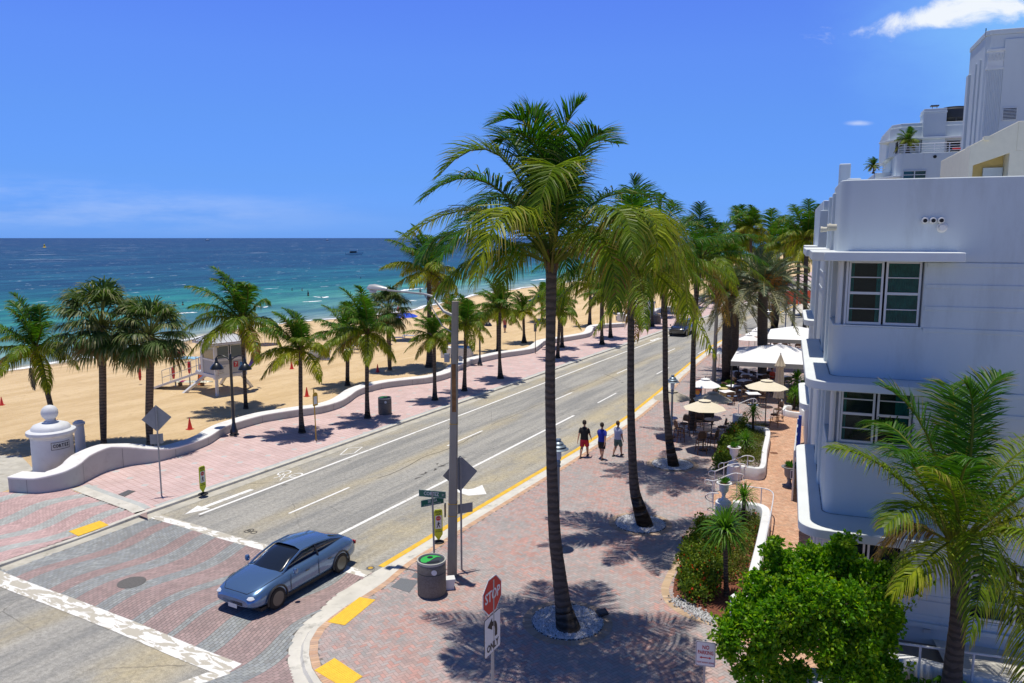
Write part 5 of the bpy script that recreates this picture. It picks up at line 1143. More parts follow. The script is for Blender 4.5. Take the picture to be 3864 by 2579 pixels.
mb = MB(); mb.bb(0, .9, 0, .4, 0, .18); t_ = T('lounge_cushion', 'red cushion on the roof terrace behind the railing', 'cushion', BL(6.9 * k75, A + 1, zf + .3), BR); mb.out('cushion', M('red_fabric', (.6, .03, .03), .8), t_, bevel=.05)
# ---- cream stair block in front of the tower
k45 = 45 / 26.0
def zy(z): return HC + (z - HC) * k45
yb = tower_frame('stair_building', 'cream stucco stair block with sloping top and a slanted yellow opening'); A = 45.0
m_cream = M('cream_stucco', (.74, .68, .52), .8, var=.03, bump=.15, bscale=20); m_yw = M('yellow_stucco', (.70, .52, .20), .8, var=.04)
x = lambda v: v * k45
def xz(poly, y0, y1, m):
    n = len(poly); m.add([(a, y0, b) for a, b in poly] + [(a, y1, b) for a, b in poly], [tuple(range(n)), tuple(range(n, 2 * n))[::-1]] + [(i, n + i, n + (i + 1) % n, (i + 1) % n) for i in range(n)])
mb = MB(); xz([(x(4.87), 11), (x(4.87), zy(13.47)), (x(6.02), zy(14.11)), (20, zy(14.11)), (20, 11)], A + 1.2, A + 8, mb)
xz([(x(4.87), 11), (x(4.87), zy(13.49)), (x(6.04), zy(14.13)), (x(6.04), zy(13.30)), (x(4.98), zy(12.92)), (x(4.98), 11)], A, A + 1.2, mb)
xz([(x(5.88), 11), (x(5.88), zy(13.26)), (x(6.04), zy(13.30)), (20, zy(13.3)), (20, 11)], A, A + 1.2, mb); xz([(x(6.04), zy(13.3)), (x(6.04), zy(14.13)), (20, zy(14.13)), (20, zy(13.3))], A, A + 1.2, mb)
mb.out('wall', m_cream, yb, bevel=.02)
mb = MB(); mb.bb(x(4.98), x(5.9), A + 1.15, A + 1.19, 11, zy(13.3)); mb.out('yellow_recess', m_yw, yb)
mb = MB(); mb.bb(x(5.35), x(5.86), A + .9, A + 1.1, 11, zy(12.88)); mb.out('parapet', m_stucco, yb, bevel=.01)
mb = MB(); mb.bb(x(5.20), x(5.32), A - .2, A + .3, zy(13.62), zy(13.74)); mb.out('spout', m_cream, yb)
# ================================================================= BEACH WALL, PILLAR, STREET FURNITURE
m_wall = M('wall_paint', (0.46, 0.475, 0.455), 0.75, var=0.04, vscale=1.0, bump=0.1, dirt=(0.38, 0.385, 0.37), dscale=1.1)
m_cap = M('wall_cap', (0.76, 0.75, 0.73), 0.75, var=0.03, vscale=1, bump=0.1, dirt=(0.58, 0.56, 0.52), dscale=1.3)
m_joint = M('joint_dark_grey', (0.12, 0.12, 0.12), .9)  # dark grey of the wall joints and the stud ring
def beach_wall(base, hs, wd, label, name='beach_wall'):
    P = crom([(t, s) for s, t in base], 5); P = [np.array(p) for p in P]; n = len(P)
    Hh = [hs[0][1]] * n; L = [0]
    for a, b in zip(P, P[1:]): L.append(L[-1] + np.linalg.norm(b - a))
    Hh = [interp(hs, l) for l in L]
    N = []
    for i in range(n):
        t = P[min(i + 1, n - 1)] - P[max(i - 1, 0)]; t /= np.linalg.norm(t); N.append(np.array([-t[1], t[0]]))
    for _ in range(3): N = [N[0]] + [(N[i - 1] + N[i] * 2 + N[i + 1]) for i in range(1, n - 1)] + [N[-1]]; N = [v / np.linalg.norm(v) for v in N]
    t = T(name, label, 'wall', (0, 0, 0), RROT)
    rows = []
    for p, m_, h in zip(P, N, Hh):
        b = p + m_ * wd; rows.append([(*p, SW - .02), (*p, SW + h - .085), (*b, SW + h - .085), (*b, SW - .15)])
    mb = MB(); mb.grid(rows); mb.add(rows[0], [(0, 1, 2, 3)]); mb.add(rows[-1], [(3, 2, 1, 0)]); mb.out('wall_body', m_wall, t, smooth=True)
    rows = []
    for p, m_, h in zip(P, N, Hh):
        a = p - m_ * .03; b = p + m_ * (wd + .03); z = SW + h
        rows.append([(*a, z - .08), (*a, z - .025), (*(a + m_ * .03), z), (*(b - m_ * .03), z), (*b, z - .025), (*b, z - .08)])
    mb = MB(); mb.grid(rows, closed=True); mb.add(rows[0], [(0, 1, 2, 3, 4, 5)]); mb.add(rows[-1], [(5, 4, 3, 2, 1, 0)]); mb.out('cap', m_cap, t, smooth=True)
    d = .9
    while d < min(L[-1], 40):
        i = int(np.searchsorted(L, d)); p = P[i] - N[i] * .006; tt = np.array([N[i][1], -N[i][0]]) * .008; h = Hh[i]
        mb = MB(); mb.add([(*(p - tt), SW), (*(p + tt), SW), (*(p + tt), SW + h - .09), (*(p - tt), SW + h - .09)], [(0, 1, 2, 3)]); mb.out('joint', m_joint, t)
        d += 2.4
    return t
beach_wall(WB, [(0, .68), (1.2, .68), (2.4, .82), (3.8, 1.12), (5.2, 1.15), (6.6, .80), (8, .50), (10, .46), (14, .48), (200, .48)], .78, 'long white wavy wall with flat cap between the pink promenade and the sand')
W2 = [ST(G(x, y)) for x, y in ((2345, 1212), (2396, 1205), (2440, 1201), (2468, 1196), (2482, 1184), (2520, 1176), (2580, 1165), (2600, 1150), (2660, 1138))]
beach_wall(W2, [(0, .6), (200, .6)], .9, 'far white wavy wall starting at the white round post beyond the gap')
# drum pillar
pc = G(205, 1772); 
pil = T('drum_pillar', 'white round gate pillar with ball on top and a CORTEZ plaque', 'pillar', pc)
prof = [(1.0, 0), (1.0, 1.62), (1.04, 1.66), (1.04, 1.70), (1.16, 1.76), (1.20, 1.84), (1.18, 1.94), (1.08, 1.98), (.96, 2.0), (.93, 2.10), (.84, 2.20), (.62, 2.27), (.36, 2.30), (.30, 2.34), (.30, 2.37), (.22, 2.40)]
ks = HT(pc, 200, 1665) / 1.9
ks = .93
mb = MB(); mb.lathe([(r * ks * .92, z * .98) for r, z in prof], n=40); mb.out('drum', m_pill if False else M('pillar_paint', (0.66, 0.68, 0.70), .6, var=.03, dirt=(.55, .56, .56), dscale=1.2), pil, smooth=True)
mb = MB(); mb.lathe([(.22 * .9, 2.34)] + [(max(0.001, .355 * math.sin(a)) , 2.34 + .355 - .355 * math.cos(a) + .02) for a in np.linspace(.55, PI, 14)], n=28); mb.out('ball', M('pillar_paint'), pil, smooth=True)
# plaque wraps the drum
az0 = math.atan2(-pc.y + 0.0, -pc.x + 0.0); az0 += .42; r_ = 1.0 * ks * .92 + .012
mb = MB(); rows = [[(r_ * math.cos(az0 + a), r_ * math.sin(az0 + a), z) for a in np.linspace(-.48, .48, 14)] for z in (1.12, 1.46)]; mb.grid(rows); pq = mb.out('plaque', M('plaque_white', (.62, .62, .60), .5), pil)
mb = MB()
for z0, z1 in ((1.115, 1.135), (1.445, 1.465)): mb.grid([[((r_ + .005) * math.cos(az0 + a), (r_ + .005) * math.sin(az0 + a), z) for a in np.linspace(-.48, .48, 14)] for z in (z0, z1)])
for a_ in (-.48, .46): mb.grid([[((r_ + .005) * math.cos(az0 + a), (r_ + .005) * math.sin(az0 + a), z) for a in (a_, a_ + .02)] for z in (1.12, 1.46)])
m_black = M('black_paint', (.012, .012, .014), .5)
mb.out('plaque_edge', m_black, pq)
for k, ch in enumerate('CORTEZ'):
    a = az0 + (k - 2.5) * .135; r2 = r_ + .008
    text(ch, .21, m_black, pil, (r2 * math.cos(a), r2 * math.sin(a), 1.29), (PI / 2, 0, a + PI / 2), bold=.008, sx=.72)
pb = T('white_bollard', 'tall slim white round post on the sand behind the drum pillar', 'bollard', G(306, 1706)); mb = MB(); mb.lathe([(.24, 0), (.22, 1.38), (.27, 1.42), (.28, 1.52), (.24, 1.55), (.20, 1.57), (.19, 1.61), (0, 1.66)], n=24); mb.out('post', M('pillar_paint'), pb, smooth=True)
pb = T('white_bollard', 'white round post at the near end of the far wavy wall', 'bollard', G(2345, 1213)); mb = MB(); mb.lathe([(.55, 0), (.55, .95), (.6, 1.0), (.5, 1.08), (0, 1.12)], n=20); mb.out('post', M('pillar_paint'), pb, smooth=True)

m_galv = M('galvanised', (.33, .34, .35), .5, metal=.5, var=.08, vscale=4)
m_signback = M('sign_back', (.30, .31, .32), .5, metal=.3, var=.08, vscale=3)
m_blackm = M('black_metal', (.012, .016, .024), .32, coat=.4)
# twin bell lamps
def twin(p, label, sca=1.0, az=0.0, h=4.45):
    t = T('street_lamp', label, 'street lamp', p, az, 'black double-armed bell lamps on the promenade')
    mb = MB(); mb.lathe([(.26, 0), (.26, .06), (.20, .12), (.21, .25), (.15, .38), (.11, .6), (.10, .66), (.085, .72), (.075, h - .4), (.085, h - .35), (.085, h - .25), (.06, h), (.03, h + .05)], n=14); mb.out('post', m_blackm, t, smooth=True)
    for s in (-1, 1):
        mb = MB(); mb.tube([(0, 0, h - .32), (s * .22, 0, h - .15), (s * .48, 0, h - .03), (s * .72, 0, h - .06), (s * .80, 0, h - .18)], [.04, .035, .032, .03, .03], 8); ar = mb.out('arm', m_blackm, t, smooth=True)
        mb = MB(); z = h - .58; mb.lathe([(.04, z + .42), (.07, z + .36), (.075, z + .22), (.11, z + .18), (.12, z + .12), (.22, z + .04), (.31, z - .08), (.345, z - .16), (.36, z - .20), (.33, z - .20), (.20, z - .02), (.05, z + .06)], (s * .80, 0, 0), 20); mb.out('lamp_shade', m_blackm, ar, smooth=True)
    return t
tl = twin(G(884, 1643), 'nearer black double bell lamp on the promenade in front of the lifeguard tower', az=rad(-6))
dup(tl, G(1811, 1379), rad(-10), 'black double bell lamp on the promenade right of the concrete light pole', sca=.92)
dup(tl, G(2265, 1248), rad(-10), 'farthest black double bell lamp behind the wavy wall bend', sca=1.0)
# signs on posts
def diamond_back(p, label, az, htop, size=.76, plate=True, lean=0.0):
    t = T('road_sign', label, 'road sign', p, az); mb = MB(); mb.tube([(0, 0, 0), (lean, 0, htop)], .032, 10); mb.out('post', m_galv, t)
    s = size / math.sqrt(2) * 1.0; zc = htop - s * .92
    mb = MB(); mb.box((lean, -.05, zc), (size, .006, size), ry=PI / 4); pn = mb.out('sign_panel', m_signback, t, bevel=.0)
    mb = MB(); mb.box((lean, -.04, zc + s * .62), (.16, .02, .03)); mb.out('bracket', m_galv, pn)
    if plate:
        mb = MB(); mb.box((lean * .7 + .05, -.05, zc - s - .30), (.50, .006, .42)); mb.out('lower_plate', m_signback, t)
    return t
diamond_back(G(610, 1872), 'back of a grey diamond road sign with square plate on the promenade', rad(205), HT(G(610, 1872), 600, 1543), .80, True)
t = diamond_back(G(1742, 2151), 'back of a large grey diamond sign beside the concrete light pole', rad(205), HT(G(1742, 2151), 1742, 1738), .84, False)
mb = MB(); mb.box((-.16, -.05, 2.05), (.52, .006, .32)); mb.out('lower_plate', m_signback, t)
# yellow state-law signs
m_fluo = M('fluo_yellow', (.55, .62, .02), .5); m_redp = M('sign_red', (.50, .02, .02), .4); m_whs = M('sign_white', (.66, .67, .66), .4); m_blk = m_black
def law_sign(p, az, label, lean=0.0, sca=1.0):
    t = T('crossing_sign', label, 'road sign', p, az, 'yellow pedestrian crossing paddles', sca)
    mb = MB(); mb.lathe([(.20, 0), (.20, .035), (.12, .06), (.05, .10), (0, .10)], n=16); mb.out('base', M('rubber', (.02, .02, .02), .8), t)
    P = [(-.02, .10), (.02, .10), (.15, .30), (.15, 1.16), (.11, 1.22), (-.11, 1.22), (-.15, 1.16), (-.15, .30)]
    mb = MB(); n = len(P); mb.add([(x, -.015, z) for x, z in P] + [(x, .015, z) for x, z in P], [tuple(range(n))[::-1], tuple(range(n, 2 * n))] + [(i, (i + 1) % n, n + (i + 1) % n, n + i) for i in range(n)]); pn = mb.out('panel', m_fluo, t)
    mb = MB(); mb.bb(-.115, .115, -.019, -.0155, .52, 1.0); mb.out('white_field', m_whs, pn)
    mb = MB(); mb.lathe([(.09, 0), (0, .001)], (0, 0, 0), 8, ph=PI / 8); mb.v = [(x, -z - .021, y + .90) for x, y, z in mb.v]; mb.out('stop_symbol', m_redp, pn)
    mb = MB(); mb.lathe([(.022, 0), (0, .001)], (0, 0, 0), 8); mb.v = [(x, -z - .022, y + .755) for x, y, z in mb.v]
    for poly in ([(-.02, .735), (.03, .735), (.02, .66), (-.02, .66)], [(-.02, .67), (.01, .67), (-.04, .56), (-.07, .56)], [(-.005, .67), (.02, .67), (.07, .56), (.04, .56)], [(-.02, .73), (-.06, .67), (-.05, .66), (-.01, .71)], [(.03, .73), (.075, .69), (.07, .68), (.02, .70)]):
        mb.add([(x, -.022, z) for x, z in poly], [(0, 1, 2, 3)])
    mb.out('walker_symbol', m_blk, pn)
    text('STATE', .075, m_blk, t, (0, -.02, 1.13), (PI / 2, 0, 0), bold=.002); text('LAW', .075, m_blk, t, (0, -.02, 1.05), (PI / 2, 0, 0), bold=.002)
    text('STOP', .055, m_whs, t, (0, -.025, .90), (PI / 2, 0, 0)); text('WITHIN', .05, m_blk, t, (0, -.02, .47), (PI / 2, 0, 0)); text('CROSSWALK', .05, m_blk, t, (0, -.02, .41), (PI / 2, 0, 0), sx=.85)
    return t
law_sign(G(1655, 2048, SW), rad(18), 'yellow STATE LAW crossing paddle at the kerb beside the street name sign')
law_sign(G(767, 1866, .12), rad(62), 'yellow crossing paddle on the far kerb at the promenade, seen nearly edge-on')
# street name sign
m_green = M('sign_green', (.01, .14, .09), .4)
p = G(1640, 2150); t = T('street_name_sign', 'green street name sign reading CORTEZ ST above SR A1A on a grey post', 'street sign', p)
hN = HT(p, 1632, 1865); mb = MB(); mb.tube([(0, 0, 0), (-.04, 0, hN - .02)], .032, 10); mb.out('post', m_galv, t)
def blade(z, az, txt, w_, extra=None):
    b = bpy.data.objects.new('name_blade', None); 
    mb = MB(); mb.box((0, 0, 0), (w_, .012, .23)); o = mb.out('name_blade', m_green, t, bevel=.004); o.location = (-.04, 0, z); o.rotation_euler = (0, 0, az)
    f = MB(); 
    for zz in (-.107, .107): f.box((0, -.0075, zz), (w_ - .01, .003, .008))
    for xx in (-w_ / 2 + .008, w_ / 2 - .008): f.box((xx, -.0075, 0), (.008, .003, .21))
    f.out('border', m_whs, o)
    tx = text(txt, .17 if not extra else .13, m_whs, o, (-.03 if not extra else 0, -.009, 0.0 if not extra else .03), (PI / 2, 0, 0), sx=.78, bold=.003)
    if txt.startswith('CORTEZ'): text('ST', .10, m_whs, o, (w_ / 2 - .09, -.009, -.01), (PI / 2, 0, 0), sx=.8)
    if extra: text(extra, .055, m_whs, o, (0, -.009, -.07), (PI / 2, 0, 0), sx=.8)
    return o
o = blade(hN - .10, rad(-14), 'CORTEZ', .92); o2 = blade(hN - .36, rad(30), 'SR A1A', .80, 'FT LAUDERDALE BEACH BLVD')
# STOP sign
zS = HC + ray(1855, 2310)[2] / ray(1855, 2310)[1] * 15.2
p = Vector((-.40, 15.3, SW)); q = AT(1858, 2250, p.y)
p = Vector((AT(1856, 2420, 13.5).x, 13.5, SW)); t = T('stop_sign', 'red STOP sign above a white left-turn ONLY plate, seen at an angle', 'road sign', p, 0)
hT = HT(p, 1858, 2190); mb = MB(); mb.tube([(0, .03, -.1), (0.02, .03, hT - .1)], .032, 8); mb.out('post', m_galv, t)
azs = rad(52); R_ = .385
def plate(name, poly, z, mat, d=0.0):
    n = len(poly); m = MB(); m.add([(x, -.004 - d, y) for x, y in poly] + [(x, .004 - d, y) for x, y in poly], [tuple(range(n))[::-1], tuple(range(n, 2 * n))] + [(i, (i + 1) % n, n + (i + 1) % n, n + i) for i in range(n)])
    o = m.out(name, mat, t); o.location = (.01, -.02, z); o.rotation_euler = (0, 0, azs_); return o
azs_ = -azs
azs_ = rad(62)
oc = [(R_ * math.cos(PI / 8 + k * PI / 4), R_ * math.sin(PI / 8 + k * PI / 4)) for k in range(8)]
zS = hT - R_; o = plate('stop_panel', oc, zS, m_whs); 
m = MB(); oc2 = [(x * .94, -.006, y * .94) for x, y in oc]; m.add(oc2, [tuple(range(8))[::-1]]); m.out('red_face', m_redp, o)
text('STOP', .29, m_whs, o, (0, -.009, 0), (PI / 2, 0, 0), sx=.82, bold=.006)
hw, hh = .305, .385; z2 = zS - R_ - hh + .0
o = plate('turn_plate', rpoly([(-hw, -hh, .04), (hw, -hh, .04), (hw, hh, .04), (-hw, hh, .04)]), z2, m_black)
m = MB(); m.add([(x, -.006, y) for x, y in rpoly([(-hw + .008, -hh + .008, .04), (hw - .008, -hh + .008, .04), (hw - .008, hh - .008, .04), (-hw + .008, hh - .008, .04)])], [tuple(range(36))[::-1]]); m.out('white_face', m_whs, o)
m = MB(); arr = crom([(.13, -.10), (.13, .06), (.08, .17), (-.04, .20)], 5); 
A_ = []; B_ = []
for i, a in enumerate(arr):
    tt = np.array(arr[min(i + 1, len(arr) - 1)]) - np.array(arr[max(i - 1, 0)]); tt /= np.linalg.norm(tt); nn = np.array([-tt[1], tt[0]]) * .045
    A_.append((a[0] + nn[0], -.010, a[1] + nn[1])); B_.append((a[0] - nn[0], -.010, a[1] - nn[1]))
n = len(A_); m.add(A_ + B_, [(i, i + 1, n + i + 1, n + i) for i in range(n - 1)]); m.add([(-.02, -.010, .32), (-.20, -.010, .20), (-.02, -.010, .08)], [(0, 1, 2)]); m.out('turn_arrow', m_black, o)
text('ONLY', .20, m_black, o, (0, -.011, -.25), (PI / 2, 0, 0), sx=.82, bold=.004)
# NO PARKING sign
p = G(2652, 2700); t = T('no_parking_sign', 'white NO PARKING TOW AWAY ZONE sign with red arrow by the leafy tree', 'road sign', p, rad(-14)); hT = HT(p, 2656, 2436)
mb = MB(); mb.box((0, .03, hT / 2 + .02), (.045, .035, hT)); mb.out('post', m_galv, t)
azs_ = 0; hw, hh = .235, .31; kN = (p.y / 2850) * .5; hw = 39 * p.y / 2850; hh = 53 * p.y / 2850; zN = hT - hh
m_mar = M('maroon_edge', (.10, .015, .02), .5)
o = plate('sign_panel', rpoly([(-hw, -hh, .03), (hw, -hh, .03), (hw, hh, .03), (-hw, hh, .03)]), zN, m_whs)
m = MB(); e = .018; P1_ = rpoly([(-hw + .01, -hh + .01, .03), (hw - .01, -hh + .01, .03), (hw - .01, hh - .01, .03), (-hw + .01, hh - .01, .03)]); P2_ = rpoly([(-hw + e, -hh + e, .03), (hw - e, -hh + e, .03), (hw - e, hh - e, .03), (-hw + e, hh - e, .03)])
m.add([(x, -.006, y) for x, y in P1_] + [(x, -.006, y) for x, y in P2_], [(i, (i + 1) % 36, 36 + (i + 1) % 36, 36 + i) for i in range(36)]); m.out('red_border', m_mar, o)
m_rt = M('sign_text_red', (.42, .02, .03), .5)
text('NO', hh * .44, m_rt, o, (0, -.008, hh * .52), (PI / 2, 0, 0), sx=.75, bold=.002); text('PARKING', hh * .42, m_rt, o, (0, -.008, hh * .10), (PI / 2, 0, 0), sx=.66, bold=.002); text('TOW AWAY ZONE', hh * .185, m_rt, o, (0, -.008, -hh * .70), (PI / 2, 0, 0), sx=.80)
m = MB(); a = hh * .035; L_ = hw * .58; zz = -hh * .30
m.add([(-L_ * .7, -.008, zz - a), (L_ * .7, -.008, zz - a), (L_ * .7, -.008, zz + a), (-L_ * .7, -.008, zz + a)], [(0, 1, 2, 3)]); m.add([(L_ * .65, -.008, zz - a * 3), (L_ * 1.05, -.008, zz), (L_ * .65, -.008, zz + a * 3)], [(0, 1, 2)]); m.add([(-L_ * .65, -.008, zz - a * 3), (-L_ * 1.05, -.008, zz), (-L_ * .65, -.008, zz + a * 3)], [(2, 1, 0)]); m.out('double_arrow', m_redp, o)
# bus stop
m_ochre = M('bus_yellow', (.55, .33, .02), .5, dirt=(.4, .2, .04), dscale=3)
p = G(1193, 1664); t = T('bus_stop_sign', 'slim yellow bus stop pole with a small rounded plate on the promenade', 'bus stop sign', p, rad(60)); h = HT(p, 1187, 1475)
mb = MB(); mb.tube([(0, 0, 0), (-.05, 0, h)], .03, 8); mb.out('post', m_ochre, t); mb = MB(); P = rpoly([(-.18, -.36, .03), (.18, -.36, .03), (.18, .36, .17), (-.18, .36, .17)]); n = len(P)
mb.add([(x, -.045, y + h - .55) for x, y in P] + [(x, -.037, y + h - .55) for x, y in P], [tuple(range(n))[::-1], tuple(range(n, 2 * n))] + [(i, (i + 1) % n, n + (i + 1) % n, n + i) for i in range(n)]); pl_ = mb.out('plate', m_ochre, t)
mb = MB(); mb.bb(-.12, .12, -.049, -.046, h - .82, h - .40); mb.out('timetable', m_whs, pl_)
mb = MB(); p = G(2020, 1335); t = T('small_post_sign', 'thin dark post with a small plate standing in front of the wavy wall', 'road sign', p, rad(200)); h = HT(p, 2021, 1226); mb.tube([(0, 0, 0), (0, 0, h)], .035, 6); mb.out('post', M('dark_metal'), t); mb = MB(); mb.bb(-.14, .14, -.05, -.03, h - .75, h - .05); mb.out('plate', m_signback, t)
# concrete street light
m_cpole = M('pole_concrete', (.34, .305, .24), .85, var=.12, vscale=2, bump=.3, bscale=14, dirt=(.22, .18, .125), dscale=1.1, stretch=(1, 1, .25))
p = G(1706, 2172); t = T('street_light', 'tall square concrete street light pole with long arm over the road', 'street light', p, 0); h = HT(p, 1718, 1150)
mb = MB(); prof = []; nseg = 10
q = AT(1718, 1150, p.y); dx_ = q.x - p.x
rows = []
for k in range(nseg + 1):
    u = k / nseg; w_ = .150 - .052 * u; ch = w_ * .3; cx_ = dx_ * u; 
    rows.append([(cx_ + a, b, h * u) for a, b in ((-w_, -w_ + ch), (-w_ + ch, -w_), (w_ - ch, -w_), (w_, -w_ + ch), (w_, w_ - ch), (w_ - ch, w_), (-w_ + ch, w_), (-w_, w_ - ch))])
mb.grid(rows, closed=True); mb.add(rows[-1], [tuple(range(8))]); mb.add(rows[0], [tuple(range(8))[::-1]]); mb.out('pole', m_cpole, t)
hd = AT(1500, 1120, 24.0) - p; q0 = Vector((dx_ - .10, 0, h - .42)); e1_ = AT(1665, 1122, 23.4) - p
mb = MB(); am = AT(1600, 1110, 23.6) - p
hx = AT(1462, 1096, 24.2) - p
mb.tube([q0 + Vector((0, 0, .0)), q0 + Vector((-.25, .05, .10)), am.lerp(q0, .3) + Vector((0, 0, .12)), am, hx], [.05, .045, .038, .034, .03], 10); ar = mb.out('arm', m_galv, t, smooth=True)
mb = MB(); mb.tube([q0 + Vector((0.02, 0, -.55)), q0 + Vector((-.30, .05, -.35)), am], [.02, .018, .016], 8); mb.out('brace', m_galv, t, smooth=True)
dr = (hx - am).normalized(); hdn = hx + dr * .0
mb = MB(); rows = []
for u, rw, rh, dz in ((0, .05, .06, 0), (.12, .11, .09, 0), (.3, .15, .12, .0), (.5, .17, .14, .0), (.68, .15, .12, -.01), (.76, .08, .05, -.03)):
    c_ = hx + dr * u + Vector((0, 0, dz + .02)); sd = Vector((-dr.y, dr.x, 0)).normalized()
    rows.append([tuple(c_ + sd * math.cos(a) * rw + Vector((0, 0, math.sin(a) * (rh if math.sin(a) > 0 else rh * .45)))) for a in np.linspace(0, 2 * PI, 15)[:-1]])
mb.grid(rows, closed=True); mb.add(rows[0], [tuple(range(14))]); mb.add(rows[-1], [tuple(range(14))[::-1]])
hdo = mb.out('lamp_head', M('lamp_grey', (.42, .43, .44), .4, metal=.2), t, smooth=True)
mb = MB(); c_ = hx + dr * .56 + Vector((0, 0, -.04)); mb.lathe([(.0, -.09), (.09, -.085), (.125, -.04), (.13, .0)], tuple(c_), 16); mb.out('lens', M('lamp_lens', (.35, .42, .55), .15, coat=.6), hdo, smooth=True)
zb = HT(p, 1680, 1362); m_box = M('box_grey', (.36, .37, .37), .5, metal=.1)
mb = MB(); mb.box((dx_ * .8 - .23, -.05, zb), (.16, .16, .26)); mb.out('meter_box', m_box, t, bevel=.01); mb = MB(); mb.box((dx_ * .8 + .19, -.05, zb - .03), (.12, .12, .15)); mb.out('photocell_box', m_box, t, bevel=.01)
mb = MB(); zz = HT(p, 1690, 1980); mb.box((-.19, -.05, HT(p, 1690, 1935)), (.05, .16, .42)); mb.out('pole_box', m_blackm, t, bevel=.01)
mb = MB(); mb.box((dx_ * .7, 0, (zb - 1.15)), (.275, .275, 1.9)); 
for z in (HT(p, 1700, 1610), HT(p, 1700, 1910), HT(p, 1700, 1955)): 
    mb = MB(); w_ = 2 * (.150 - .052 * z / h) + .012; mb.box((dx_ * z / h, 0, z), (w_, w_, .02)); mb.out('band', m_ochre, t)
mb = MB(); w_ = (.150 - .052 * .72); mb.box((dx_ * .68, -w_ - .004, HT(p, 1700, 1475)), (w_ * 1.1, .008, 1.5)); mb.out('rust_strip', M('rusty_strip', (.26, .13, .045), .85, var=.35, vscale=4), t)
for k, (b, tp, lb) in enumerate([((2693, 1440), (2701, 1040), 'slim concrete light pole left of the date palm pair'), ((2992, 1238), (2996, 1100), 'concrete light pole beyond the far cafe awning')]):
    p2 = G(*b); t2 = T('light_pole', lb, 'street light', p2); h2 = HT(p2, *tp); mb = MB(); w_ = .16 * (1 if k == 0 else 1.3); mb.tube([(0, 0, 0), (.05, 0, h2)], [w_, w_ * .7], 8); mb.out('pole', m_cpole, t2)
# pagoda lamps
def pagoda(p, h, label, sca=1.0):
    t = T('pavement_lamp', label, 'lamp post', p, 0, 'grey tiered lamp posts on the hotel pavement'); mg = M('lamp_bluegrey', (.17, .22, .28), .4, metal=.4)
    mb = MB(); mb.lathe([(.20, 0), (.20, .05), (.10, .10), (.065, .15), (.055, h - 1.0), (.09, h - .95), (.06, h - .9), (.09, h - .8), (.06, h - .72)], n=14); mb.out('post', mg, t, smooth=True)
    mb = MB(); mb.lathe([(.10, h - .70), (.11, h - .32)], n=14); mb.out('lantern', M('lantern_glass', (.5, .55, .6), .15), t, smooth=True)
    for r, z in ((.36, h - .30), (.27, h - .20), (.18, h - .10)):
        mb = MB(); mb.lathe([(r, z - .045), (r, z - .035), (r * .7, z + .02), (r * .35, z + .04), (.04, z + .05)], n=22); mb.out('shade_disc', mg, t, smooth=True)
    mb = MB(); mb.lathe([(.05, h - .08), (.10, h - .02), (.08, h + .02), (0, h + .05)], n=14); mb.out('finial', mg, t, smooth=True); return t
p = G(2104, 2062); tp_ = pagoda(p, 3.85, 'tiered grey lamp post half hidden behind the tallest foreground palm trunk')
dup(tp_, G(2531, 1690), 0, 'tiered grey lamp post left of the third tall palm trunk', sca=.98); dup(tp_, G(2963, 1240), 0, 'tiered grey lamp post beyond the far cafe awning', sca=1.0)
# litter bins
m_agg = M('aggregate', (.17, .155, .135), .9, var=.2, vscale=30, bump=.4, bscale=70)
def bin_(p, label, ka=1.0):
    t = T('litter_bin', label, 'litter bin', p, 0, 'round exposed-aggregate litter bins', ka)
    mb = MB(); mb.lathe([(.33, 0), (.34, .03), (.355, .05), (.355, .84), (.345, .86)], n=32); mb.out('drum', m_agg, t, smooth=True)
    mb = MB(); mb.lathe([(.355, .84), (.36, .90), (.33, .905), (.32, .86)], n=32); mb.out('rim', M('bin_rim', (.42, .42, .38), .7), t, smooth=True)
    mb = MB(); mb.lathe([(.315, .875), (0, .876)], n=32); lid = mb.out('lid', M('lid_dark', (.03, .04, .045), .5), t)
    mb = MB(); A_ = [(.27 * math.cos(a), .27 * math.sin(a), .882) for a in np.linspace(.5, PI + .5, 14)]; B_ = [(.27 * math.cos(.5) * (1 - 2 * u) , .27 * math.sin(.5) * (1 - 2 * u) + .10 * math.sin(2 * PI * u), .882) for u in np.linspace(0, 1, 14)]; mb.ribbon(A_, B_); mb.out('green_half', M('bin_green', (.04, .42, .06), .4), lid)
    mb = MB(); mb.lathe([(.075, .884), (0, .885)], (-.05, .14, 0), 16); mb.out('round_hole', m_black, lid); mb = MB(); mb.box((.06, -.12, .884), (.30, .09, .004), rz=.3); mb.out('slot', m_black, lid)
    mb = MB(); mb.lathe([(.07, 0), (0, .002)], (0, 0, 0), 18); mb.v = [(.10 + x * .98, -.352 - z - .006 + abs(x) * .0, y + .70) for x, y, z in mb.v]; mb.out('round_sticker', m_whs, t)
    mb = MB(); mb.lathe([(.357, .60), (.359, .61), (.357, .62)], n=32); mb.out('groove_ring', M('lid_dark'), t, smooth=True)
    return t
b1 = bin_(G(1630, 2240), 'large concrete litter bin with green lid by the concrete light pole, nearest the camera', 1.22)
dup(b1, G(1453, 1562), 0, 'concrete litter bin with green lid on the pink promenade', sca=1.15)
dup(b1, G(2480, 1222), .5, 'far litter bin on the promenade beside two palm trunks', sca=1.3)
p = G(1695, 2222); t = T('white_bin', 'small white ribbed plastic bin tucked beside the big litter bin', 'bin', p, .2); mb = MB(); mb.prism([(-.16, -.13), (.16, -.13), (.16, .13), (-.16, .13)], 0, .30); mb.v = [(x * (1 if z > .2 else .85), y * (1 if z > .2 else .85), z) for x, y, z in mb.v]; mb.out('tub', M('white_plastic', (.7, .7, .7), .4), t); mb = MB(); mb.bb(-.18, .18, -.15, .15, .30, .36); mb.out('lid', M('white_plastic'), t, bevel=.01)
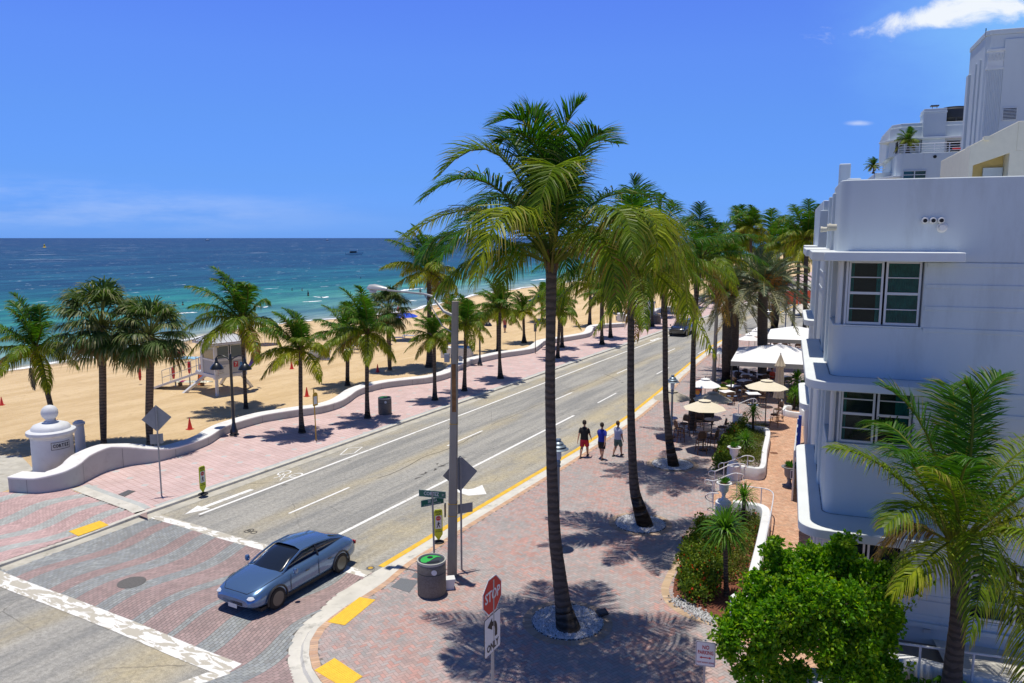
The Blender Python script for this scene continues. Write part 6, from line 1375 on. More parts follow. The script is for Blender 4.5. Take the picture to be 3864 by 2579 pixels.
# tactile pads (yellow)
m_tac = M('tactile_yellow', (.80, .50, .035), .6, var=.08, vscale=6)
def tact(c4, label, z=None, sh=0.0):
    P = [G(*q, SW + .015 if z is None else z) - NV * sh for q in c4]; c = sum(P, Vector()) / 4; t = T('tactile_pad', label, 'tactile paving', c, 0, 'yellow tactile warning pads'); P = [q - c for q in P]
    mb = MB(); mb.add([(q.x, q.y, .004) for q in P] + [(q.x, q.y, -.008) for q in P], [(0, 1, 2, 3), (0, 4, 5, 1), (1, 5, 6, 2), (2, 6, 7, 3), (3, 7, 4, 0)]); mb.out('pad', m_tac, t)
    mb = MB(); L1_ = (P[1] - P[0]).length; L2_ = (P[3] - P[0]).length; n1, n2 = int(L1_ / .062), int(L2_ / .062)
    if n1 * n2 < 500:
        for i in range(n1):
            for j in range(n2):
                u, v = (i + .5) / n1, (j + .5) / n2; q = P[0] * (1 - u) * (1 - v) + P[1] * u * (1 - v) + P[2] * u * v + P[3] * (1 - u) * v
                mb.lathe([(.014, 0), (.009, .006), (0, .0065)], (q.x, q.y, .004), 6)
        mb.out('dome_pattern', m_tac, t)
tact([(1357, 2254), (1417, 2264), (1301, 2360), (1236, 2348)][::-1], 'yellow tactile pad on the kerb opposite the moving blue car')
tact([(1262, 2484), (1368, 2554), (1302, 2600), (1187, 2530)][::-1], 'yellow tactile pad at the bottom edge of the photo on the corner')
tact([(402, 1973), (437, 1990), (322, 2032), (285, 2014)][::-1], 'yellow tactile pad across the road on the beach side', SW + .012, .42)
tact([(2560, 1222), (2590, 1222), (2580, 1232), (2545, 1232)][::-1], 'small yellow kerb pad far up the promenade', SW + .02)
# metal covers
def cover(px_, r, label, cat, mat, z=.012, oval=False):
    p = G(*px_, z); t = T('manhole_cover', label, cat, p); mb = MB(); mb.lathe([(r, -.01), (r, 0), (r * .97, .002), (0, .003)], n=28); mb.out('cover', mat, t); return t
cover((497, 2198), .42, 'round dark manhole cover in the wavy brick crossing', 'manhole cover', M('cast_iron', (.12, .115, .11), .7, var=.2, vscale=20, bump=.5, bscale=90), .016)
def quad_plate(name, c4, label, cat, mat, z=SW + .016, extra=None):
    P = [G(*q, z) for q in c4]; c = sum(P, Vector()) / 4; t = T(name, label, cat, c); mb = MB(); mb.add([tuple(q - c) for q in P] + [tuple(q - c - Vector((0, 0, .02))) for q in P], [(0, 1, 2, 3), (0, 4, 5, 1), (1, 5, 6, 2), (2, 6, 7, 3), (3, 7, 4, 0)]); mb.out('plate', mat, t); return t, [q - c for q in P]
m_tread = M('tread_plate', (.20, .21, .215), .55, metal=.4, var=.15, vscale=30, bump=.6, bscale=80)
quad_plate('utility_cover', [(1475, 2214), (1545, 2236), (1580, 2192), (1512, 2182)], 'grey metal utility plate in the bricks left of the big litter bin', 'utility cover', m_tread)
quad_plate('utility_cover', [(1552, 2178), (1586, 2186), (1590, 2168), (1566, 2161)], 'small grey utility lid partly behind the big litter bin', 'utility cover', m_tread)
t, P = quad_plate('drain_grate', [(446, 1866), (470, 1874), (512, 1854), (484, 1849)], 'rectangular storm drain grate in the pink promenade', 'drain grate', M('cast_iron'))
for k in range(7):
    u = (k + .5) / 7; a = P[0].lerp(P[3], u); b = P[1].lerp(P[2], u); mb = MB(); d = (b - a); mb.tube([a + d * .1 + Vector((0, 0, .006)), b - d * .1 + Vector((0, 0, .006))], .012, 4); mb.out('grate_bar', m_galv, t)
p = G(2920, 1711); t = T('floor_drain', 'round brown drain grate in the orange brick path', 'drain grate', p + Vector((0, 0, .014))); mb = MB(); mb.lathe([(.20, 0), (.20, .004), (.17, .005), (.17, .001), (0, .001)], n=20); mb.out('rim', M('rust_brown', (.20, .09, .05), .8), t)
for k in range(7): mb = MB(); x = -.14 + k * .047; w_ = math.sqrt(max(0, .17 ** 2 - x * x)); mb.bb(x - .012, x + .012, -w_, w_, .001, .006); mb.out('bar', M('rust_brown'), t)
# road stud beside the yellow line
p = G(1398, 2144, .008); t = T('road_stud', 'small round orange stud beside the end of the yellow line', 'road stud', p); mb = MB(); mb.lathe([(.09, 0), (.06, .02), (0, .025)], n=14); mb.out('stud', m_ochre, t); mb = MB(); mb.lathe([(.14, .001), (.09, .002)], n=14); mb.out('ring', m_joint, t)
# pebble rings round the tall palms
m_peb = MC('pebble', .7)
def pebbles(c, r, n, seed, label, rb=.28):
    R = random.Random(seed); mb = MB()
    for k in range(n):
        a = R.uniform(0, 6.28); q = r * math.sqrt(R.random()); s = R.uniform(.016, .034); g_ = R.choice((.75, .68, .6, .7, .5, .35)); z = R.uniform(0, .02)
        cx_, cy_ = q * math.cos(a), q * math.sin(a); rt = R.uniform(0, 3); ca, sa = math.cos(rt) * s, math.sin(rt) * s
        mb.add([(cx_ + ca, cy_ + sa, z), (cx_ - sa * .7, cy_ + ca * .7, z), (cx_ - ca, cy_ - sa, z), (cx_ + sa * .7, cy_ - ca * .7, z), (cx_, cy_, z + s * .9)], [(0, 1, 4), (1, 2, 4), (2, 3, 4), (3, 0, 4)], (g_, g_ * 1.0, g_ * 1.02))
    o = mb.out('gravel', m_peb, cols=True, loc=(c.x, c.y, SW + .012)); tag(o, label, 'gravel', kind='stuff')
    mb = MB(); mb.lathe([(r, SW + .010), (0, SW + .011)], (c.x, c.y, 0), 40); struct(mb.out('gravel_bed', M('dark_soil', (.16, .15, .14), .95)))
    pal = ((.44, .33, .24), (.40, .29, .21), (.47, .36, .27)); mb = MB(); m_ = int(2 * PI * (r + .2) / .115)
    for k in range(m_):
        a0, a1 = 2 * PI * k / m_ + .006, 2 * PI * (k + 1) / m_ - .006; f = R.uniform(.88, 1.1); cc = tuple(x * f for x in R.choice(pal))
        mb.add([((r) * math.cos(a0), (r) * math.sin(a0), 0), ((r) * math.cos(a1), (r) * math.sin(a1), 0), ((r + rb) * math.cos(a1), (r + rb) * math.sin(a1), 0), ((r + rb) * math.cos(a0), (r + rb) * math.sin(a0), 0)], [(0, 1, 2, 3)], cc)
    struct(mb.out('brick_ring', MC('pavers'), loc=(c.x, c.y, SW + .013), cols=True))
    mb = MB(); mb.lathe([(r - .012, 0), (r - .012, .03), (r + .004, .03), (r + .004, 0)], (0, 0, 0), 40); struct(mb.out('edging', M('black_edging', (.03, .03, .03), .8), loc=(c.x, c.y, SW + .01)))
c1_ = (G(2007, 2355) + G(2277, 2355)) / 2; pebbles(c1_ + Vector((0, .1, 0)), (G(2277, 2355) - G(2007, 2355)).length / 2, 9000, 1, 'white pebbles in the ring round the nearest tall palm', .26)
c2_ = (G(2321, 1978) + G(2512, 1978)) / 2; pebbles(c2_, (G(2512, 1978) - G(2321, 1978)).length / 2, 6500, 2, 'white pebbles in the ring round the second tall palm', .24)
c3_ = (G(2460, 1754) + G(2615, 1754)) / 2; pebbles(c3_, (G(2615, 1754) - G(2460, 1754)).length / 2, 4500, 3, 'white pebbles in the ring round the third tall palm', .24)
c4_ = G(2605, 1622); pebbles(c4_, .85, 2500, 4, 'white pebbles in the ring round the fourth tall palm', .2)
c5_ = G(2752, 1436); pebbles(c5_, 1.0, 1500, 5, 'white pebbles round the front date palm', .2)
p = G(2271, 2328); t = T('spotlight', 'low black box spotlight on the edge of the nearest pebble ring', 'spotlight', p, rad(25)); mb = MB(); mb.box((0, 0, .13), (.34, .22, .06), rx=.35); mb.box((0, 0, .05), (.08, .06, .1)); mb.out('housing', m_blackm, t, bevel=.008)
mb = MB(); mb.box((0, -.005, .165), (.28, .17, .005), rx=.35); mb.out('lens', M('dark_glass', (.02, .02, .025), .1, coat=1), t)
# ================================================================= VEHICLES
def loft(mb, secs, closed_ends=True, col=None):
    m = len(secs[0]); mb.grid(secs, closed=True, col=col)
    if closed_ends: mb.add(secs[0], [tuple(range(m))[::-1]]); mb.add(secs[-1], [tuple(range(m))])
def sec(y, hw, zl, zs, zt, tuck=.80):
    h = [(hw * .80, zl), (hw * .97, zl + .07), (hw * 1.0, zl + (zs - zl) * .5), (hw * .975, zs), (hw * tuck, zs + (zt - zs) * .8), (hw * .45, zt)]
    return [(x, y, z) for x, z in h] + [(-x, y, z) for x, z in h[::-1]]
def vehicle(name, label, cat, p, heading, paint, kind='sedan', group=None, plate_=True):
    """heading: compass azimuth the nose points to"""
    t = T(name, label, cat, p, -heading, group)
    m_tyre = M('tyre', (.015, .015, .016), .8); m_rim = M('wheel_rim', (.12, .125, .13), .3, metal=.8); m_gl = M('car_glass', (.012, .016, .024), .06, coat=1.0, spec=.8); m_trim = M('car_trim', (.02, .02, .022), .5)
    if kind == 'sedan':
        L_, Wd = 4.55, .90
        S = [(-2.27, .70, .38, .62, .70), (-2.22, .80, .30, .74, .86), (-1.95, .87, .22, .86, 1.00), (-1.45, .90, .20, .88, 1.02), (-.6, .905, .19, .88, .98), (.3, .905, .19, .86, .94), (1.0, .90, .19, .82, .93), (1.6, .885, .20, .74, .86), (2.0, .84, .22, .64, .76), (2.2, .76, .26, .56, .66), (2.28, .62, .32, .48, .54)]
        g = [(-1.95, .60, .95, .48, .99), (-1.25, .74, .93, .56, 1.22), (-.55, .77, .93, .58, 1.31), (.10, .77, .92, .56, 1.30), (.55, .76, .91, .50, 1.17), (1.02, .70, .88, .42, .92)]
        wy, wr = (1.40, -1.38), .33
    else:
        L_, Wd = 4.6, .95
        S = [(-2.3, .80, .45, .95, 1.05), (-2.25, .90, .34, 1.02, 1.14), (-1.6, .95, .28, 1.06, 1.14), (-.5, .955, .26, 1.05, 1.12), (.6, .955, .26, 1.02, 1.10), (1.2, .95, .26, 1.0, 1.10), (1.8, .92, .27, .94, 1.04), (2.15, .86, .30, .84, .95), (2.3, .76, .36, .70, .80)]
        g = [(-2.2, .76, 1.10, .64, 1.55), (-1.9, .80, 1.08, .68, 1.68), (-.6, .82, 1.06, .70, 1.74), (.1, .82, 1.05, .68, 1.70), (.55, .80, 1.05, .60, 1.45), (1.15, .74, 1.03, .52, 1.10)]
        wy, wr = (1.42, -1.40), .37
    mb = MB(); loft(mb, [sec(*a) for a in S]); body_ = mb.out('body', paint, t, smooth='all', sub=1)
    def gs(y, hb, zb, ht_, zt): return [(hb, y, zb), (hb * .5 + ht_ * .5, y, zb * .45 + zt * .55), (ht_, y, zt - .03), (ht_ * .6, y, zt), (-ht_ * .6, y, zt), (-ht_, y, zt - .03), (-hb * .5 - ht_ * .5, y, zb * .45 + zt * .55), (-hb, y, zb)]
    mb = MB(); loft(mb, [gs(*a) for a in g]); mb.out('glasshouse', m_gl, t, smooth='all', sub=1)
    mb = MB(); rr_ = [a for a in g if a[4] > (1.2 if kind == 'sedan' else 1.5)]
    rows = [[(-a[3] * 1.0, a[0], a[4] - .045), (-a[3] * .6, a[0], a[4] + .032), (0, a[0], a[4] + .045), (a[3] * .6, a[0], a[4] + .032), (a[3] * 1.0, a[0], a[4] - .045)] for a in rr_]; mb.grid(rows); mb.out('roof', paint, t, smooth='all')
    for s in (-1, 1):
        mb = MB(); mb.tube([(s * g[-1][1] * .99, g[-1][0] - .02, g[-1][2]), (s * (g[-2][1] * .5 + g[-2][3] * .5) * 1.02, g[-2][0] + .1, g[-2][4] * .62 + g[-2][2] * .38), (s * g[-3][3] * 1.04, g[-3][0], g[-3][4] - .05), (s * g[-4][3] * 1.04, g[-4][0], g[-4][4] - .05), (s * g[1][3] * 1.0, g[1][0], g[1][4] - .07), (s * g[0][1] * .92, g[0][0] + .08, g[0][2] + .0)], .03, 6); mb.out('pillar', paint, t, smooth=True)
        mb = MB(); y = g[2][0] + .1; mb.tube([(s * g[2][1] * 1.005, y, g[2][2]), (s * (g[2][3] + .02), y, g[2][4] - .05)], .025, 6); mb.out('door_pillar', m_trim, t)
        mb = MB(); mb.lathe([(0, -.10), (.06, -.08), (.085, 0), (.06, .08), (0, .10)], (s * (Wd + .10), g[-1][0] - .25, g[-1][2] + .07), 10); mb.out('mirror', paint, t, smooth=True)
        mb = MB(); ys = S[-2][0]; mb.lathe([(0, -.06), (.10, -.04), (.13, .0), (.08, .05), (0, .06)], (s * S[-2][1] * .80, ys - .06, S[-2][3] + .015), 12); mb.v = [(x, y, z) for x, y, z in mb.v]; mb.out('headlight', M('headlight', (.65, .68, .72), .1, coat=1), t, smooth=True)
        mb = MB(); mb.box((s * S[1][1] * .82, S[1][0] - .0, S[1][3] - .03), (.28, .07, .12)); mb.out('tail_light', M('tail_red', (.35, .01, .01), .2, coat=.5), t, bevel=.02)
        mb = MB(); mb.box((s * (Wd + .003), .15, .70 if kind == 'sedan' else .85), (.012, .16, .025)); mb.box((s * (Wd + .003), -.85, .70 if kind == 'sedan' else .86), (.012, .16, .025)); mb.out('door_handle', m_rim, t)
        for y in wy:
            mb = MB(); mb.lathe([(wr * .62, -.11), (wr * .93, -.10), (wr, -.06), (wr, .06), (wr * .93, .10), (wr * .62, .11)], (0, 0, 0), 24); mb.v = [(z + s * (Wd - .10), x + y, yy_ + wr) for x, yy_, z in mb.v]; wh = mb.out('wheel', m_tyre, t, smooth=True)
            mb = MB(); mb.lathe([(wr * .66, .112), (wr * .60, .114), (wr * .52, .104), (.06, .108), (0, .112)], (0, 0, 0), 20); mb.v = [(s * (z + Wd - .10), x + y, yy_ + wr) for x, yy_, z in mb.v]
            mb.out('rim', m_rim, wh, smooth=True)
            mb = MB(); P_ = [(s * (Wd - .005), y + (wr + .055) * math.cos(a), wr + (wr + .055) * math.sin(a)) for a in np.linspace(-.25, PI + .25, 14)]; mb.tube(P_, .028, 6); mb.out('wheel_arch', m_trim, t, smooth=True)
    for s in (-1, 1):
        for y in ((.85, -.35) if kind == 'sedan' else (.95, -.10, -1.1)):
            mb = MB(); mb.tube([(s * (Wd + .004), y, .32), (s * (Wd + .006), y + .02, .58), (s * (Wd - .015), y, .86 if kind == 'sedan' else 1.0)], .007, 4); mb.out('door_seam', m_trim, t)
    mb = MB(); mb.tube([(-.74, .98, .90), (-.66, 1.9, .78), (-.45, 2.15, .68), (.45, 2.15, .68), (.66, 1.9, .78), (.74, .98, .90)], .006, 4) if kind == 'sedan' else mb.tube([(-.8, 1.1, 1.06), (-.7, 2.1, .94), (.7, 2.1, .94), (.8, 1.1, 1.06)], .006, 4); mb.out('bonnet_seam', m_trim, t)
    mb = MB(); mb.box((0, S[-2][0] + .03, .40 if kind == 'sedan' else .55), (.85, .10, .16)); mb.out('grille', m_trim, t, bevel=.03)
    mb = MB(); mb.box((0, S[-2][0] + .085, .30 if kind == 'sedan' else .42), (.34, .012, .12)); mb.out('number_plate', m_whs, t)
    mb = MB(); mb.box((0, 0, .17), (Wd * 1.7, 3.9, .10)); mb.out('underside', m_trim, t)
    return t
m_blu = M('steel_blue_paint', (.10, .19, .36), .25, metal=.5, coat=1.0)
cpos = RW(16.35, -17.05, 0.01)
vehicle('car', 'steel blue low sedan driving over the wavy brick crossing towards the lower left', 'car', cpos, rad(208), m_blu)
pt = ST(G(2572, 1263, 0)); vehicle('suv', 'black oncoming suv on the road behind the tall palm trunks', 'suv', RW(pt[0], pt[1], 0), rad(208), M('black_car', (.012, .014, .02), .15, coat=1), 'suv')
for px_, ht_, lb, c, kd, nm in [((2906, 1188), 205, 'pale silver car waiting at the far side street, between two date palm trunks', (.45, .47, .47), 'sedan', 'silver'), ((2938, 1158), 206, 'bright blue oncoming car beyond the date palms', (.012, .03, .32), 'sedan', 'blue'),
        ((2981, 1140), 206, 'black vehicle behind the bright blue car on the far road', (.015, .015, .017), 'suv', 'coal'), ((2862, 1148), 206, 'dark vehicle in the far left lane behind the biggest date palm', (.03, .035, .045), 'suv', 'slate'), ((3012, 1120), 206, 'small dark parked car at the far end of the road', (.05, .05, .06), 'sedan', 'grey')]:
    q = ST(G(*px_, 0)); vehicle('car' if kd == 'sedan' else 'suv', lb, 'car' if kd == 'sedan' else 'suv', RW(q[0], q[1], 0.0), rad(ht_), M(nm + '_paint', c, .2, coat=1, metal=.2 if nm == 'silver' else 0), kd, 'far cars on the beach road')

# ================================================================= PEOPLE
def skin_mesh(nodes, edges, parent, mat, name='body', sub=2):
    me = bpy.data.meshes.new(name); me.from_pydata([n[:3] for n in nodes], [], [])
    me = bpy.data.meshes.new(name); me.from_pydata([n[:3] for n in nodes], edges, [])
    o = bpy.data.objects.new(name, me); C.objects.link(o); o.parent = parent
    md = o.modifiers.new('sk', 'SKIN'); md.use_smooth_shade = True; md.branch_smoothing = .5
    sv = me.skin_vertices[0].data if me.skin_vertices else None
    if sv is None:
        me.skin_vertices.new() if hasattr(me.skin_vertices, 'new') else None
    for i, n in enumerate(nodes):
        me.skin_vertices[0].data[i].radius = (n[3], n[4] if len(n) > 4 else n[3]); me.skin_vertices[0].data[i].use_root = (i == 0)
    s2 = o.modifiers.new('u', 'SUBSURF'); s2.levels = sub; s2.render_levels = sub
    me.materials.append(mat)
    # bake the modifiers to one plain mesh
    dg = bpy.context.evaluated_depsgraph_get(); dg.update()
    nm = bpy.data.meshes.new_from_object(o.evaluated_get(dg)); nm.name = name; o.modifiers.clear(); o.data = nm
    return o
SKIN = M('skin', (.42, .22, .14), .6)
def person(label, p, az, top=(.02, .02, .02), bottom=(.02, .02, .025), hair=(.03, .02, .015), h=1.75, stride=.2, arms=(.25, -.2), short=True, group=None, skirt_len=.46, pose='walk', lean=0.0):
    t = T('person', label, 'person', p, az, group, h / 1.75)
    hip = .93
    if pose == 'walk':
        f = [(.10, stride, 0), (-.10, -stride, 0)]
        K = [(.10, stride * .62 + .03, .49), (-.10, -stride * .30 + .05, .48)]; A = [(.10, stride, .085), (-.10, -stride * 1.1, .10)]; T_ = [(.11, stride + .17, .03), (-.11, -stride + .12, .03)]
        dz = 0
    elif pose == 'sit':
        dz = -.46; K = [(.12, .45, .50), (-.12, .45, .50)]; A = [(.12, .50, .085), (-.12, .48, .085)]; T_ = [(.13, .68, .03), (-.13, .66, .03)]
    elif pose == 'lie':
        dz = -.78; K = [(.12, .48, .42), (-.12, .48, .28)]; A = [(.12, .78, .12), (-.12, .92, .12)]; T_ = [(.13, .88, .24), (-.13, 1.0, .25)]
    elif pose == 'wade':
        dz = 0; K = [(.10, .02, .49), (-.10, 0, .49)]; A = [(.10, 0, .09), (-.10, 0, .09)]; T_ = [(.11, .15, .03), (-.11, .15, .03)]
    hz = hip + dz; ln = lean
    N = [(0, 0, hz, .16, .115), (0, ln * .15, hz + .18, .145, .11), (0, ln * .3, hz + .36, .175, .12), (0, ln * .4, hz + .50, .13, .08), (0, ln * .45, hz + .57, .055, .055), (0, ln * .5 + .01, hz + .62, .055, .06)]
    E_ = [(0, 1), (1, 2), (2, 3), (3, 4), (4, 5)]
    hd_ = len(N); N += [(0, ln * .5 + .015, hz + .70, .075, .09), (0, ln * .5 + .01, hz + .78, .075, .095), (0, ln * .5, hz + .83, .05, .07)]; E_ += [(5, 6), (6, 7), (7, 8)]
    nose = len(N); N.append((0, ln * .5 + .115, hz + .725, .012, .014)); E_.append((6, nose))
    for s, k, a, tt in ((1, K[0], A[0], T_[0]), (-1, K[1], A[1], T_[1])):
        i = len(N); N += [(s * .095, .0, hz - .06, .105, .11), (k[0], k[1], k[2], .068, .072), (k[0] * .5 + a[0] * .5, k[1] * .5 + a[1] * .5 - .02, k[2] * .5 + a[2] * .5 + .05, .062, .068), (a[0], a[1], a[2], .034, .038), (tt[0], tt[1], tt[2], .035, .022)]
        E_ += [(0, i), (i, i + 1), (i + 1, i + 2), (i + 2, i + 3), (i + 3, i + 4)]
    for s, sw in ((1, arms[0]), (-1, arms[1])):
        i = len(N); sh_ = (s * .175, ln * .4, hz + .46)
        el = (s * .225, ln * .4 + sw * .42, hz + .19); wr_ = (s * .235, ln * .4 + sw * 1.0 + .05, hz - .05)
        if pose == 'sit': el = (s * .25, .10, hz + .22); wr_ = (s * .17, .34, hz + .24)
        if pose == 'lie': el = (s * .28, -.12, hz + .22); wr_ = (s * .24, -.18, hz - .03)
        d = (Vector(wr_) - Vector(el)).normalized(); pm = Vector(wr_) + d * .055
        N += [(*sh_, .058, .056), (*el, .045, .046), (*wr_, .030, .026), (*pm, .036, .018)]
        E_ += [(3, i), (i, i + 1), (i + 1, i + 2), (i + 2, i + 3)]
        for q, (ox, ln_) in enumerate(((-.030, .060), (-.010, .078), (.010, .082), (.028, .070))):
            j = len(N); a = pm + Vector((0, ox, -.01)) + d * .03; b = a + d * ln_ * .55 + Vector((-s * .006, .004, 0)); c = b + d * ln_ * .45 + Vector((-s * .022, .010, .0))
            N += [(*a, .010), (*b, .0085), (*c, .007)]; E_ += [(i + 3, j), (j, j + 1), (j + 1, j + 2)]
        j = len(N); a = pm + Vector((0, .035, -.005)); b = a + d * .035 + Vector((0, .022, 0)); N += [(*a, .012), (*b, .009)]; E_ += [(i + 3, j), (j, j + 1)]
    body_ = skin_mesh(N, E_, t, SKIN, sub=1)
    # ears, eyes
    mh = M('hair_%d' % int(hair[0] * 1000), hair, .8); z = hz + .73; y0 = ln * .5
    mb = MB(); mb.lathe([(.001, -.10), (.075, -.08), (.098, -.02), (.102, .03), (.085, .09), (.05, .125), (.001, .14)], (0, y0 - .02, z + .04), 14); mb.v = [(x, y if y < y0 + .03 else y0 + .03 + (y - y0 - .03) * .55, zz if y < y0 + .03 else max(zz, z + .055)) for x, y, zz in mb.v]; mb.out('hair', mh, t, smooth=True)
    for s in (-1, 1):
        mb = MB(); mb.lathe([(0, -.006), (.009, 0), (0, .006)], (s * .032, y0 + .093, z + .008), 6); mb.out('eye', m_black, t)
        mb = MB(); mb.lathe([(0, -.03), (.014, -.01), (.016, .012), (0, .03)], (s * .082, y0, z), 6); mb.out('ear', SKIN, t)
    mb = MB(); mb.box((0, y0 + .098, z - .052), (.045, .01, .008)); mb.out('mouth', M('lips', (.25, .08, .07), .6), t)
    # clothes: lofted sleeves and trunks around the same limbs
    def ring_(c, rx, ry, n=12, tilt=0): return [(c[0] + rx * math.cos(2 * PI * k / n), c[1] + ry * math.sin(2 * PI * k / n), c[2]) for k in range(n)]
    if top:
        mt = M('cloth_%d_%d_%d' % tuple(int(x * 999) for x in top), top, .85, var=.12, vscale=12); mb = MB()
        mb.grid([ring_((0, 0, hz - .04), .20, .155), ring_((0, ln * .15, hz + .16), .185, .145), ring_((0, ln * .3, hz + .36), .215, .15), ring_((0, ln * .38, hz + .47), .215, .125), ring_((0, ln * .42, hz + .54), .10, .085), ring_((0, ln * .43, hz + .56), .07, .07)], closed=True)
        for s, sw in ((1, arms[0]), (-1, arms[1])): mb.tube([(s * .13, ln * .4, hz + .475), (s * .19, ln * .4 + sw * .08, hz + .42), (s * .215, ln * .4 + sw * .28, hz + .27)], [.078, .070, .060], 10, cap=False)
        mb.out('shirt', mt, t, smooth='all')
    if bottom:
        mt = M('cloth_%d_%d_%d' % tuple(int(x * 999) for x in bottom), bottom, .85, var=.12, vscale=12); mb = MB(); mb.grid([ring_((0, 0, hz - .16), .19, .15), ring_((0, 0, hz - .02), .19, .148), ring_((0, 0, hz + .10), .17, .13)], closed=True)
        for s, k in ((1, K[0]), (-1, K[1])):
            a = Vector((s * .09, 0, hz - .08)); b = a.lerp(Vector(k), .86); mb.tube([a, a.lerp(b, .5), b], [.115, .112, .105], 12, cap=False)
        mb.out('shorts', mt, t, smooth='all')
    if pose in ('walk', 'sit'):
        for a, tt in zip(A, T_):
            mb = MB(); mb.tube([(a[0], a[1] - .07, .04), (a[0], a[1] + .02, .055), (tt[0], tt[1], .035)], [.042, .048, .032], 8); mb.out('shoe', M('shoe_dark', (.03, .03, .035), .7), t, smooth=True)
    return t
GP = 'walkers on the hotel pavement kerb'
az_w = rad(-28)
person('walking man in black t-shirt and red shorts, leftmost of the three by the yellow line', G(2204, 1726), az_w + .12, (.012, .012, .014), (.42, .01, .03), stride=.26, arms=(.3, -.35), group=GP, h=1.8)
person('walking man in royal blue t-shirt and black shorts, middle of the three', G(2270, 1733), az_w, (.015, .03, .34), (.012, .012, .014), stride=-.22, arms=(-.28, .30), group=GP, h=1.76)
person('walking person in pale t-shirt and patterned green shorts, rightmost of the three', G(2330, 1722), az_w - .25, (.42, .46, .62), (.08, .14, .13), hair=(.10, .05, .02), stride=.20, arms=(.05, .28), group=GP, h=1.72)
person('seated diner in a red-orange shirt under the near white awning', G(2912, 1455), rad(200), (.55, .06, .02), (.05, .06, .1), pose='sit')
for k, (x, y, lb, wz) in enumerate([(658, 1155, 'left swimmer of the pair in the turquoise water', -1.25), (690, 1152, 'right swimmer of the pair in the turquoise water', -1.25), (1102, 1097, 'far left bather head showing in the shallows', -1.35), (1140, 1097, 'far bather head beside another in the shallows', -1.35), (1163, 1117, 'bather standing waist deep in a dark swimsuit', -.75), (1586, 1112, 'bather in shallow water under the street light arm', -.5), (1361, 1052, 'lone swimmer far out above the palms', -1.4)]):
    p = G(x, y, -.5); person(lb, Vector((p.x, p.y, -.5 + wz)), k * 1.1, None if k % 2 else (.02, .02, .03), (.02, .02, .04), pose='wade', group='bathers in the sea', h=1.75)
# ================================================================= SEA THINGS
m_hull = M('boat_white', (.75, .76, .78), .3, coat=.5)
p = G(1338, 962, -.5); t = T('motor_boat', 'small white motor boat with a dark canopy out on the sea', 'boat', p, rad(-5), None, 1.0)
mb = MB(); rows = []
for x, w_, z0_, z1_ in ((-6, 1.8, -.3, 1.0), (-3, 2.0, -.4, 1.1), (1, 1.9, -.4, 1.3), (4, 1.2, -.2, 1.6), (6, .1, .6, 1.9)): rows.append([(x, -w_, z1_), (x, -w_ * .7, z0_), (x, w_ * .7, z0_), (x, w_, z1_)])
mb.grid(rows, closed=True); mb.add(rows[0], [(0, 1, 2, 3)]); mb.out('hull', m_hull, t, smooth=True)
mb = MB(); mb.bb(-3, 1.5, -1.2, 1.2, 1.1, 2.4); mb.out('cabin', m_black, t); mb = MB(); mb.bb(-3.6, 2.2, -1.5, 1.5, 3.5, 3.75); mb.out('canopy', m_hull, t)
for a in (-3.2, 1.8):
    for b in (-1.2, 1.2): mb = MB(); mb.tube([(a, b, 1), (a, b, 3.5)], .06, 5); mb.out('post', m_hull, t)
p = G(168, 935, -.5); t = T('marker_buoy', 'tiny yellow marker buoy far out at sea', 'buoy', p); mb = MB(); mb.lathe([(2.0, -.5), (2.2, .3), (1.0, .8), (.7, 3.6), (0, 4.2)], n=12); mb.out('float', M('buoy_yellow', (.75, .50, .02), .5), t, smooth=True)
for x, lb, L_ in ((795, 'white speck of a boat on the horizon, left', 30), (1243, 'white speck of a boat on the horizon, right', 26)):
    d = ray(x, 902); p = Vector((d[0] * 3400, 3400, -.5)); t = T('distant_boat', lb, 'boat', p, 0, 'boats on the horizon'); mb = MB(); rows = [[(u * L_ * .4, -w_, 3), (u * L_ * .4, 0, -1), (u * L_ * .4, w_, 3)] for u, w_ in ((-1, 3), (0, 4), (1, .2))]; mb.grid(rows); mb.out('hull', m_hull, t); mb = MB(); mb.bb(-L_ * .2, L_ * .1, -2, 2, 2, 7); mb.out('cabin', m_hull, t, bevel=.4)
# ================================================================= LIFEGUARD TOWER AND BEACH
Fp = G(819, 1494); Rp = G(954, 1458); Lp = G(687, 1483)
yv = (Rp - Fp).normalized(); az = math.atan2(yv.y, yv.x) - rad(22)
lg = T('lifeguard_tower', 'white lifeguard hut number 7 on splayed legs with a hipped metal roof', 'lifeguard tower', Fp, az)
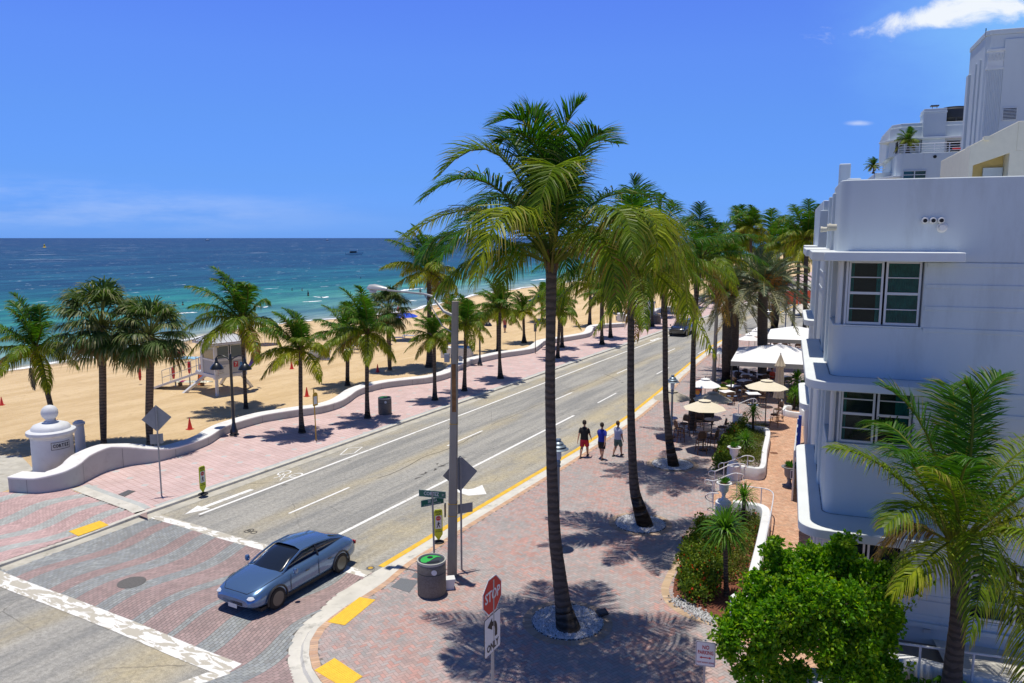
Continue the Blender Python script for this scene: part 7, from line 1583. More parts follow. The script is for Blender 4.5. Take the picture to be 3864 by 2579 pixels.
# local frame: x along the right-hand face, y along the left-hand face, hut corner nearest the camera at the origin
m_lw = M('hut_white', (.70, .71, .72), .6, var=.03, dirt=(.6, .6, .58), dscale=2); m_lgp = M('hut_grey_panel', (.40, .42, .45), .6); m_hutg = M('hut_glass', (.05, .07, .075), .08, coat=1)
zf = 1.42; zt_ = 3.62; W_, D_ = 2.15, 2.0
mb = MB(); mb.bb(-.05, W_ + .05, -.05, D_ + 1.0, zf - .12, zf); mb.bb(-.08, W_ + .08, -.08, .02, zf - .24, zf - .02); mb.bb(-.08, .02, .02, D_ + 1.0, zf - .24, zf - .02); mb.out('floor', m_lw, lg, bevel=.01)
fl = MB()
for x, y in ((0, 0), (W_, 0), (0, D_), (W_, D_), (0, D_ * .93), (W_ * .95, 0)): fl.bb(x - .08, x + .08, y - .08, y + .08, zf, zt_)
fl.bb(-.06, W_ + .06, -.06, .06, zf + .93, zf + 1.05); fl.bb(-.06, .06, -.06, D_ + .06, zf + .93, zf + 1.05); fl.bb(-.06, W_ + .06, -.06, .06, zt_ - .18, zt_); fl.bb(-.06, .06, -.06, D_ + .06, zt_ - .18, zt_); fl.bb(W_ - .06, W_ + .06, -.06, D_ + .06, zt_ - .18, zt_); fl.bb(-.06, W_ + .06, D_ - .06, D_ + .06, zt_ - .18, zt_); fl.bb(W_ - .06, W_ + .06, -.06, D_, zf + .93, zf + 1.05); fl.bb(-.06, W_, D_ - .06, D_ + .06, zf + .93, zf + 1.05)
fl.out('frame', m_lw, lg)
for nm, bx in (('lower_panel', (.08, W_ - .08, -.02, .0)), ('lower_panel', (-.02, .0, .08, D_ - .08)), ('lower_panel', (W_ - .01, W_, .1, D_ - .1)), ('lower_panel', (.1, W_ - .1, D_ - .01, D_))):
    mb = MB(); mb.bb(bx[0], bx[1], bx[2], bx[3], zf + .02, zf + .93)
    if nm: mb.out(nm, m_lgp, lg)
for bx in ((.10, W_ * .46, -.03, -.02), (W_ * .50, W_ - .12, -.03, -.02), (-.03, -.02, .18, D_ - .16), (W_ - .03, W_ - .02, .1, D_ - .1), (.1, W_ - .1, D_ - .03, D_ - .02)):
    mb = MB(); mb.bb(*bx, zf + 1.06, zt_ - .20); w_ = mb.out('window', m_hutg, lg); 
    if bx[2] == -.03:
        mb = MB()
        for x in (bx[0], bx[1] - .05): mb.bb(x, x + .05, -.045, -.02, zf + 1.06, zt_ - .2)
        for z in (zf + 1.06, zt_ - .25): mb.bb(bx[0], bx[1], -.045, -.02, z, z + .05)
        mb.out('window_frame', m_lw, w_)
ex = .42; z0 = zt_ + .02; ap = (W_ / 2, D_ / 2, zt_ + .78)
c4 = [(-ex, -ex, z0), (W_ + ex, -ex, z0), (W_ + ex, D_ + ex, z0), (-ex, D_ + ex, z0)]
mb = MB(); mb.add(c4 + [ap], [(0, 1, 4), (1, 2, 4), (2, 3, 4), (3, 0, 4), (0, 3, 2, 1)]); rf = mb.out('roof', M('roof_metal', (.62, .64, .67), .35, metal=.3), lg)
mb = MB()
for a, b in ((0, 1), (1, 2), (2, 3), (3, 0)):
    A_, B_, Ap = Vector(c4[a]), Vector(c4[b]), Vector(ap)
    mb.tube([A_ + Vector((0, 0, .02)), Ap + Vector((0, 0, .02))], .03, 5)
    for k in range(1, 8):
        u = k / 8; p0 = A_.lerp(B_, u); mid = A_.lerp(B_, .5); v = 1 - abs(u - .5) * 2; p1 = p0.lerp(p0 + (Ap - mid), v); mb.tube([p0 + Vector((0, 0, .015)), p1 + Vector((0, 0, .015))], .016, 4)
mb.out('roof_rib', M('rib_dark', (.12, .11, .11), .5), rf)
mb = MB()
for a, b in ((0, 1), (1, 2), (2, 3), (3, 0)): A_, B_ = Vector(c4[a]), Vector(c4[b]); c_ = (A_ + B_) / 2; d_ = (B_ - A_); mb.box((c_.x, c_.y, z0 - .07), (d_.length, .05, .14), rz=math.atan2(d_.y, d_.x))
mb.out('fascia', m_lw, rf); mb = MB()
for a, b in ((0, 1), (1, 2), (2, 3), (3, 0)): A_, B_ = Vector(c4[a]), Vector(c4[b]); c_ = (A_ + B_) / 2; d_ = (B_ - A_); mb.box((c_.x, c_.y, z0 - .0), (d_.length + .06, .07, .025), rz=math.atan2(d_.y, d_.x))
mb.out('gutter_trim', M('gutter_brown', (.16, .07, .045), .6), rf)
inv = Matrix.Rotation(-az, 3, 'Z')
for c_, ft in (((.05, .05), Fp), ((W_ * .85, .15), Rp), ((.15, D_ * .8), Lp), ((W_ * .8, D_ * .8), G(830, 1448))):
    f_ = inv @ (ft - Fp); 
    if ft is Fp: f_ = Vector((-.02, -.1, 0))
    mb = MB(); A_ = Vector((c_[0], c_[1], zf - .1)); B_ = Vector((f_.x, f_.y, -.15)); mb.tube([B_, A_], [.13, .11], 4); mb.out('leg', m_lw, lg)
    mb = MB(); mb.box((c_[0], c_[1], zf - .2), (.3, .3, .2)); mb.out('leg_bracket', m_lw, lg)
# ramp
rfoot = inv @ (G(573, 1464) - Fp); rtop = Vector((.6, D_ + 1.0, zf - .02)); d_ = Vector((rfoot.x, rfoot.y, 0)) - Vector((rtop.x, rtop.y, 0)); sd_ = Vector((-d_.y, d_.x, 0)).normalized() * .55
rb = Vector((rfoot.x, rfoot.y, .02)); mb = MB(); V_ = [rtop - sd_, rtop + sd_, rb + sd_, rb - sd_]; mb.add(V_ + [v - Vector((0, 0, .16)) for v in V_], [(0, 1, 2, 3), (4, 7, 6, 5), (0, 3, 7, 4), (1, 5, 6, 2), (0, 4, 5, 1), (2, 6, 7, 3)]); rp_ = mb.out('ramp', m_lw, lg)
for s in (-1, 1):
    mb = MB()
    for hh in (.45, .95): mb.tube([rtop + sd_ * s + Vector((0, 0, hh)), rtop.lerp(rb, .72) + sd_ * s + Vector((0, 0, hh))], .022, 6)
    for u in (.0, .18, .36, .54, .72): q = rtop.lerp(rb, u) + sd_ * s; mb.tube([q, q + Vector((0, 0, .95))], .022, 6)
    mb.out('handrail', M('rail_grey', (.42, .44, .46), .4, metal=.5), rp_)
for u in (.35, .62): q = rtop.lerp(rb, u); mb = MB(); mb.tube([q - sd_ * .9 - Vector((0, 0, .1)), Vector((q.x, q.y, -.2)) - sd_ * .9], .05, 6); mb.out('ramp_post', m_lw, rp_)
mb = MB()
for x, y in ((0, D_ + .98), (.0, D_ + .5), (1.15, D_ + .98), (W_, D_ + .98)): mb.tube([(x, y, zf), (x, y, zf + 1.0)], .025, 6)
mb.tube([(0, D_, zf + 1), (0, D_ + .98, zf + 1)], .025, 6); mb.tube([(1.15, D_ + .98, zf + 1), (W_, D_ + .98, zf + 1), (W_, D_, zf + 1)], .025, 6); mb.out('deck_rail', m_lw, lg)
for x in (-.12, .12): mb = MB(); mb.lathe([(.02, -.09), (.08, -.06), (.09, .02), (.04, .07)], (x * 1.4 if x < 0 else .16, -.12 if x > 0 else .1, zt_ - .22), 10); mb.out('flood_lamp', M('lamp_cream', (.65, .6, .4), .4), lg, smooth=True)
mb = MB(); mb.bb(W_ * .60, W_ * .60 + .30, -.05, -.03, zf + .42, zf + .80); pl_ = mb.out('number_plate', M('plate_red', (.50, .01, .03), .4), lg); text('7', .34, m_whs, lg, (W_ * .60 + .15, -.055, zf + .61), (PI / 2, 0, 0), bold=.01)
mb = MB(); mb.bb(.06, W_ * .52, -.055, -.03, zf - .12, zf + .66); sb_ = mb.out('rules_board', m_whs, lg)
mb = MB()
for k in range(6): mb.bb(.12, .17, -.058, -.054, zf + .53 - k * .11, zf + .56 - k * .11)
mb.out('red_dots', m_redp, sb_)
for k, s_ in enumerate(('NO ALCOHOL', 'NO GLASS', 'NO FIRES', 'NO PETS', 'NO LITTER')): text(s_, .075, m_black, sb_, (.22, -.057, zf + .545 - k * .11), (PI / 2, 0, 0), align='LEFT')
mb = MB(); mb.bb(W_ * .80, W_ * .98, -.05, -.03, zf + .15, zf + .75); b2_ = mb.out('beach_board', m_whs, lg); mb = MB(); mb.bb(W_ * .81, W_ * .97, -.055, -.05, zf + .42, zf + .72); mb.out('blue_panel', M('board_blue', (.05, .25, .55), .5), b2_)
# gear
m_rb = M('rescue_red', (.55, .015, .015), .4)
def rescue(pos, label, rz_=0):
    t = T('rescue_buoy', label, 'rescue buoy', pos, rz_, 'red rescue buoys'); mb = MB(); mb.lathe([(.0, 0), (.07, .05), (.10, .3), (.11, .6), (.09, .85), (.0, 1.0)], n=12); mb.out('float', m_rb, t, smooth=True)
    for z in (.28, .68): mb = MB(); mb.lathe([(.112, z - .015), (.118, z), (.112, z + .015)], n=12); mb.out('strap', m_black, t)
wl = lambda v: Fp + Matrix.Rotation(az, 3, 'Z') @ Vector(v)
rescue(wl(rtop.lerp(rb, .66) + sd_ * -1.05 + Vector((0, 0, .05))), 'red rescue buoy hanging on the hut ramp rail, lower one'); rescue(wl(rtop.lerp(rb, .36) + sd_ * -1.05 + Vector((0, 0, .05))), 'red rescue buoy hanging on the hut ramp rail, upper one')
rescue(G(530, 1452) + Vector((0, 0, .3)), 'red rescue buoy partly hidden by the right cabbage palm trunk')
pS = G(722, 1457); t = T('rescue_board', 'pale paddle board with a magenta band lying under the lifeguard hut', 'surfboard', pS, rad(0)); mb = MB(); rows = []
for u in np.linspace(-1, 1, 15): wd_ = .28 * (1 - abs(u) ** 2.6) ** .5 + .003; rows.append([(u * 1.6, -wd_, .30), (u * 1.6, 0, .26), (u * 1.6, wd_, .30), (u * 1.6, wd_ * .6, .36), (u * 1.6, -wd_ * .6, .36)])
mb.grid(rows, closed=True); mb.out('board', M('board_cream', (.55, .56, .45), .4), t, smooth=True); mb = MB(); mb.bb(-.75, -.45, -.26, .26, .335, .366); mb.out('band', M('magenta', (.35, .01, .08), .5), t)
for k, x in enumerate((-.9, .3, 1.1)): mb = MB(); mb.tube([(x - .12, -.25, .33), (x - .1, -.25, .45), (x + .1, -.25, .45), (x + .12, -.25, .33)], .015, 6); mb.out('handle', m_whs, t)
for x in (-.8, .8): mb = MB(); mb.bb(x - .05, x + .05, -.25, .25, 0, .27); mb.out('rest', M('wood', (.25, .15, .07), .8), t)
pS = G(757, 1453); t = T('spine_board', 'orange and yellow rescue backboard leaning under the lifeguard hut', 'rescue board', pS, rad(10)); mb = MB(); mb.box((0, .35, .70), (.46, .05, 1.65), rx=-.45); mb.out('board', M('rescue_orange', (.50, .10, .012), .5), t, bevel=.02)
for k in range(6):
    for x in (-.18, .18): mb = MB(); z = .2 + k * .2; mb.box((x, .35 + (z - .7) * .48 - .04, z), (.05, .03, .10), rx=-.45); mb.out('grip', m_black, t)
# hammock chairs hung at the right of the hut
def hammock(a, b, col, label, sag=.5):
    t = T('hammock', label, 'hammock', wl((0, 0, 0)), az); rows = []; a = Vector(a); b = Vector(b); m_h = M('hammock_%d' % int(col[2] * 100), col, .8)
    for u in np.linspace(0, 1, 10): c_ = a.lerp(b, u) - Vector((0, 0, sag * math.sin(PI * u))); w_ = .05 + .32 * math.sin(PI * u); rows.append([(c_.x, c_.y - w_, c_.z + w_ * .4), (c_.x, c_.y, c_.z - .05), (c_.x, c_.y + w_, c_.z + w_ * .4)])
    mb = MB(); mb.grid(rows); mb.out('cloth', m_h, t, smooth='all', solid=.02)
hammock((W_ + .1, -.2, zf + .3), (W_ + 1.1, .5, zf + 1.4), (.03, .01, .12), 'dark purple hammock slung from the right corner of the lifeguard hut')
hammock((W_ + 1.25, .6, zf + 1.8), (W_ + 1.35, .9, zf + .2), (.02, .35, .35), 'turquoise cloth hanging beside the purple hammock', .1)
# cones
m_cone = M('cone_orange', (.62, .035, .02), .5)
cn = None
for (x, y), lb, sc_ in [((7, 1530), 'orange cone at the left edge of the sand', 1.35), ((193, 1561), 'orange cone right behind the leftmost palm trunk', 1.4), ((219, 1618), 'orange cone half hidden behind the ball of the drum pillar', 1.3), ((479, 1364), 'orange cone far back near the waterline', 1.3), ((717, 1621), 'orange cone on the sand between the cabbage palms and the double lamp', 1.6),
        ((1101, 1393), 'pale red cone left of the stacked loungers', 1.6), ((1158, 1497), 'red cone above the wavy wall beside the bus stop pole', 1.6), ((1425, 1405), 'red cone in the palm shade right of the litter-bin palm', 1.6), ((1502, 1176), 'red cone near the sea, under the street light head', 2.2)]:
    if cn is None:
        cn = T('traffic_cone', lb, 'traffic cone', G(x, y), 0, 'orange cones marking the beach', sc_ * .68); mb = MB(); mb.lathe([(.13, .03), (.125, .04), (.02, .60), (0, .61)], n=14); mb.out('cone', m_cone, cn, smooth=True); mb = MB(); mb.bb(-.15, .15, -.15, .15, 0, .03); mb.out('base', m_cone, cn)
    else: dup(cn, G(x, y), x * .1, lb, sca=sc_ * .68)
# parasols and loungers
def beach_parasol(p, label, col, r=1.25, h=2.3, cname='bl'):
    t = T('beach_parasol', label, 'parasol', p, 0, 'beach parasols'); n = 8; mb = MB(); mb.lathe([(r, h - .40), (r * .72, h - .20), (r * .38, h - .06), (0, h)], n=n, ph=.3); mb.out('canopy', M('parasol_' + cname, col, .8), t, solid=.015)
    mb = MB(); mb.tube([(0, 0, -.1), (0, 0, h + .08)], .025, 6); mb.out('pole', m_whs, t); return t
def lounger(p, rz_, label):
    t = T('beach_lounger', label, 'sun lounger', p, rz_, 'white loungers on the sand'); mb = MB(); mb.bb(-.3, .3, -.6, .75, .30, .34); mb.out('bed', m_lw, t, bevel=.01); mb = MB(); mb.box((0, -.85, .48), (.6, .65, .04), rx=-.6); mb.out('backrest', m_lw, t, bevel=.01)
    for x in (-.28, .28):
        for y in (-.6, .65): mb = MB(); mb.tube([(x, y, 0), (x, y, .32)], .02, 5); mb.out('leg', m_lw, t)
    return t
BLUE_ = (.012, .07, .62)
bp1 = beach_parasol(G(1526, 1284), 'blue beach parasol over loungers under the street light head', BLUE_, 1.5, 2.9)
beach_parasol(G(2034, 1212), 'blue parasol left of the pair far up the sand', BLUE_, 1.5, 3.0); beach_parasol(G(2052, 1206), 'blue parasol right of the pair far up the sand', BLUE_, 1.5, 3.2); beach_parasol(G(1432, 1300), 'blue parasol hidden behind the litter-bin palm fronds', BLUE_, 1.3, 2.6)
beach_parasol(G(1000, 1300), 'pale yellow parasol near the waterline left of the sand palms', (.68, .58, .30), 1.5, 2.0, 'ye')
l0 = lounger(G(1545, 1278), 1.3, 'white lounger under the blue parasol'); dup(l0, G(1500, 1285), 1.5, 'white lounger left of the blue parasol pole'); dup(l0, G(1430, 1303), 1.4, 'white lounger right of the litter-bin palm trunk'); dup(l0, G(1355, 1318), 1.2, 'white lounger with a sunbather, left of the litter-bin palm trunk'); dup(l0, G(1310, 1332), 1.5, 'white lounger behind the trunk left of the litter-bin palm')
dup(l0, G(2040, 1214), 1.5, 'far white lounger under the pair of blue parasols')
person('sunbather in dark swimwear lying on a lounger near the litter-bin palm', G(1350, 1320) + Vector((0, 0, .32)), 1.2, None, (.03, .03, .10), pose='lie', group='people on the sand'); person('person in a red top sitting on the sand near the shore', G(690, 1350), 2.0, None, (.4, .05, .03), pose='sit', group='people on the sand')
for k, (x, y) in enumerate(((1740, 1175), (1820, 1250), (1905, 1255), (1620, 1180))): person(['beachgoer by the far colourful boards', 'beachgoer in the shade of a far palm, left', 'beachgoer in the shade of a far palm, right', 'beachgoer near the sea behind the tallest beach palm'][k], G(x, y), k * 1.7, None if k % 2 else (.4, .1, .1), (.05, .05, .15), group='people on the sand')
t = T('beach_towel', 'blue and white towel spread on the sand left of the lifeguard hut', 'towel', G(690, 1357)); mb = MB(); mb.grid([[(x * .5 - 1.4, y * .5, .03 + .04 * math.sin(x * 2.1 + y)) for x in range(6)] for y in range(4)]); mb.out('cloth', M('towel_blue', (.25, .45, .60), .9, var=.5, vscale=6), t)
t = T('beach_cart', 'small dark blue canvas chair on the sand beside the palm behind the lamp', 'folding chair', G(947, 1314), .3); mb = MB(); mb.box((0, 0, .45), (1.0, .5, .75), rx=.2); mb.out('canvas', M('navy_canvas', (.012, .02, .12), .8), t, bevel=.08)
for x in (-.4, .4): mb = MB(); mb.tube([(x, -.2, 0), (x, .2, .9)], .025, 5); mb.out('leg', m_galv, t)
t = T('lounger_stack', 'row of folded white loungers stacked on the sand right of the orange-edged palm', 'lounger stack', G(1208, 1358), rad(-8))
for k in range(12): mb = MB(); mb.box((-.95 + k * .16, 0, .42), (.05, .62, .82), ry=.28); mb.out('folded_lounger', m_lw, t)
mb = MB(); mb.box((0, 0, .06), (2.1, .66, .05)); mb.out('base', m_lw, t)
t = T('white_chest', 'white storage chest with blue lid behind the concrete light pole', 'storage box', G(1725, 1350), rad(-15)); mb = MB(); mb.bb(-1.4, 1.4, -.5, .5, 0, .95); mb.out('chest', m_lw, t, bevel=.03); mb = MB(); mb.bb(-.2, 1.2, -.52, .52, .95, 1.05); mb.out('lid', M('lid_blue', (.15, .35, .65), .5), t, bevel=.03)
for k, (x, c) in enumerate(((1690, (.6, .2, .02)), (1712, (.55, .5, .05)), (1735, (.05, .3, .5)))):
    t = T('surfboard', ['orange', 'yellow', 'blue'][k] + ' board lying on the far sand behind the palms', 'surfboard', G(x, 1172), .2, 'boards on the far sand'); mb = MB(); rows = []
    for u in np.linspace(-1, 1, 9): wd_ = .4 * (1 - abs(u) ** 2.4) ** .5 + .003; rows.append([(u * 1.6, -wd_, .3), (u * 1.6, 0, .22), (u * 1.6, wd_, .3), (u * 1.6, 0, .40)])
    mb.grid(rows, closed=True); mb.out('board', M('surf_%d' % k, c, .4), t, smooth=True)
# far promenade arch wall glimpsed behind the trunks
t = T('promenade_kiosk', 'low pale kiosk beyond the far litter bin', 'kiosk', G(2425, 1195), RROT); mb = MB(); mb.lathe([(1.6, 0), (1.6, 1.9)], n=24); mb.lathe([(1.75, 1.9), (1.75, 2.05), (.4, 2.4)], n=24); mb.out('wall', m_lw, t, smooth=True)
t = T('orange_barrier', 'orange fence screen at the far end of the pavement beside the hotel wall', 'fence', G(3065, 1150), RROT + .9)
for k in range(4): mb = MB(); mb.bb(-6 + k * 3.1, -6 + k * 3.1 + 3.0, -.05, .05, .2, 2.3); mb.out('fence_panel', M('fence_orange', (.70, .10, .03), .7), t)
for k in range(5): mb = MB(); mb.bb(-6.1 + k * 3.1, -5.98 + k * 3.1, -.08, .08, 0, 2.4); mb.out('post', m_galv, t)

# ================================================================= CAFE
m_rat = M('rattan', (.22, .10, .035), .6, var=.2, vscale=30); m_rat2 = M('rattan_weave', (.10, .055, .03), .7, var=.4, vscale=60); m_cream_c = M('cream_canvas', (.72, .65, .50), .85, var=.03); m_white_c = M('white_canvas', (.82, .82, .82), .85); m_taupe = M('taupe_canvas', (.42, .38, .30), .85, var=.05); m_brass = M('dark_bronze', (.03, .024, .02), .5)
def stool():
    t = T('bar_stool', 'x', 'bar stool', (0, 0, 0))
    for x, y in ((-.19, -.19), (.19, -.19), (-.17, .19), (.17, .19)):
        mb = MB(); mb.tube([(x * 1.2, y * 1.2, 0), (x * .9, y * .9, .72)], .02, 6); mb.out('leg', m_rat, t, smooth=True)
    for z, k in ((.28, 1.08), (.50, .98)):
        mb = MB(); P = [(-.19 * k, -.19 * k, z), (.19 * k, -.19 * k, z), (.17 * k, .19 * k, z), (-.17 * k, .19 * k, z), (-.19 * k, -.19 * k, z)]; mb.tube(P, .013, 5); mb.out('stretcher', m_rat, t)
    mb = MB(); mb.lathe([(.21, .70), (.22, .73), (.20, .76), (0, .765)], n=16); mb.out('seat', m_rat2, t, smooth=True)
    mb = MB(); P = [(-.19, -.13, .74), (-.22, -.20, .95), (-.17, -.23, 1.15), (0, -.24, 1.20), (.17, -.23, 1.15), (.22, -.20, .95), (.19, -.13, .74)]; mb.tube(crom(P, 4), .016, 6); bk_ = mb.out('back_frame', m_rat, t, smooth=True)
    mb = MB(); mb.grid([[(x, -.235 + abs(x) * .12 + (1.17 - z) * .1, z) for x in np.linspace(-w_, w_, 7)] for z, w_ in ((.82, .19), (.98, .195), (1.10, .17), (1.17, .10))]); mb.out('back_panel', m_rat2, t, smooth='all', solid=.012)
    return t
def chair():
    t = T('cafe_chair', 'x', 'chair', (0, 0, 0))
    for x, y in ((-.2, -.2), (.2, -.2), (-.19, .2), (.19, .2)): mb = MB(); mb.tube([(x * 1.1, y * 1.1, 0), (x, y, .45)], .018, 6); mb.out('leg', m_rat, t)
    mb = MB(); mb.lathe([(.23, .43), (.24, .46), (0, .475)], n=14); mb.out('seat', m_rat2, t, smooth=True)
    mb = MB(); mb.grid([[(.27 * math.sin(a), -.27 * math.cos(a) * .9, z + .10 * math.cos(a)) for a in np.linspace(-1.5, 1.5, 9)] for z in (.52, .66, .80)]); mb.out('backrest', m_rat2, t, smooth='all', solid=.02); return t
def ctable(h=1.05, r=.40, mat=None, sq=False):
    t = T('cafe_table', 'x', 'table', (0, 0, 0)); mb = MB()
    if sq: mb.bb(-r, r, -r, r, h - .03, h)
    else: mb.lathe([(r - .01, h - .035), (r, h - .02), (r - .01, h), (0, h + .001)], n=26)
    mb.out('table_top', mat or M('table_wood', (.38, .25, .15), .35, var=.1), t, smooth=True); mb = MB(); mb.lathe([(.26, 0), (.25, .02), (.04, .05), (.03, .08), (.03, h - .04)], n=14); mb.out('pedestal', m_brass, t, smooth=True); return t
def cafe_umb(p, r, h, mat, label, tilt=0, n=8, vent=True):
    t = T('cafe_parasol', label, 'parasol', p, .2, 'parasols over the cafe terrace'); 
    mb = MB(); rr = [(r, h - .42), (r * .66, h - .26), (r * .32, h - .10), (.0, h)]; mb.lathe(rr, n=n, ph=.1)
    cp = mb.out('canopy', mat, t, solid=.01); mb = MB(); mb.lathe([(r * .30, h - .02), (.0, h + .06)], n=n, ph=.1); mb.out('vent_cap', mat, cp, solid=.008)
    mb = MB(); mb.tube([(0, 0, 0), (0, 0, h + .08)], .02, 8); mb.out('pole', m_brass, t)
    mb = MB()
    for k in range(n): a = .1 + 2 * PI * k / n; mb.tube([(r * .98 * math.cos(a), r * .98 * math.sin(a), h - .43), (0, 0, h - .03)], .010, 4)
    mb.out('rib', m_brass, t); mb = MB(); mb.lathe([(.0, h + .16), (.03, h + .13), (.035, h + .09), (.02, h + .05)], n=10); mb.out('finial', m_brass, t, smooth=True)
    mb = MB(); mb.lathe([(.24, 0), (.24, .06), (.05, .10)], n=16); mb.out('base', m_brass, t); return t
def um(px_g, px_top, rpx, mat, label, **k):
    p = G(*px_g); h = HT(p, *px_top); return cafe_umb(p, rpx * p.y / 2850, h, mat, label, **k)
um((2653, 1700), (2656, 1518), 82, m_cream_c, 'cream parasol with bar stools around it, nearest on the left of the terrace')
um((2886, 1605), (2894, 1442), 81, m_cream_c, 'cream parasol over a bar table right of the strappy-leaved plant')
um((2684, 1655), (2681, 1488), 76, m_taupe, 'taupe parasol in palm shade right behind the near cream one')
um((2532, 1650), (2536, 1482), 74, m_taupe, 'taupe parasol leaning left behind the third tall palm trunk')
um((2657, 1575), (2658, 1436), 60, m_white_c, 'bright white parasol beside the fourth tall palm trunk')
for k, (g_, tp, r) in enumerate([((2823, 1372), (2823, 1268), 42), ((2846, 1352), (2846, 1252), 38), ((2862, 1338), (2862, 1236), 30), ((2712, 1400), (2712, 1318), 34)]):
    um(g_, tp, r, m_white_c, ['small white parasol nearest between the two white awnings', 'small white parasol in the middle between the awnings', 'small white parasol farthest between the awnings', 'small white parasol left of the near awning, behind the date palm pair'][k])
# folded parasol
p = G(2936, 1545); hF = HT(p, 2930, 1344); t = T('folded_parasol', 'tall closed cream parasol standing in front of the near white awning', 'parasol', p); mb = MB(); rows = []
for z, r in ((hF, .03), (hF - .25, .12), (hF - .7, .28), (hF - .75, .33), (hF - .80, .20), (hF - 1.5, .24), (1.1, .27), (.75, .30)): rows.append([((r * (1 + .18 * math.cos(8 * a))) * math.cos(a), (r * (1 + .18 * math.cos(8 * a))) * math.sin(a), z) for a in np.linspace(0, 2 * PI, 33)[:-1]])
mb.grid(rows, closed=True); mb.out('canopy', M('folded_canvas', (.50, .42, .30), .85, var=.08), t, smooth='all'); mb = MB(); mb.tube([(0, 0, 0), (0, 0, hF + .1)], .03, 8); mb.out('pole', m_brass, t)
# big awnings
def awning(fl, fr_, pk, bl, br, label, zc=2.75, zp=3.5, val=.30):
    A_ = [G(*q, zc) for q in (fl, fr_, br, bl)]; P_ = G(*pk, zp); c = sum(A_, Vector()) / 4; c.z = SW; t = T('cafe_awning', label, 'awning', c)
    L_ = [a - c for a in A_]; P_ = P_ - c; mb = MB(); mb.add(L_ + [P_], [(0, 1, 4), (1, 2, 4), (2, 3, 4), (3, 0, 4)]); mb.out('canopy', m_white_c, t, solid=.02)
    mb = MB(); V_ = L_ + [v - Vector((0, 0, val)) for v in L_]; mb.add(V_, [(0, 1, 5, 4), (1, 2, 6, 5), (2, 3, 7, 6), (3, 0, 4, 7)]); mb.out('valance', M('valance', (.42, .40, .34), .85), t, solid=.015)
    for v in L_: mb = MB(); q = v * .97; mb.tube([(q.x, q.y, 0), (q.x, q.y, v.z)], .05, 8); mb.out('post', m_brass, t)
awning((2758, 1364), (3045, 1378), (2948, 1300), (2787, 1312), (3045, 1322), 'near white cafe awning with palm shadows on its top')
awning((2890, 1280), (3085, 1286), (3002, 1231), (2908, 1243), (3090, 1248), 'far white cafe awning against the hotel wall')
ST_ = stool(); CH_ = chair(); TB_ = ctable(); TW_ = ctable(.76, .40, m_white_c, True)
def place(proto, x, y, rz_, lb, grp, first={}):
    p = G(x, y)
    if id(proto) not in first: first[id(proto)] = 1; proto.location = p; proto.rotation_euler = (0, 0, rz_); proto['label'] = lb; proto['group'] = grp; return proto
    return dup(proto, p, rz_, lb, grp)
GSu = 'rattan bar stools'
for x, y, r, lb in [(2561, 1668, -1.3, 'rattan bar stool left of the near cream parasol, beside the third tall palm'), (2643, 1712, .1, 'rattan bar stool, back to camera, left of the front pair under the cream parasol'), (2688, 1708, .9, 'rattan bar stool turned sideways, right of the front pair under the cream parasol'), (2722, 1662, 1.5, 'rattan bar stool on the right of the two round bar tables'), (2634, 1640, 2.6, 'rattan bar stool behind the near round bar table'), (2580, 1648, 2.3, 'rattan bar stool behind the leftmost one'),
        (2920, 1612, 1.2, 'rattan bar stool in front, right of the right cream parasol pole'), (2934, 1590, 1.8, 'rattan bar stool behind, right of the right cream parasol pole')]: place(ST_, x, y, r, lb, GSu)
for x, y, lb in [(2653, 1697, 'round bar table pierced by the near cream parasol pole'), (2683, 1654, 'round wooden bar table behind the near one'), (2887, 1602, 'round bar table at the right cream parasol pole'), (2528, 1648, 'round blue-shaded bar table at the left taupe parasol')]: place(TB_, x, y, 0, lb, 'round bar tables')
R_c = random.Random(4)
tabs = [(2840, 1528), (2741, 1520), (2765, 1498), (2808, 1476), (2816, 1452), (2870, 1450), (2780, 1440), (2905, 1480), (2960, 1460), (2860, 1500), (2900, 1330), (2950, 1325), (3000, 1325)]
nmz = ['nearest', 'second', 'third', 'fourth', 'fifth', 'sixth', 'seventh', 'eighth', 'ninth', 'tenth', 'eleventh', 'twelfth', 'thirteenth']
for k, (x, y) in enumerate(tabs):
    wh_ = ['in front of the folded parasol', 'by the potted shrub', 'by the round tray', 'by the near awning post', 'midway under the near awning', 'behind the biggest date palm', 'deep left under near awning', 'by the orange-shirted diner', 'beside the hotel wall', 'fronting the near awning', 'left under the far awning', 'midway under the far awning', 'right under the far awning'][k]
    tt = place(TW_, x, y, .3 * k, 'white-clothed cafe table ' + wh_, 'white cafe tables')
    for j in range(3 if k else 2):
        a = R_c.uniform(0, .8) + j * 2.1; p = G(x, y) + Vector((math.cos(a), math.sin(a), 0)) * .62; side_ = ('right', 'far left', 'near')[j] if k else ('right', 'left')[j]
        if 'ch0' not in globals(): ch0 = CH_; CH_.location = p; CH_.rotation_euler = (0, 0, a + PI / 2); CH_['label'] = 'dark rattan chair, ' + side_ + ' side of the white table ' + wh_; CH_['group'] = 'rattan cafe chairs at the white tables'
        else: dup(CH_, p, a + PI / 2, 'dark rattan chair, ' + side_ + ' side of the white table ' + wh_, 'rattan cafe chairs at table %d' % k if False else 'rattan cafe chairs ' + wh_)
    if k < 6:
        for j in range(2):
            q = G(x, y, SW + .765) + Vector((-.2 + .4 * j, R_c.uniform(-.2, .2), 0)); t_ = T('place_setting', ('left', 'right')[j] + ' blue napkin on the white table ' + wh_, 'napkin', q, R_c.uniform(0, 3), 'napkins on the table ' + wh_); mb = MB(); mb.box((0, 0, .02), (.22, .12, .03)); mb.out('napkin', M('napkin_blue', (.25, .35, .55), .8), t_, bevel=.01)
CH_['group'] = 'rattan cafe chairs in the open beside the folded parasol'
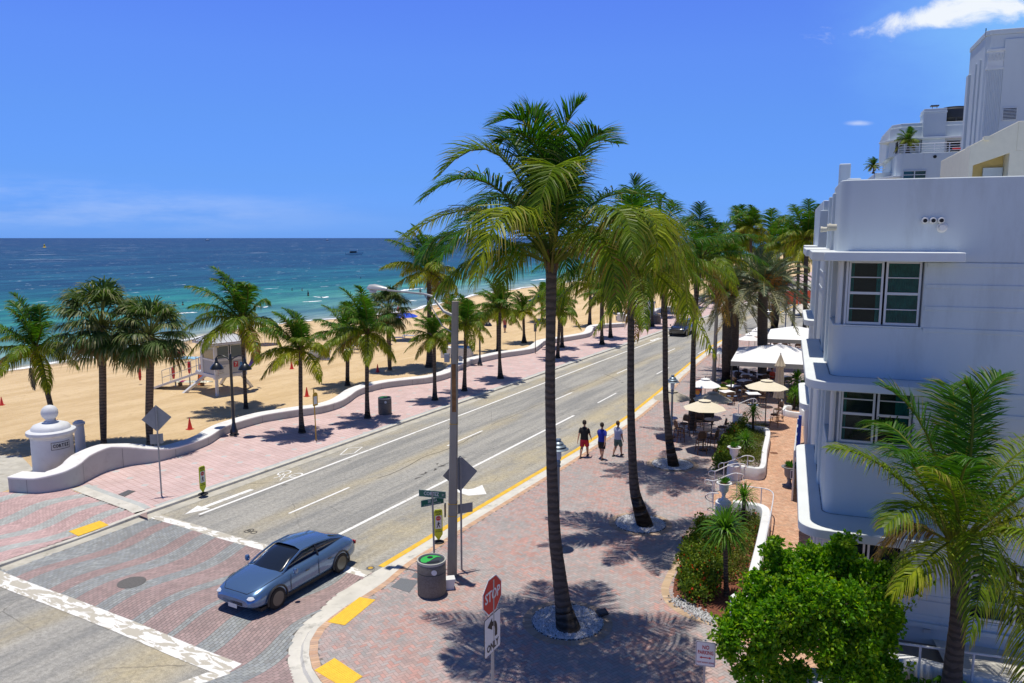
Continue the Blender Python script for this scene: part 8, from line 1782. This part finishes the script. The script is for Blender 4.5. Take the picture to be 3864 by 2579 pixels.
t = T('round_cushion', 'pale yellow round tray on a small table by the potted shrub', 'tray', G(2728, 1512)); mb = MB(); mb.lathe([(.26, 0), (.28, .80), (.28, .84), (0, .85)], n=20); mb.out('tray', M('tray_yellow', (.62, .52, .24), .6), t, smooth=True)
t = T('menu_board', 'dark menu stand panel behind the fourth tall palm trunk', 'menu board', G(2650, 1600), rad(-10)); mb = MB(); mb.bb(-.65, .65, -.05, .05, .1, 1.15); mb.out('panel', M('dark_board', (.015, .014, .014), .6), t, bevel=.02); mb = MB(); mb.bb(-.6, -.5, -.2, .2, 0, .1); mb.bb(.5, .6, -.2, .2, 0, .1); mb.out('foot', m_brass, t)
t = T('sandwich_board', 'arched dark board with a colourful picture right of the fourth tall palm trunk', 'advertising board', G(2628, 1508), rad(-5)); P = rpoly([(-.34, 0, .02), (.34, 0, .02), (.34, 1.15, .3), (-.34, 1.15, .3)]); n = len(P); mb = MB(); mb.add([(x, -.03, z) for x, z in P] + [(x, .03, z) for x, z in P], [tuple(range(n))[::-1], tuple(range(n, 2 * n))] + [(i, (i + 1) % n, n + (i + 1) % n, n + i) for i in range(n)]); mb.out('board', M('board_navy', (.02, .025, .06), .5), t)
mb = MB(); mb.bb(-.28, .28, -.04, -.032, .2, .45); mb.out('blue_patch', M('patch_blue', (.03, .10, .3), .5), t); mb = MB(); mb.bb(-.28, .28, -.04, -.032, .60, .72); mb.out('red_patch', M('patch_red', (.35, .05, .03), .5), t); mb = MB(); mb.lathe([(.16, 0), (0, .001)], (0, 0, 0), 10); mb.v = [(x + .05, -z - .041, y + .48) for x, y, z in mb.v]; mb.out('orange_patch', M('patch_orange', (.5, .22, .03), .5), t)
# ================================================================= PLANTERS, URNS, SHRUBS, STEPS
m_pl = M('planter_paint', (.72, .73, .74), .65, var=.03, bump=.1, dirt=(.60, .61, .61), dscale=1.2)
def low_wall(pxs, h, w_, label, cols=(), side=1, zin=None, closed=False, n=6, name='planter_wall'):
    """pxs: outer top edge pixels at height h"""
    P = [G(*q, SW + h) for q in pxs]; c = P[0].copy(); c.z = SW; t = T(name, label, 'planter wall', c)
    Q_ = [np.array(((p - c).x, (p - c).y)) for p in P]; Q_ = crom(Q_, n); N = []
    for i in range(len(Q_)):
        d = Q_[min(i + 1, len(Q_) - 1)] - Q_[max(i - 1, 0)]; d /= np.linalg.norm(d); N.append(np.array([d[1], -d[0]]) * side)
    rows = [[(*p, -.05), (*p, h - .03), (*(p + nn * .02), h), (*(p + nn * (w_ - .02)), h), (*(p + nn * w_), h - .03), (*(p + nn * w_), -.05)] for p, nn in zip(Q_, N)]
    mb = MB(); mb.grid(rows, closed=False); mb.add(rows[0], [tuple(range(6))]); mb.add(rows[-1], [tuple(range(6))[::-1]]); mb.out('wall', m_pl, t, smooth=True)
    for (q, r, hh) in cols:
        p = G(*q, SW + hh) - c; mb = MB(); mb.lathe([(r, -.05), (r, hh - .03), (r - .03, hh), (0, hh + .004)], (p.x, p.y, 0), 28); mb.out('round_pier', m_pl, t, smooth=True)
    return t
low_wall([(2768, 1886), (2800, 1890), (2850, 1897), (2885, 1906), (2906, 1926), (2902, 1975), (2886, 2060), (2868, 2140), (2846, 2232)], .72, .30, 'white curved planter wall around the near flower bed beside the orange path', (((2730, 1892), .30, .80), ((2802, 2256), .33, .82)), side=1)
low_wall([(2768, 1756), (2819, 1764), (2868, 1769), (2890, 1756), (2896, 1700), (2907, 1628), (2880, 1611), (2845, 1606), (2822, 1600)], .55, .25, 'white curved planter wall around the middle flower bed', (((2768, 1754), .28, .68), ((2784, 1564), .28, .85)), side=-1)
low_wall([(3045, 1562), (2990, 1556), (2958, 1549), (2950, 1540), (2962, 1530), (2985, 1530)], .35, .22, 'low white curled planter wall at the foot of the hotel door', (), side=1)
low_wall([(3012, 1430), (3016, 1470), (3022, 1540), (3040, 1555)], .9, .12, 'tall white curved screen wall beside the blue sign', (), side=-1)
m_urn = M('urn_white', (.74, .74, .74), .55)
def urn(p, sca, label, mat=None, seed=1):
    t = T('urn', label, 'urn', p, 0, None, sca); k = mat or m_urn
    mb = MB(); mb.box((0, 0, .03), (.36, .36, .06)); mb.lathe([(.15, .06), (.10, .10), (.07, .17), (.06, .24), (.09, .28), (.07, .31), (.13, .36), (.17, .42), (.18, .60), (.20, .66), (.28, .70), (.285, .73), (.25, .74), (.20, .72), (.18, .66)], n=24); mb.out('bowl', k, t, smooth=True)
    mb = MB(); mb.lathe([(.195, .67), (0, .68)], n=16); mb.out('soil', M('potting_soil', (.10, .045, .02), .95), t)
    R = random.Random(seed); mb = MB()
    for j in range(140):
        a = R.uniform(0, 6.28); q = np.array([.12 * math.cos(a) * R.random(), .12 * math.sin(a) * R.random(), .68]); d = nrm(np.array([math.cos(a) * R.uniform(.1, .9), math.sin(a) * R.uniform(.1, .9), 1])); L_ = R.uniform(.08, .26); wv = np.array([-math.sin(a), math.cos(a), 0]) * .025; m = R.random()
        k0 = mb.n; mb.v += [tuple(x) for x in (q + d * L_ * .5, q + d * L_ * .8 + wv, q + d * L_ * 1.15, q + d * L_ * .8 - wv)]; mb.n += 4; mb.f.append((k0, k0 + 1, k0 + 2, k0 + 3)); mb.c += [(.03 + .03 * m, .12 + .08 * m, .012)] * 4
    mb.out('plant', leafM, t, cols=True); return t
urn(G(2730, 1892, SW + .80), 1.0, 'white urn with a small green plant on the round pier nearest the near bed')
urn(G(2768, 1750, SW + .68), 1.05, 'white urn with green plant on the middle planter pier', seed=2)
urn(G(2977, 1838), 1.25, 'grey urn with a leafy plant beside the open hotel door', M('urn_grey', (.20, .21, .22), .6), seed=3)
t = T('potted_shrub', 'round leafy shrub in a pot at the left of the cafe tables', 'potted plant', G(2722, 1500)); mb = MB(); mb.lathe([(.18, 0), (.25, .35), (.27, .37), (0, .36)], n=16); mb.out('pot', M('terracotta_cream', (.45, .36, .25), .7), t, smooth=True)
def leaf_ball(mb, c, r, n, sz, seed, c0, c1, flat=.8, red=0):
    R = np.random.default_rng(seed); d = nrm(R.normal(0, 1, (n, 3))); rad_ = r * R.uniform(.45, 1.0, (n, 1)) ** .5; P = np.array(c) + d * rad_ * np.array([1, 1, flat]); o = nrm(d + R.normal(0, .6, (n, 3)) + np.array([0, 0, .35])); s = nrm(np.cross(o, R.normal(0, 1, (n, 3)))); L_ = sz * R.uniform(.7, 1.3, (n, 1)); w_ = L_ * .36
    fold = nrm(np.cross(o, s)) * L_ * .10
    V = np.stack([P, P + o * L_ * .5 + s * w_, P + o * L_, P + o * L_ * .5 - s * w_, P + o * L_ * .5 - fold], 1); m = R.uniform(0, 1, (n, 1)) ** 1.4; cc = np.array(c0) * (1 - m) + np.array(c1) * m
    if red: k = R.uniform(0, 1, n) < red; cc[k] = (.55, .06, .02)
    a = np.arange(n) * 5; Fc = [f for q in a for f in ((q, q + 1, q + 4), (q + 1, q + 2, q + 4), (q + 2, q + 3, q + 4), (q + 3, q, q + 4))]
    mb.arr(V.reshape(-1, 3), Fc, np.repeat(cc, 5, 0))
mb = MB(); leaf_ball(mb, (0, 0, .58), .36, 900, .09, 3, (.04, .11, .01), (.14, .24, .02)); mb.out('foliage', leafM, t, cols=True)
t = dup(t, G(2750, 1478), 1, 'round leafy shrub in a pot behind the first one', sca=.9)
def hedge(poly_px, zb, hgt, dens, seed, label, cat='hedge', red=.02, pal=((.045, .10, .012), (.20, .27, .025)), sz=.10, var_h=.3):
    P = [G(*q, zb) for q in poly_px]; xs = [p.x for p in P]; ys = [p.y for p in P]; R = random.Random(seed); mb = MB(); A_ = 0; n = 0
    for i in range(len(P)): a, b = P[i], P[(i + 1) % len(P)]; A_ += a.x * b.y - b.x * a.y
    A_ = abs(A_) / 2; cnt = int(A_ * dens); tr = 0; c = sum(P, Vector()) / len(P)
    while n < cnt and tr < cnt * 30:
        tr += 1; x, y = R.uniform(min(xs), max(xs)), R.uniform(min(ys), max(ys))
        if not inside(P, np.array([x]), np.array([y]))[0]: continue
        hh = hgt * (1 + var_h * math.sin(x * 2.7 + 1.3 * y) * R.uniform(.5, 1)) * R.uniform(.8, 1.1); k = .7 + .6 * R.random(); n += 1
        cl = tuple(q * k for q in pal[1]); mb.tube([(x - c.x, y - c.y, 0), (x - c.x + R.uniform(-.08, .08), y - c.y + R.uniform(-.08, .08), hh * .85)], .008, 3, (.12, .08, .05), cap=False)
        for zz in (hh, hh * .6): leaf_ball(mb, (x - c.x + R.uniform(-.1, .1), y - c.y + R.uniform(-.1, .1), zz), .17, 26, sz, R.randrange(1 << 30), pal[0], cl, 1.0, red)
    o = mb.out('flowering_hedge', leafM, cols=True, loc=(c.x, c.y, zb)); return tag(o, label, cat, kind='stuff')
bed1 = [(2628, 1984), (2585, 2085), (2545, 2185), (2538, 2240), (2560, 2282), (2620, 2312), (2700, 2340), (2800, 2350), (2845, 2230), (2870, 2100), (2895, 1985), (2800, 1950), (2740, 1945)]
P = [G(*q, SW + .015) for q in bed1]; mb = MB(); mb.add([tuple(p) for p in P], [tuple(range(len(P)))]); m_mul = M('mulch', (.16, .055, .03), .95, var=.6, vscale=18, bump=1, bscale=30); tag(mb.out('mulch', m_mul), 'red-brown bark mulch in the near flower bed', 'mulch', kind='stuff')
bc1 = [G(*q) for q in ((2636, 1968), (2600, 2050), (2565, 2130), (2530, 2205), (2526, 2240), (2545, 2278), (2590, 2312), (2660, 2340), (2760, 2362))]
border_bricks([Vector((*p, 0)) for p in crom([(p.x, p.y) for p in bc1], 6)], .24, SW + .013, 'planter_border', ((.50, .36, .23), (.46, .32, .21), (.54, .40, .27)))
hedge([(2640, 2010), (2590, 2100), (2556, 2185), (2556, 2240), (2600, 2280), (2680, 2290), (2720, 2200), (2700, 2080), (2740, 1990)], SW, .55, 30, 1, 'dense hedge with small red flowers along the brick edge of the near bed', red=.035)
hedge([(2740, 1965), (2700, 2080), (2720, 2200), (2790, 2215), (2830, 2190), (2860, 2080), (2884, 1985), (2820, 1955)], SW, .42, 14, 2, 'sparse twiggy shrubs in the mulch of the near bed', red=.01, pal=((.07, .11, .02), (.24, .26, .05)), sz=.08)
c_ = G(2600, 2325); pal_ = MB(); R = random.Random(8)
for k in range(900):
    q = G(*[a + (b - a) * u for a, b, u in zip((2540, 2262), (2700, 2350), (lambda v: (v, v))(R.random()))]) + Vector((R.gauss(0, .12), R.gauss(0, .10), 0)) - c_; s = R.uniform(.015, .04); g_ = R.choice((.7, .5, .3, .08, .6)); pal_.add([(q.x + s, q.y, .01), (q.x, q.y + s, .01), (q.x - s, q.y, .01), (q.x, q.y - s, .01), (q.x, q.y, .01 + s)], [(0, 1, 4), (1, 2, 4), (2, 3, 4), (3, 0, 4)], (g_, g_, g_))
tag(pal_.out('gravel', m_peb, cols=True, loc=(c_.x, c_.y, SW + .01)), 'black and white stones along the front of the near bed', 'gravel', kind='stuff')
hedge([(2720, 1700), (2700, 1790), (2755, 1790), (2765, 1700), (2830, 1640), (2800, 1600), (2770, 1640)], SW, .55, 26, 3, 'hedge on the street side of the middle planter', red=.02)
hedge([(2775, 1690), (2790, 1765), (2865, 1768), (2880, 1700), (2888, 1640), (2850, 1630)], SW, .38, 22, 4, 'olive ground cover inside the middle planter', red=.0, pal=((.07, .10, .02), (.22, .24, .04)), sz=.06)
hedge([(2985, 1500), (2975, 1545), (3030, 1550), (3030, 1500)], SW, .7, 22, 5, 'green shrubs behind the curled planter wall')
def yucca(px_b, px_c, r, seed, label, n=95, z0=SW):
    p = G(*px_b, z0); h = HT(p, *px_c) - z0; t = T('spiky_palm', label, 'palm-like plant', p, 0, 'strappy-leaved plants in the planters'); R = random.Random(seed)
    dx_ = AT(*px_c, p.y).x - p.x
    mb = MB(); mb.tube([(0, 0, 0), (dx_ * .6, 0, h * .5), (dx_, 0, h)], [.085, .065, .075], 10); mb.out('trunk', barkD, t, smooth=True); mb = MB()
    for k in range(n):
        f = (k + .5) / n; a = k * 2.39996; el = 1.4 - 1.75 * f + R.uniform(-.15, .15); d = fdir(a, el); L_ = r * R.uniform(.85, 1.12); wv = nrm(np.cross(d, UP)) * r * .036; O = np.array([dx_, 0, h]) + d * .05; q1 = O + d * L_ * .45; d2 = nrm(d + np.array([0, 0, -.35 - .4 * f])); q2 = q1 + d2 * L_ * .35; d3 = nrm(d2 + np.array([0, 0, -.7])); q3 = q2 + d3 * L_ * .25; m = R.random(); c = tuple(x * (1 - m) + y * m for x, y in zip((.03, .11, .008), (.12, .27, .02)))
        k0 = mb.n; mb.v += [tuple(x) for x in (O - wv * .4, O + wv * .4, q1 + wv, q1 - wv, q2 + wv * .7, q2 - wv * .7, q3)]; mb.n += 7; mb.f += [(k0, k0 + 1, k0 + 2, k0 + 3), (k0 + 3, k0 + 2, k0 + 4, k0 + 5), (k0 + 5, k0 + 4, k0 + 6)]; mb.c += [c] * 7
    mb.out('leaf_crown', leafM, t, cols=True)
yucca((2741, 2250), (2738, 2010), .86, 1, 'large strappy-leaved plant on a tall dark stem in the near bed', 130)
yucca((2806, 1992), (2808, 1878), .60, 2, 'strappy-leaved plant at the back of the near bed by the urn pier', 95)
yucca((2842, 1648), (2842, 1560), .62, 3, 'strappy-leaved plant at the back of the middle planter', 95)
yucca((2814, 1722), (2812, 1668), .68, 4, 'strappy-leaved plant in front of the middle planter', 95)
yucca((3000, 1510), (3008, 1436), .85, 5, 'strappy-leaved plant at the far right beside the screen wall', 95)
yucca((2996, 1545), (3000, 1488), .60, 6, 'lower strappy-leaved plant above the curled planter wall', 80)
# handrails
m_rail = M('rail_white', (.72, .73, .76), .35, coat=.3)
def rail(points, label, posts=(), r=.022):
    P = [G(*q, SW + z) if not isinstance(q, Vector) else q for q, z in points]; c = P[0].copy(); c.z = SW; t = T('handrail', label, 'handrail', c, 0, 'white looped handrails by the planters'); mb = MB(); mb.tube(crom([p - c for p in P], 5), r, 8); mb.out('rail', m_rail, t, smooth='all')
    for q, z in posts: p = G(*q, SW + z) - c; mb = MB(); mb.tube([(p.x, p.y, 0), (p.x, p.y, z)], r, 8); mb.out('post', m_rail, t, smooth=True)
rail([((2712, 1768), .55), ((2712, 1755), .72), ((2722, 1748), .9), ((2740, 1746), .92), ((2790, 1728), 1.0), ((2815, 1720), 1.05), ((2840, 1724), 1.02), ((2846, 1734), .9), ((2838, 1741), .75), ((2825, 1740), .7)], 'upper white looped handrail in front of the middle planter', (((2732, 1750), .9), ((2822, 1721), 1.03)))
rail([((2695, 1800), .4), ((2676, 1795), .5), ((2674, 1783), .7), ((2685, 1777), .85), ((2702, 1778), .88), ((2750, 1757), .95), ((2780, 1750), 1.0), ((2805, 1752), .98), ((2815, 1761), .88), ((2808, 1768), .7), ((2796, 1766), .65)], 'middle white looped handrail left of the middle planter', (((2698, 1779), .88), ((2795, 1751), .98)))
rail([((2688, 1831), .4), ((2663, 1826), .5), ((2660, 1816), .7), ((2668, 1811), .85), ((2695, 1815), .9), ((2740, 1797), .95), ((2770, 1787), 1.0), ((2795, 1789), .98), ((2806, 1796), .88), ((2800, 1803), .7)], 'lower white looped handrail above the near urn', (((2690, 1815), .9), ((2783, 1788), 1.0)))
rail([((2690, 1881), .35), ((2672, 1877), .45), ((2669, 1868), .62), ((2680, 1861), .72), ((2712, 1863), .75)], 'small white looped handrail left of the near urn', (((2692, 1861), .74),))
rail([((2800, 1834), .95), ((2850, 1840), .95), ((2890, 1846), .95), ((2914, 1858), .95), ((2918, 1880), .95), ((2906, 1950), .95), ((2890, 2030), .95), ((2874, 2110), .95), ((2856, 2200), .95)], 'long white handrail curving round the near planter wall', (((2874, 1843), .95), ((2912, 1912), .95), ((2895, 2005), .95), ((2872, 2120), .95)))
rail([((2786, 1527), .9), ((2800, 1519), .95), ((2838, 1505), 1.0), ((2852, 1508), .95), ((2857, 1516), .8), ((2848, 1522), .7)], 'far white looped handrail behind the strappy-leaved plant', (((2788, 1524), .9), ((2843, 1506), .98)))
rail([((2949, 1572), .1), ((2949, 1525), .9), ((2950, 1510), 1.05), ((2953, 1520), .9), ((2962, 1528), .6)], 'upright white looped handrail by the curled planter wall', ())
# ================================================================= LEAFY TREE, RAMP WALL, SEA GRAPE
tp = G(3105, 2650); tree = T('leafy_tree', 'dense bright green broadleaf tree at the bottom right in front of the hotel', 'tree', tp)
R = random.Random(12); lob = []
def cp(x, y, Y, r): q = AT(x, y, Y) - tp; lob.append((q, r * (.74 if r > .3 else .9)))
yc = tp.y
for x, y, dY, r in [(2810, 2320, -.3, .48), (2760, 2400, -.6, .40), (2880, 2230, 0, .55), (2960, 2160, .2, .55), (3050, 2140, .5, .55), (3150, 2120, .3, .50), (3240, 2180, .2, .55), (3330, 2200, 0, .50), (3400, 2180, .1, .42), (3430, 2195, .1, .32), (3300, 2300, -.4, .55), (3350, 2350, -.2, .45), (3200, 2280, -.7, .6), (3080, 2260, -.7, .6), (2960, 2300, -.7, .6),
                   (2870, 2370, -.8, .5), (2880, 2480, -.7, .45), (2820, 2540, -.6, .4), (2980, 2420, -.5, .45), (3100, 2420, -.9, .55), (3230, 2430, -.8, .55), (3320, 2440, -.4, .42), (3160, 2530, -.9, .5), (3260, 2550, -.8, .5), (3340, 2540, -.5, .4), (3010, 2545, -.2, .3), (2930, 2570, -.6, .35), (3120, 2160, 1.1, .5), (3000, 2220, 1.2, .5), (3220, 2230, 1.2, .5), (2900, 2090, .2, .16), (2925, 2060, .2, .12), (3180, 2060, .2, .22), (2740, 2450, -.6, .22)]: cp(x, y, yc + dY, r)
mb = MB()
for i, (q, r) in enumerate(lob):
    nn = int(2600 * r * r * 3.0) + 60
    for j in range(int(nn / 10)):
        d = Vector((R.gauss(0, 1), R.gauss(0, 1), R.gauss(0, 1) + .25)).normalized(); rr = r * (.60 + .42 * R.random() + .45 * max(0, R.random() - .72) * 2.2); c_ = q + d * rr
        m = R.random(); br = R.random() ** 2; c0 = (.05 + .02 * m, .17 + .03 * m, .004); c1 = (.16 + .30 * br, .40 + .22 * br, .012)
        leaf_ball(mb, tuple(c_), .095, 11, .105, R.randrange(1 << 30), c0, c1, 1.0)
for i in range(90):
    q, r = lob[R.randrange(len(lob))]; d = Vector((R.gauss(0, 1), R.gauss(0, .8), abs(R.gauss(0, .8)) + .1)).normalized(); ln_ = r * 1.0 + R.uniform(.10, .34); e = q + d * ln_ + Vector((0, 0, .05))
    mb.tube([q + d * r * .5, e], [.010, .004], 4, (.14, .11, .05), cap=False)
    for j in range(5):
        c_ = (q + d * r * .7).lerp(e, (j + 1) / 5); br = R.random(); leaf_ball(mb, tuple(c_), .05, 7, .10, R.randrange(1 << 30), (.06, .18, .006), (.22 + .2 * br, .42 + .15 * br, .015), 1.0)
mb.out('crown', MC('tree_leaf', .42, transl=.42, spec=.3), tree, cols=True)
mb = MB(); top = Vector((0, 0, 2.0)); mb.tube([(0, 0, 0), (.05, 0, 1.0), (.0, .05, 1.9)], [.12, .09, .07], 8)
mb.out('trunk', barkS, tree, smooth=True)
for k in range(0, len(lob), 2): mb = MB(); q = lob[k][0]; mb.tube([(0, 0, 1.5 + .3 * (k % 3)), tuple(Vector((0, 0, 2.1)).lerp(q, .5) + Vector((0, 0, .05))), tuple(q)], [.045, .028, .01], 5); mb.out('branch', barkS, tree)
low_wall([(3060, 2560), (3140, 2530), (3260, 2480), (3370, 2462), (3600, 2512), (3880, 2576), (4200, 2650)], .55, .30, 'white ramp wall running along the hotel at the bottom right', (((3085, 2548), .33, .75),), side=1)
P_ = [(3392, 2428), (3576, 2453), (3864, 2492), (4100, 2526)]
Pw = [BL(3.2 + k * 1.0, 20.55, 0) for k in range(9)]
rt = T('ramp_rail', 'white metal handrail along the hotel ramp at the bottom right', 'handrail', BL(3.0, 19.9, SW)); 
b0 = onx = None
A_ = [G(*q, SW + 1.15) for q in P_]; o_ = Vector(rt.location); mb = MB(); mb.tube([a - o_ for a in A_], .03, 8); mb.out('rail', m_rail, rt)
for u in (.45, 1.35, 2.3, 2.9): i = int(u); q = A_[min(i, 2)].lerp(A_[min(i + 1, 3)], u - i) - o_; mb = MB(); mb.tube([(q.x, q.y, 0), (q.x, q.y, q.z)], .028, 8); mb.out('post', m_rail, rt)
R2 = random.Random(5); mb = MB(); cS = G(3500, 2600)
for k in range(330):
    x = R2.uniform(3200, 3960); y = 2590 + (x - 3370) * .23 + R2.uniform(0, 80); h_ = R2.uniform(.12, .50); q = G(x, y) - cS; q.z = 0
    for j in range(5):
        zz = h_ * (.4 + .15 * j) ; a = R2.uniform(0, 6.28); el = R2.uniform(.1, 1.2); n_ = nrm(np.array([math.cos(a) * math.cos(el), math.sin(a) * math.cos(el), math.sin(el)])); u_ = nrm(np.cross(n_, [.2, .1, 1])); v_ = np.cross(n_, u_); r_ = R2.uniform(.045, .085); c_ = np.array([q.x + R2.uniform(-.1, .1), q.y + R2.uniform(-.1, .1), zz]); m = R2.random(); k0 = mb.n
        mb.v += [tuple(c_ + (u_ * math.cos(t_) + v_ * math.sin(t_)) * r_) for t_ in np.linspace(0, 2 * PI, 9)[:-1]]; mb.n += 8; mb.f.append(tuple(range(k0, k0 + 8))); mb.c += [(.05 + .08 * m, .19 + .12 * m, .015)] * 8
    mb.tube([(q.x, q.y, 0), (q.x, q.y, h_)], .006, 3, (.1, .06, .03), cap=False)
tag(mb.out('ground_cover', leafM, cols=True, loc=tuple(cS)), 'round-leaved green shrubs below the white ramp wall', 'shrub', kind='stuff')
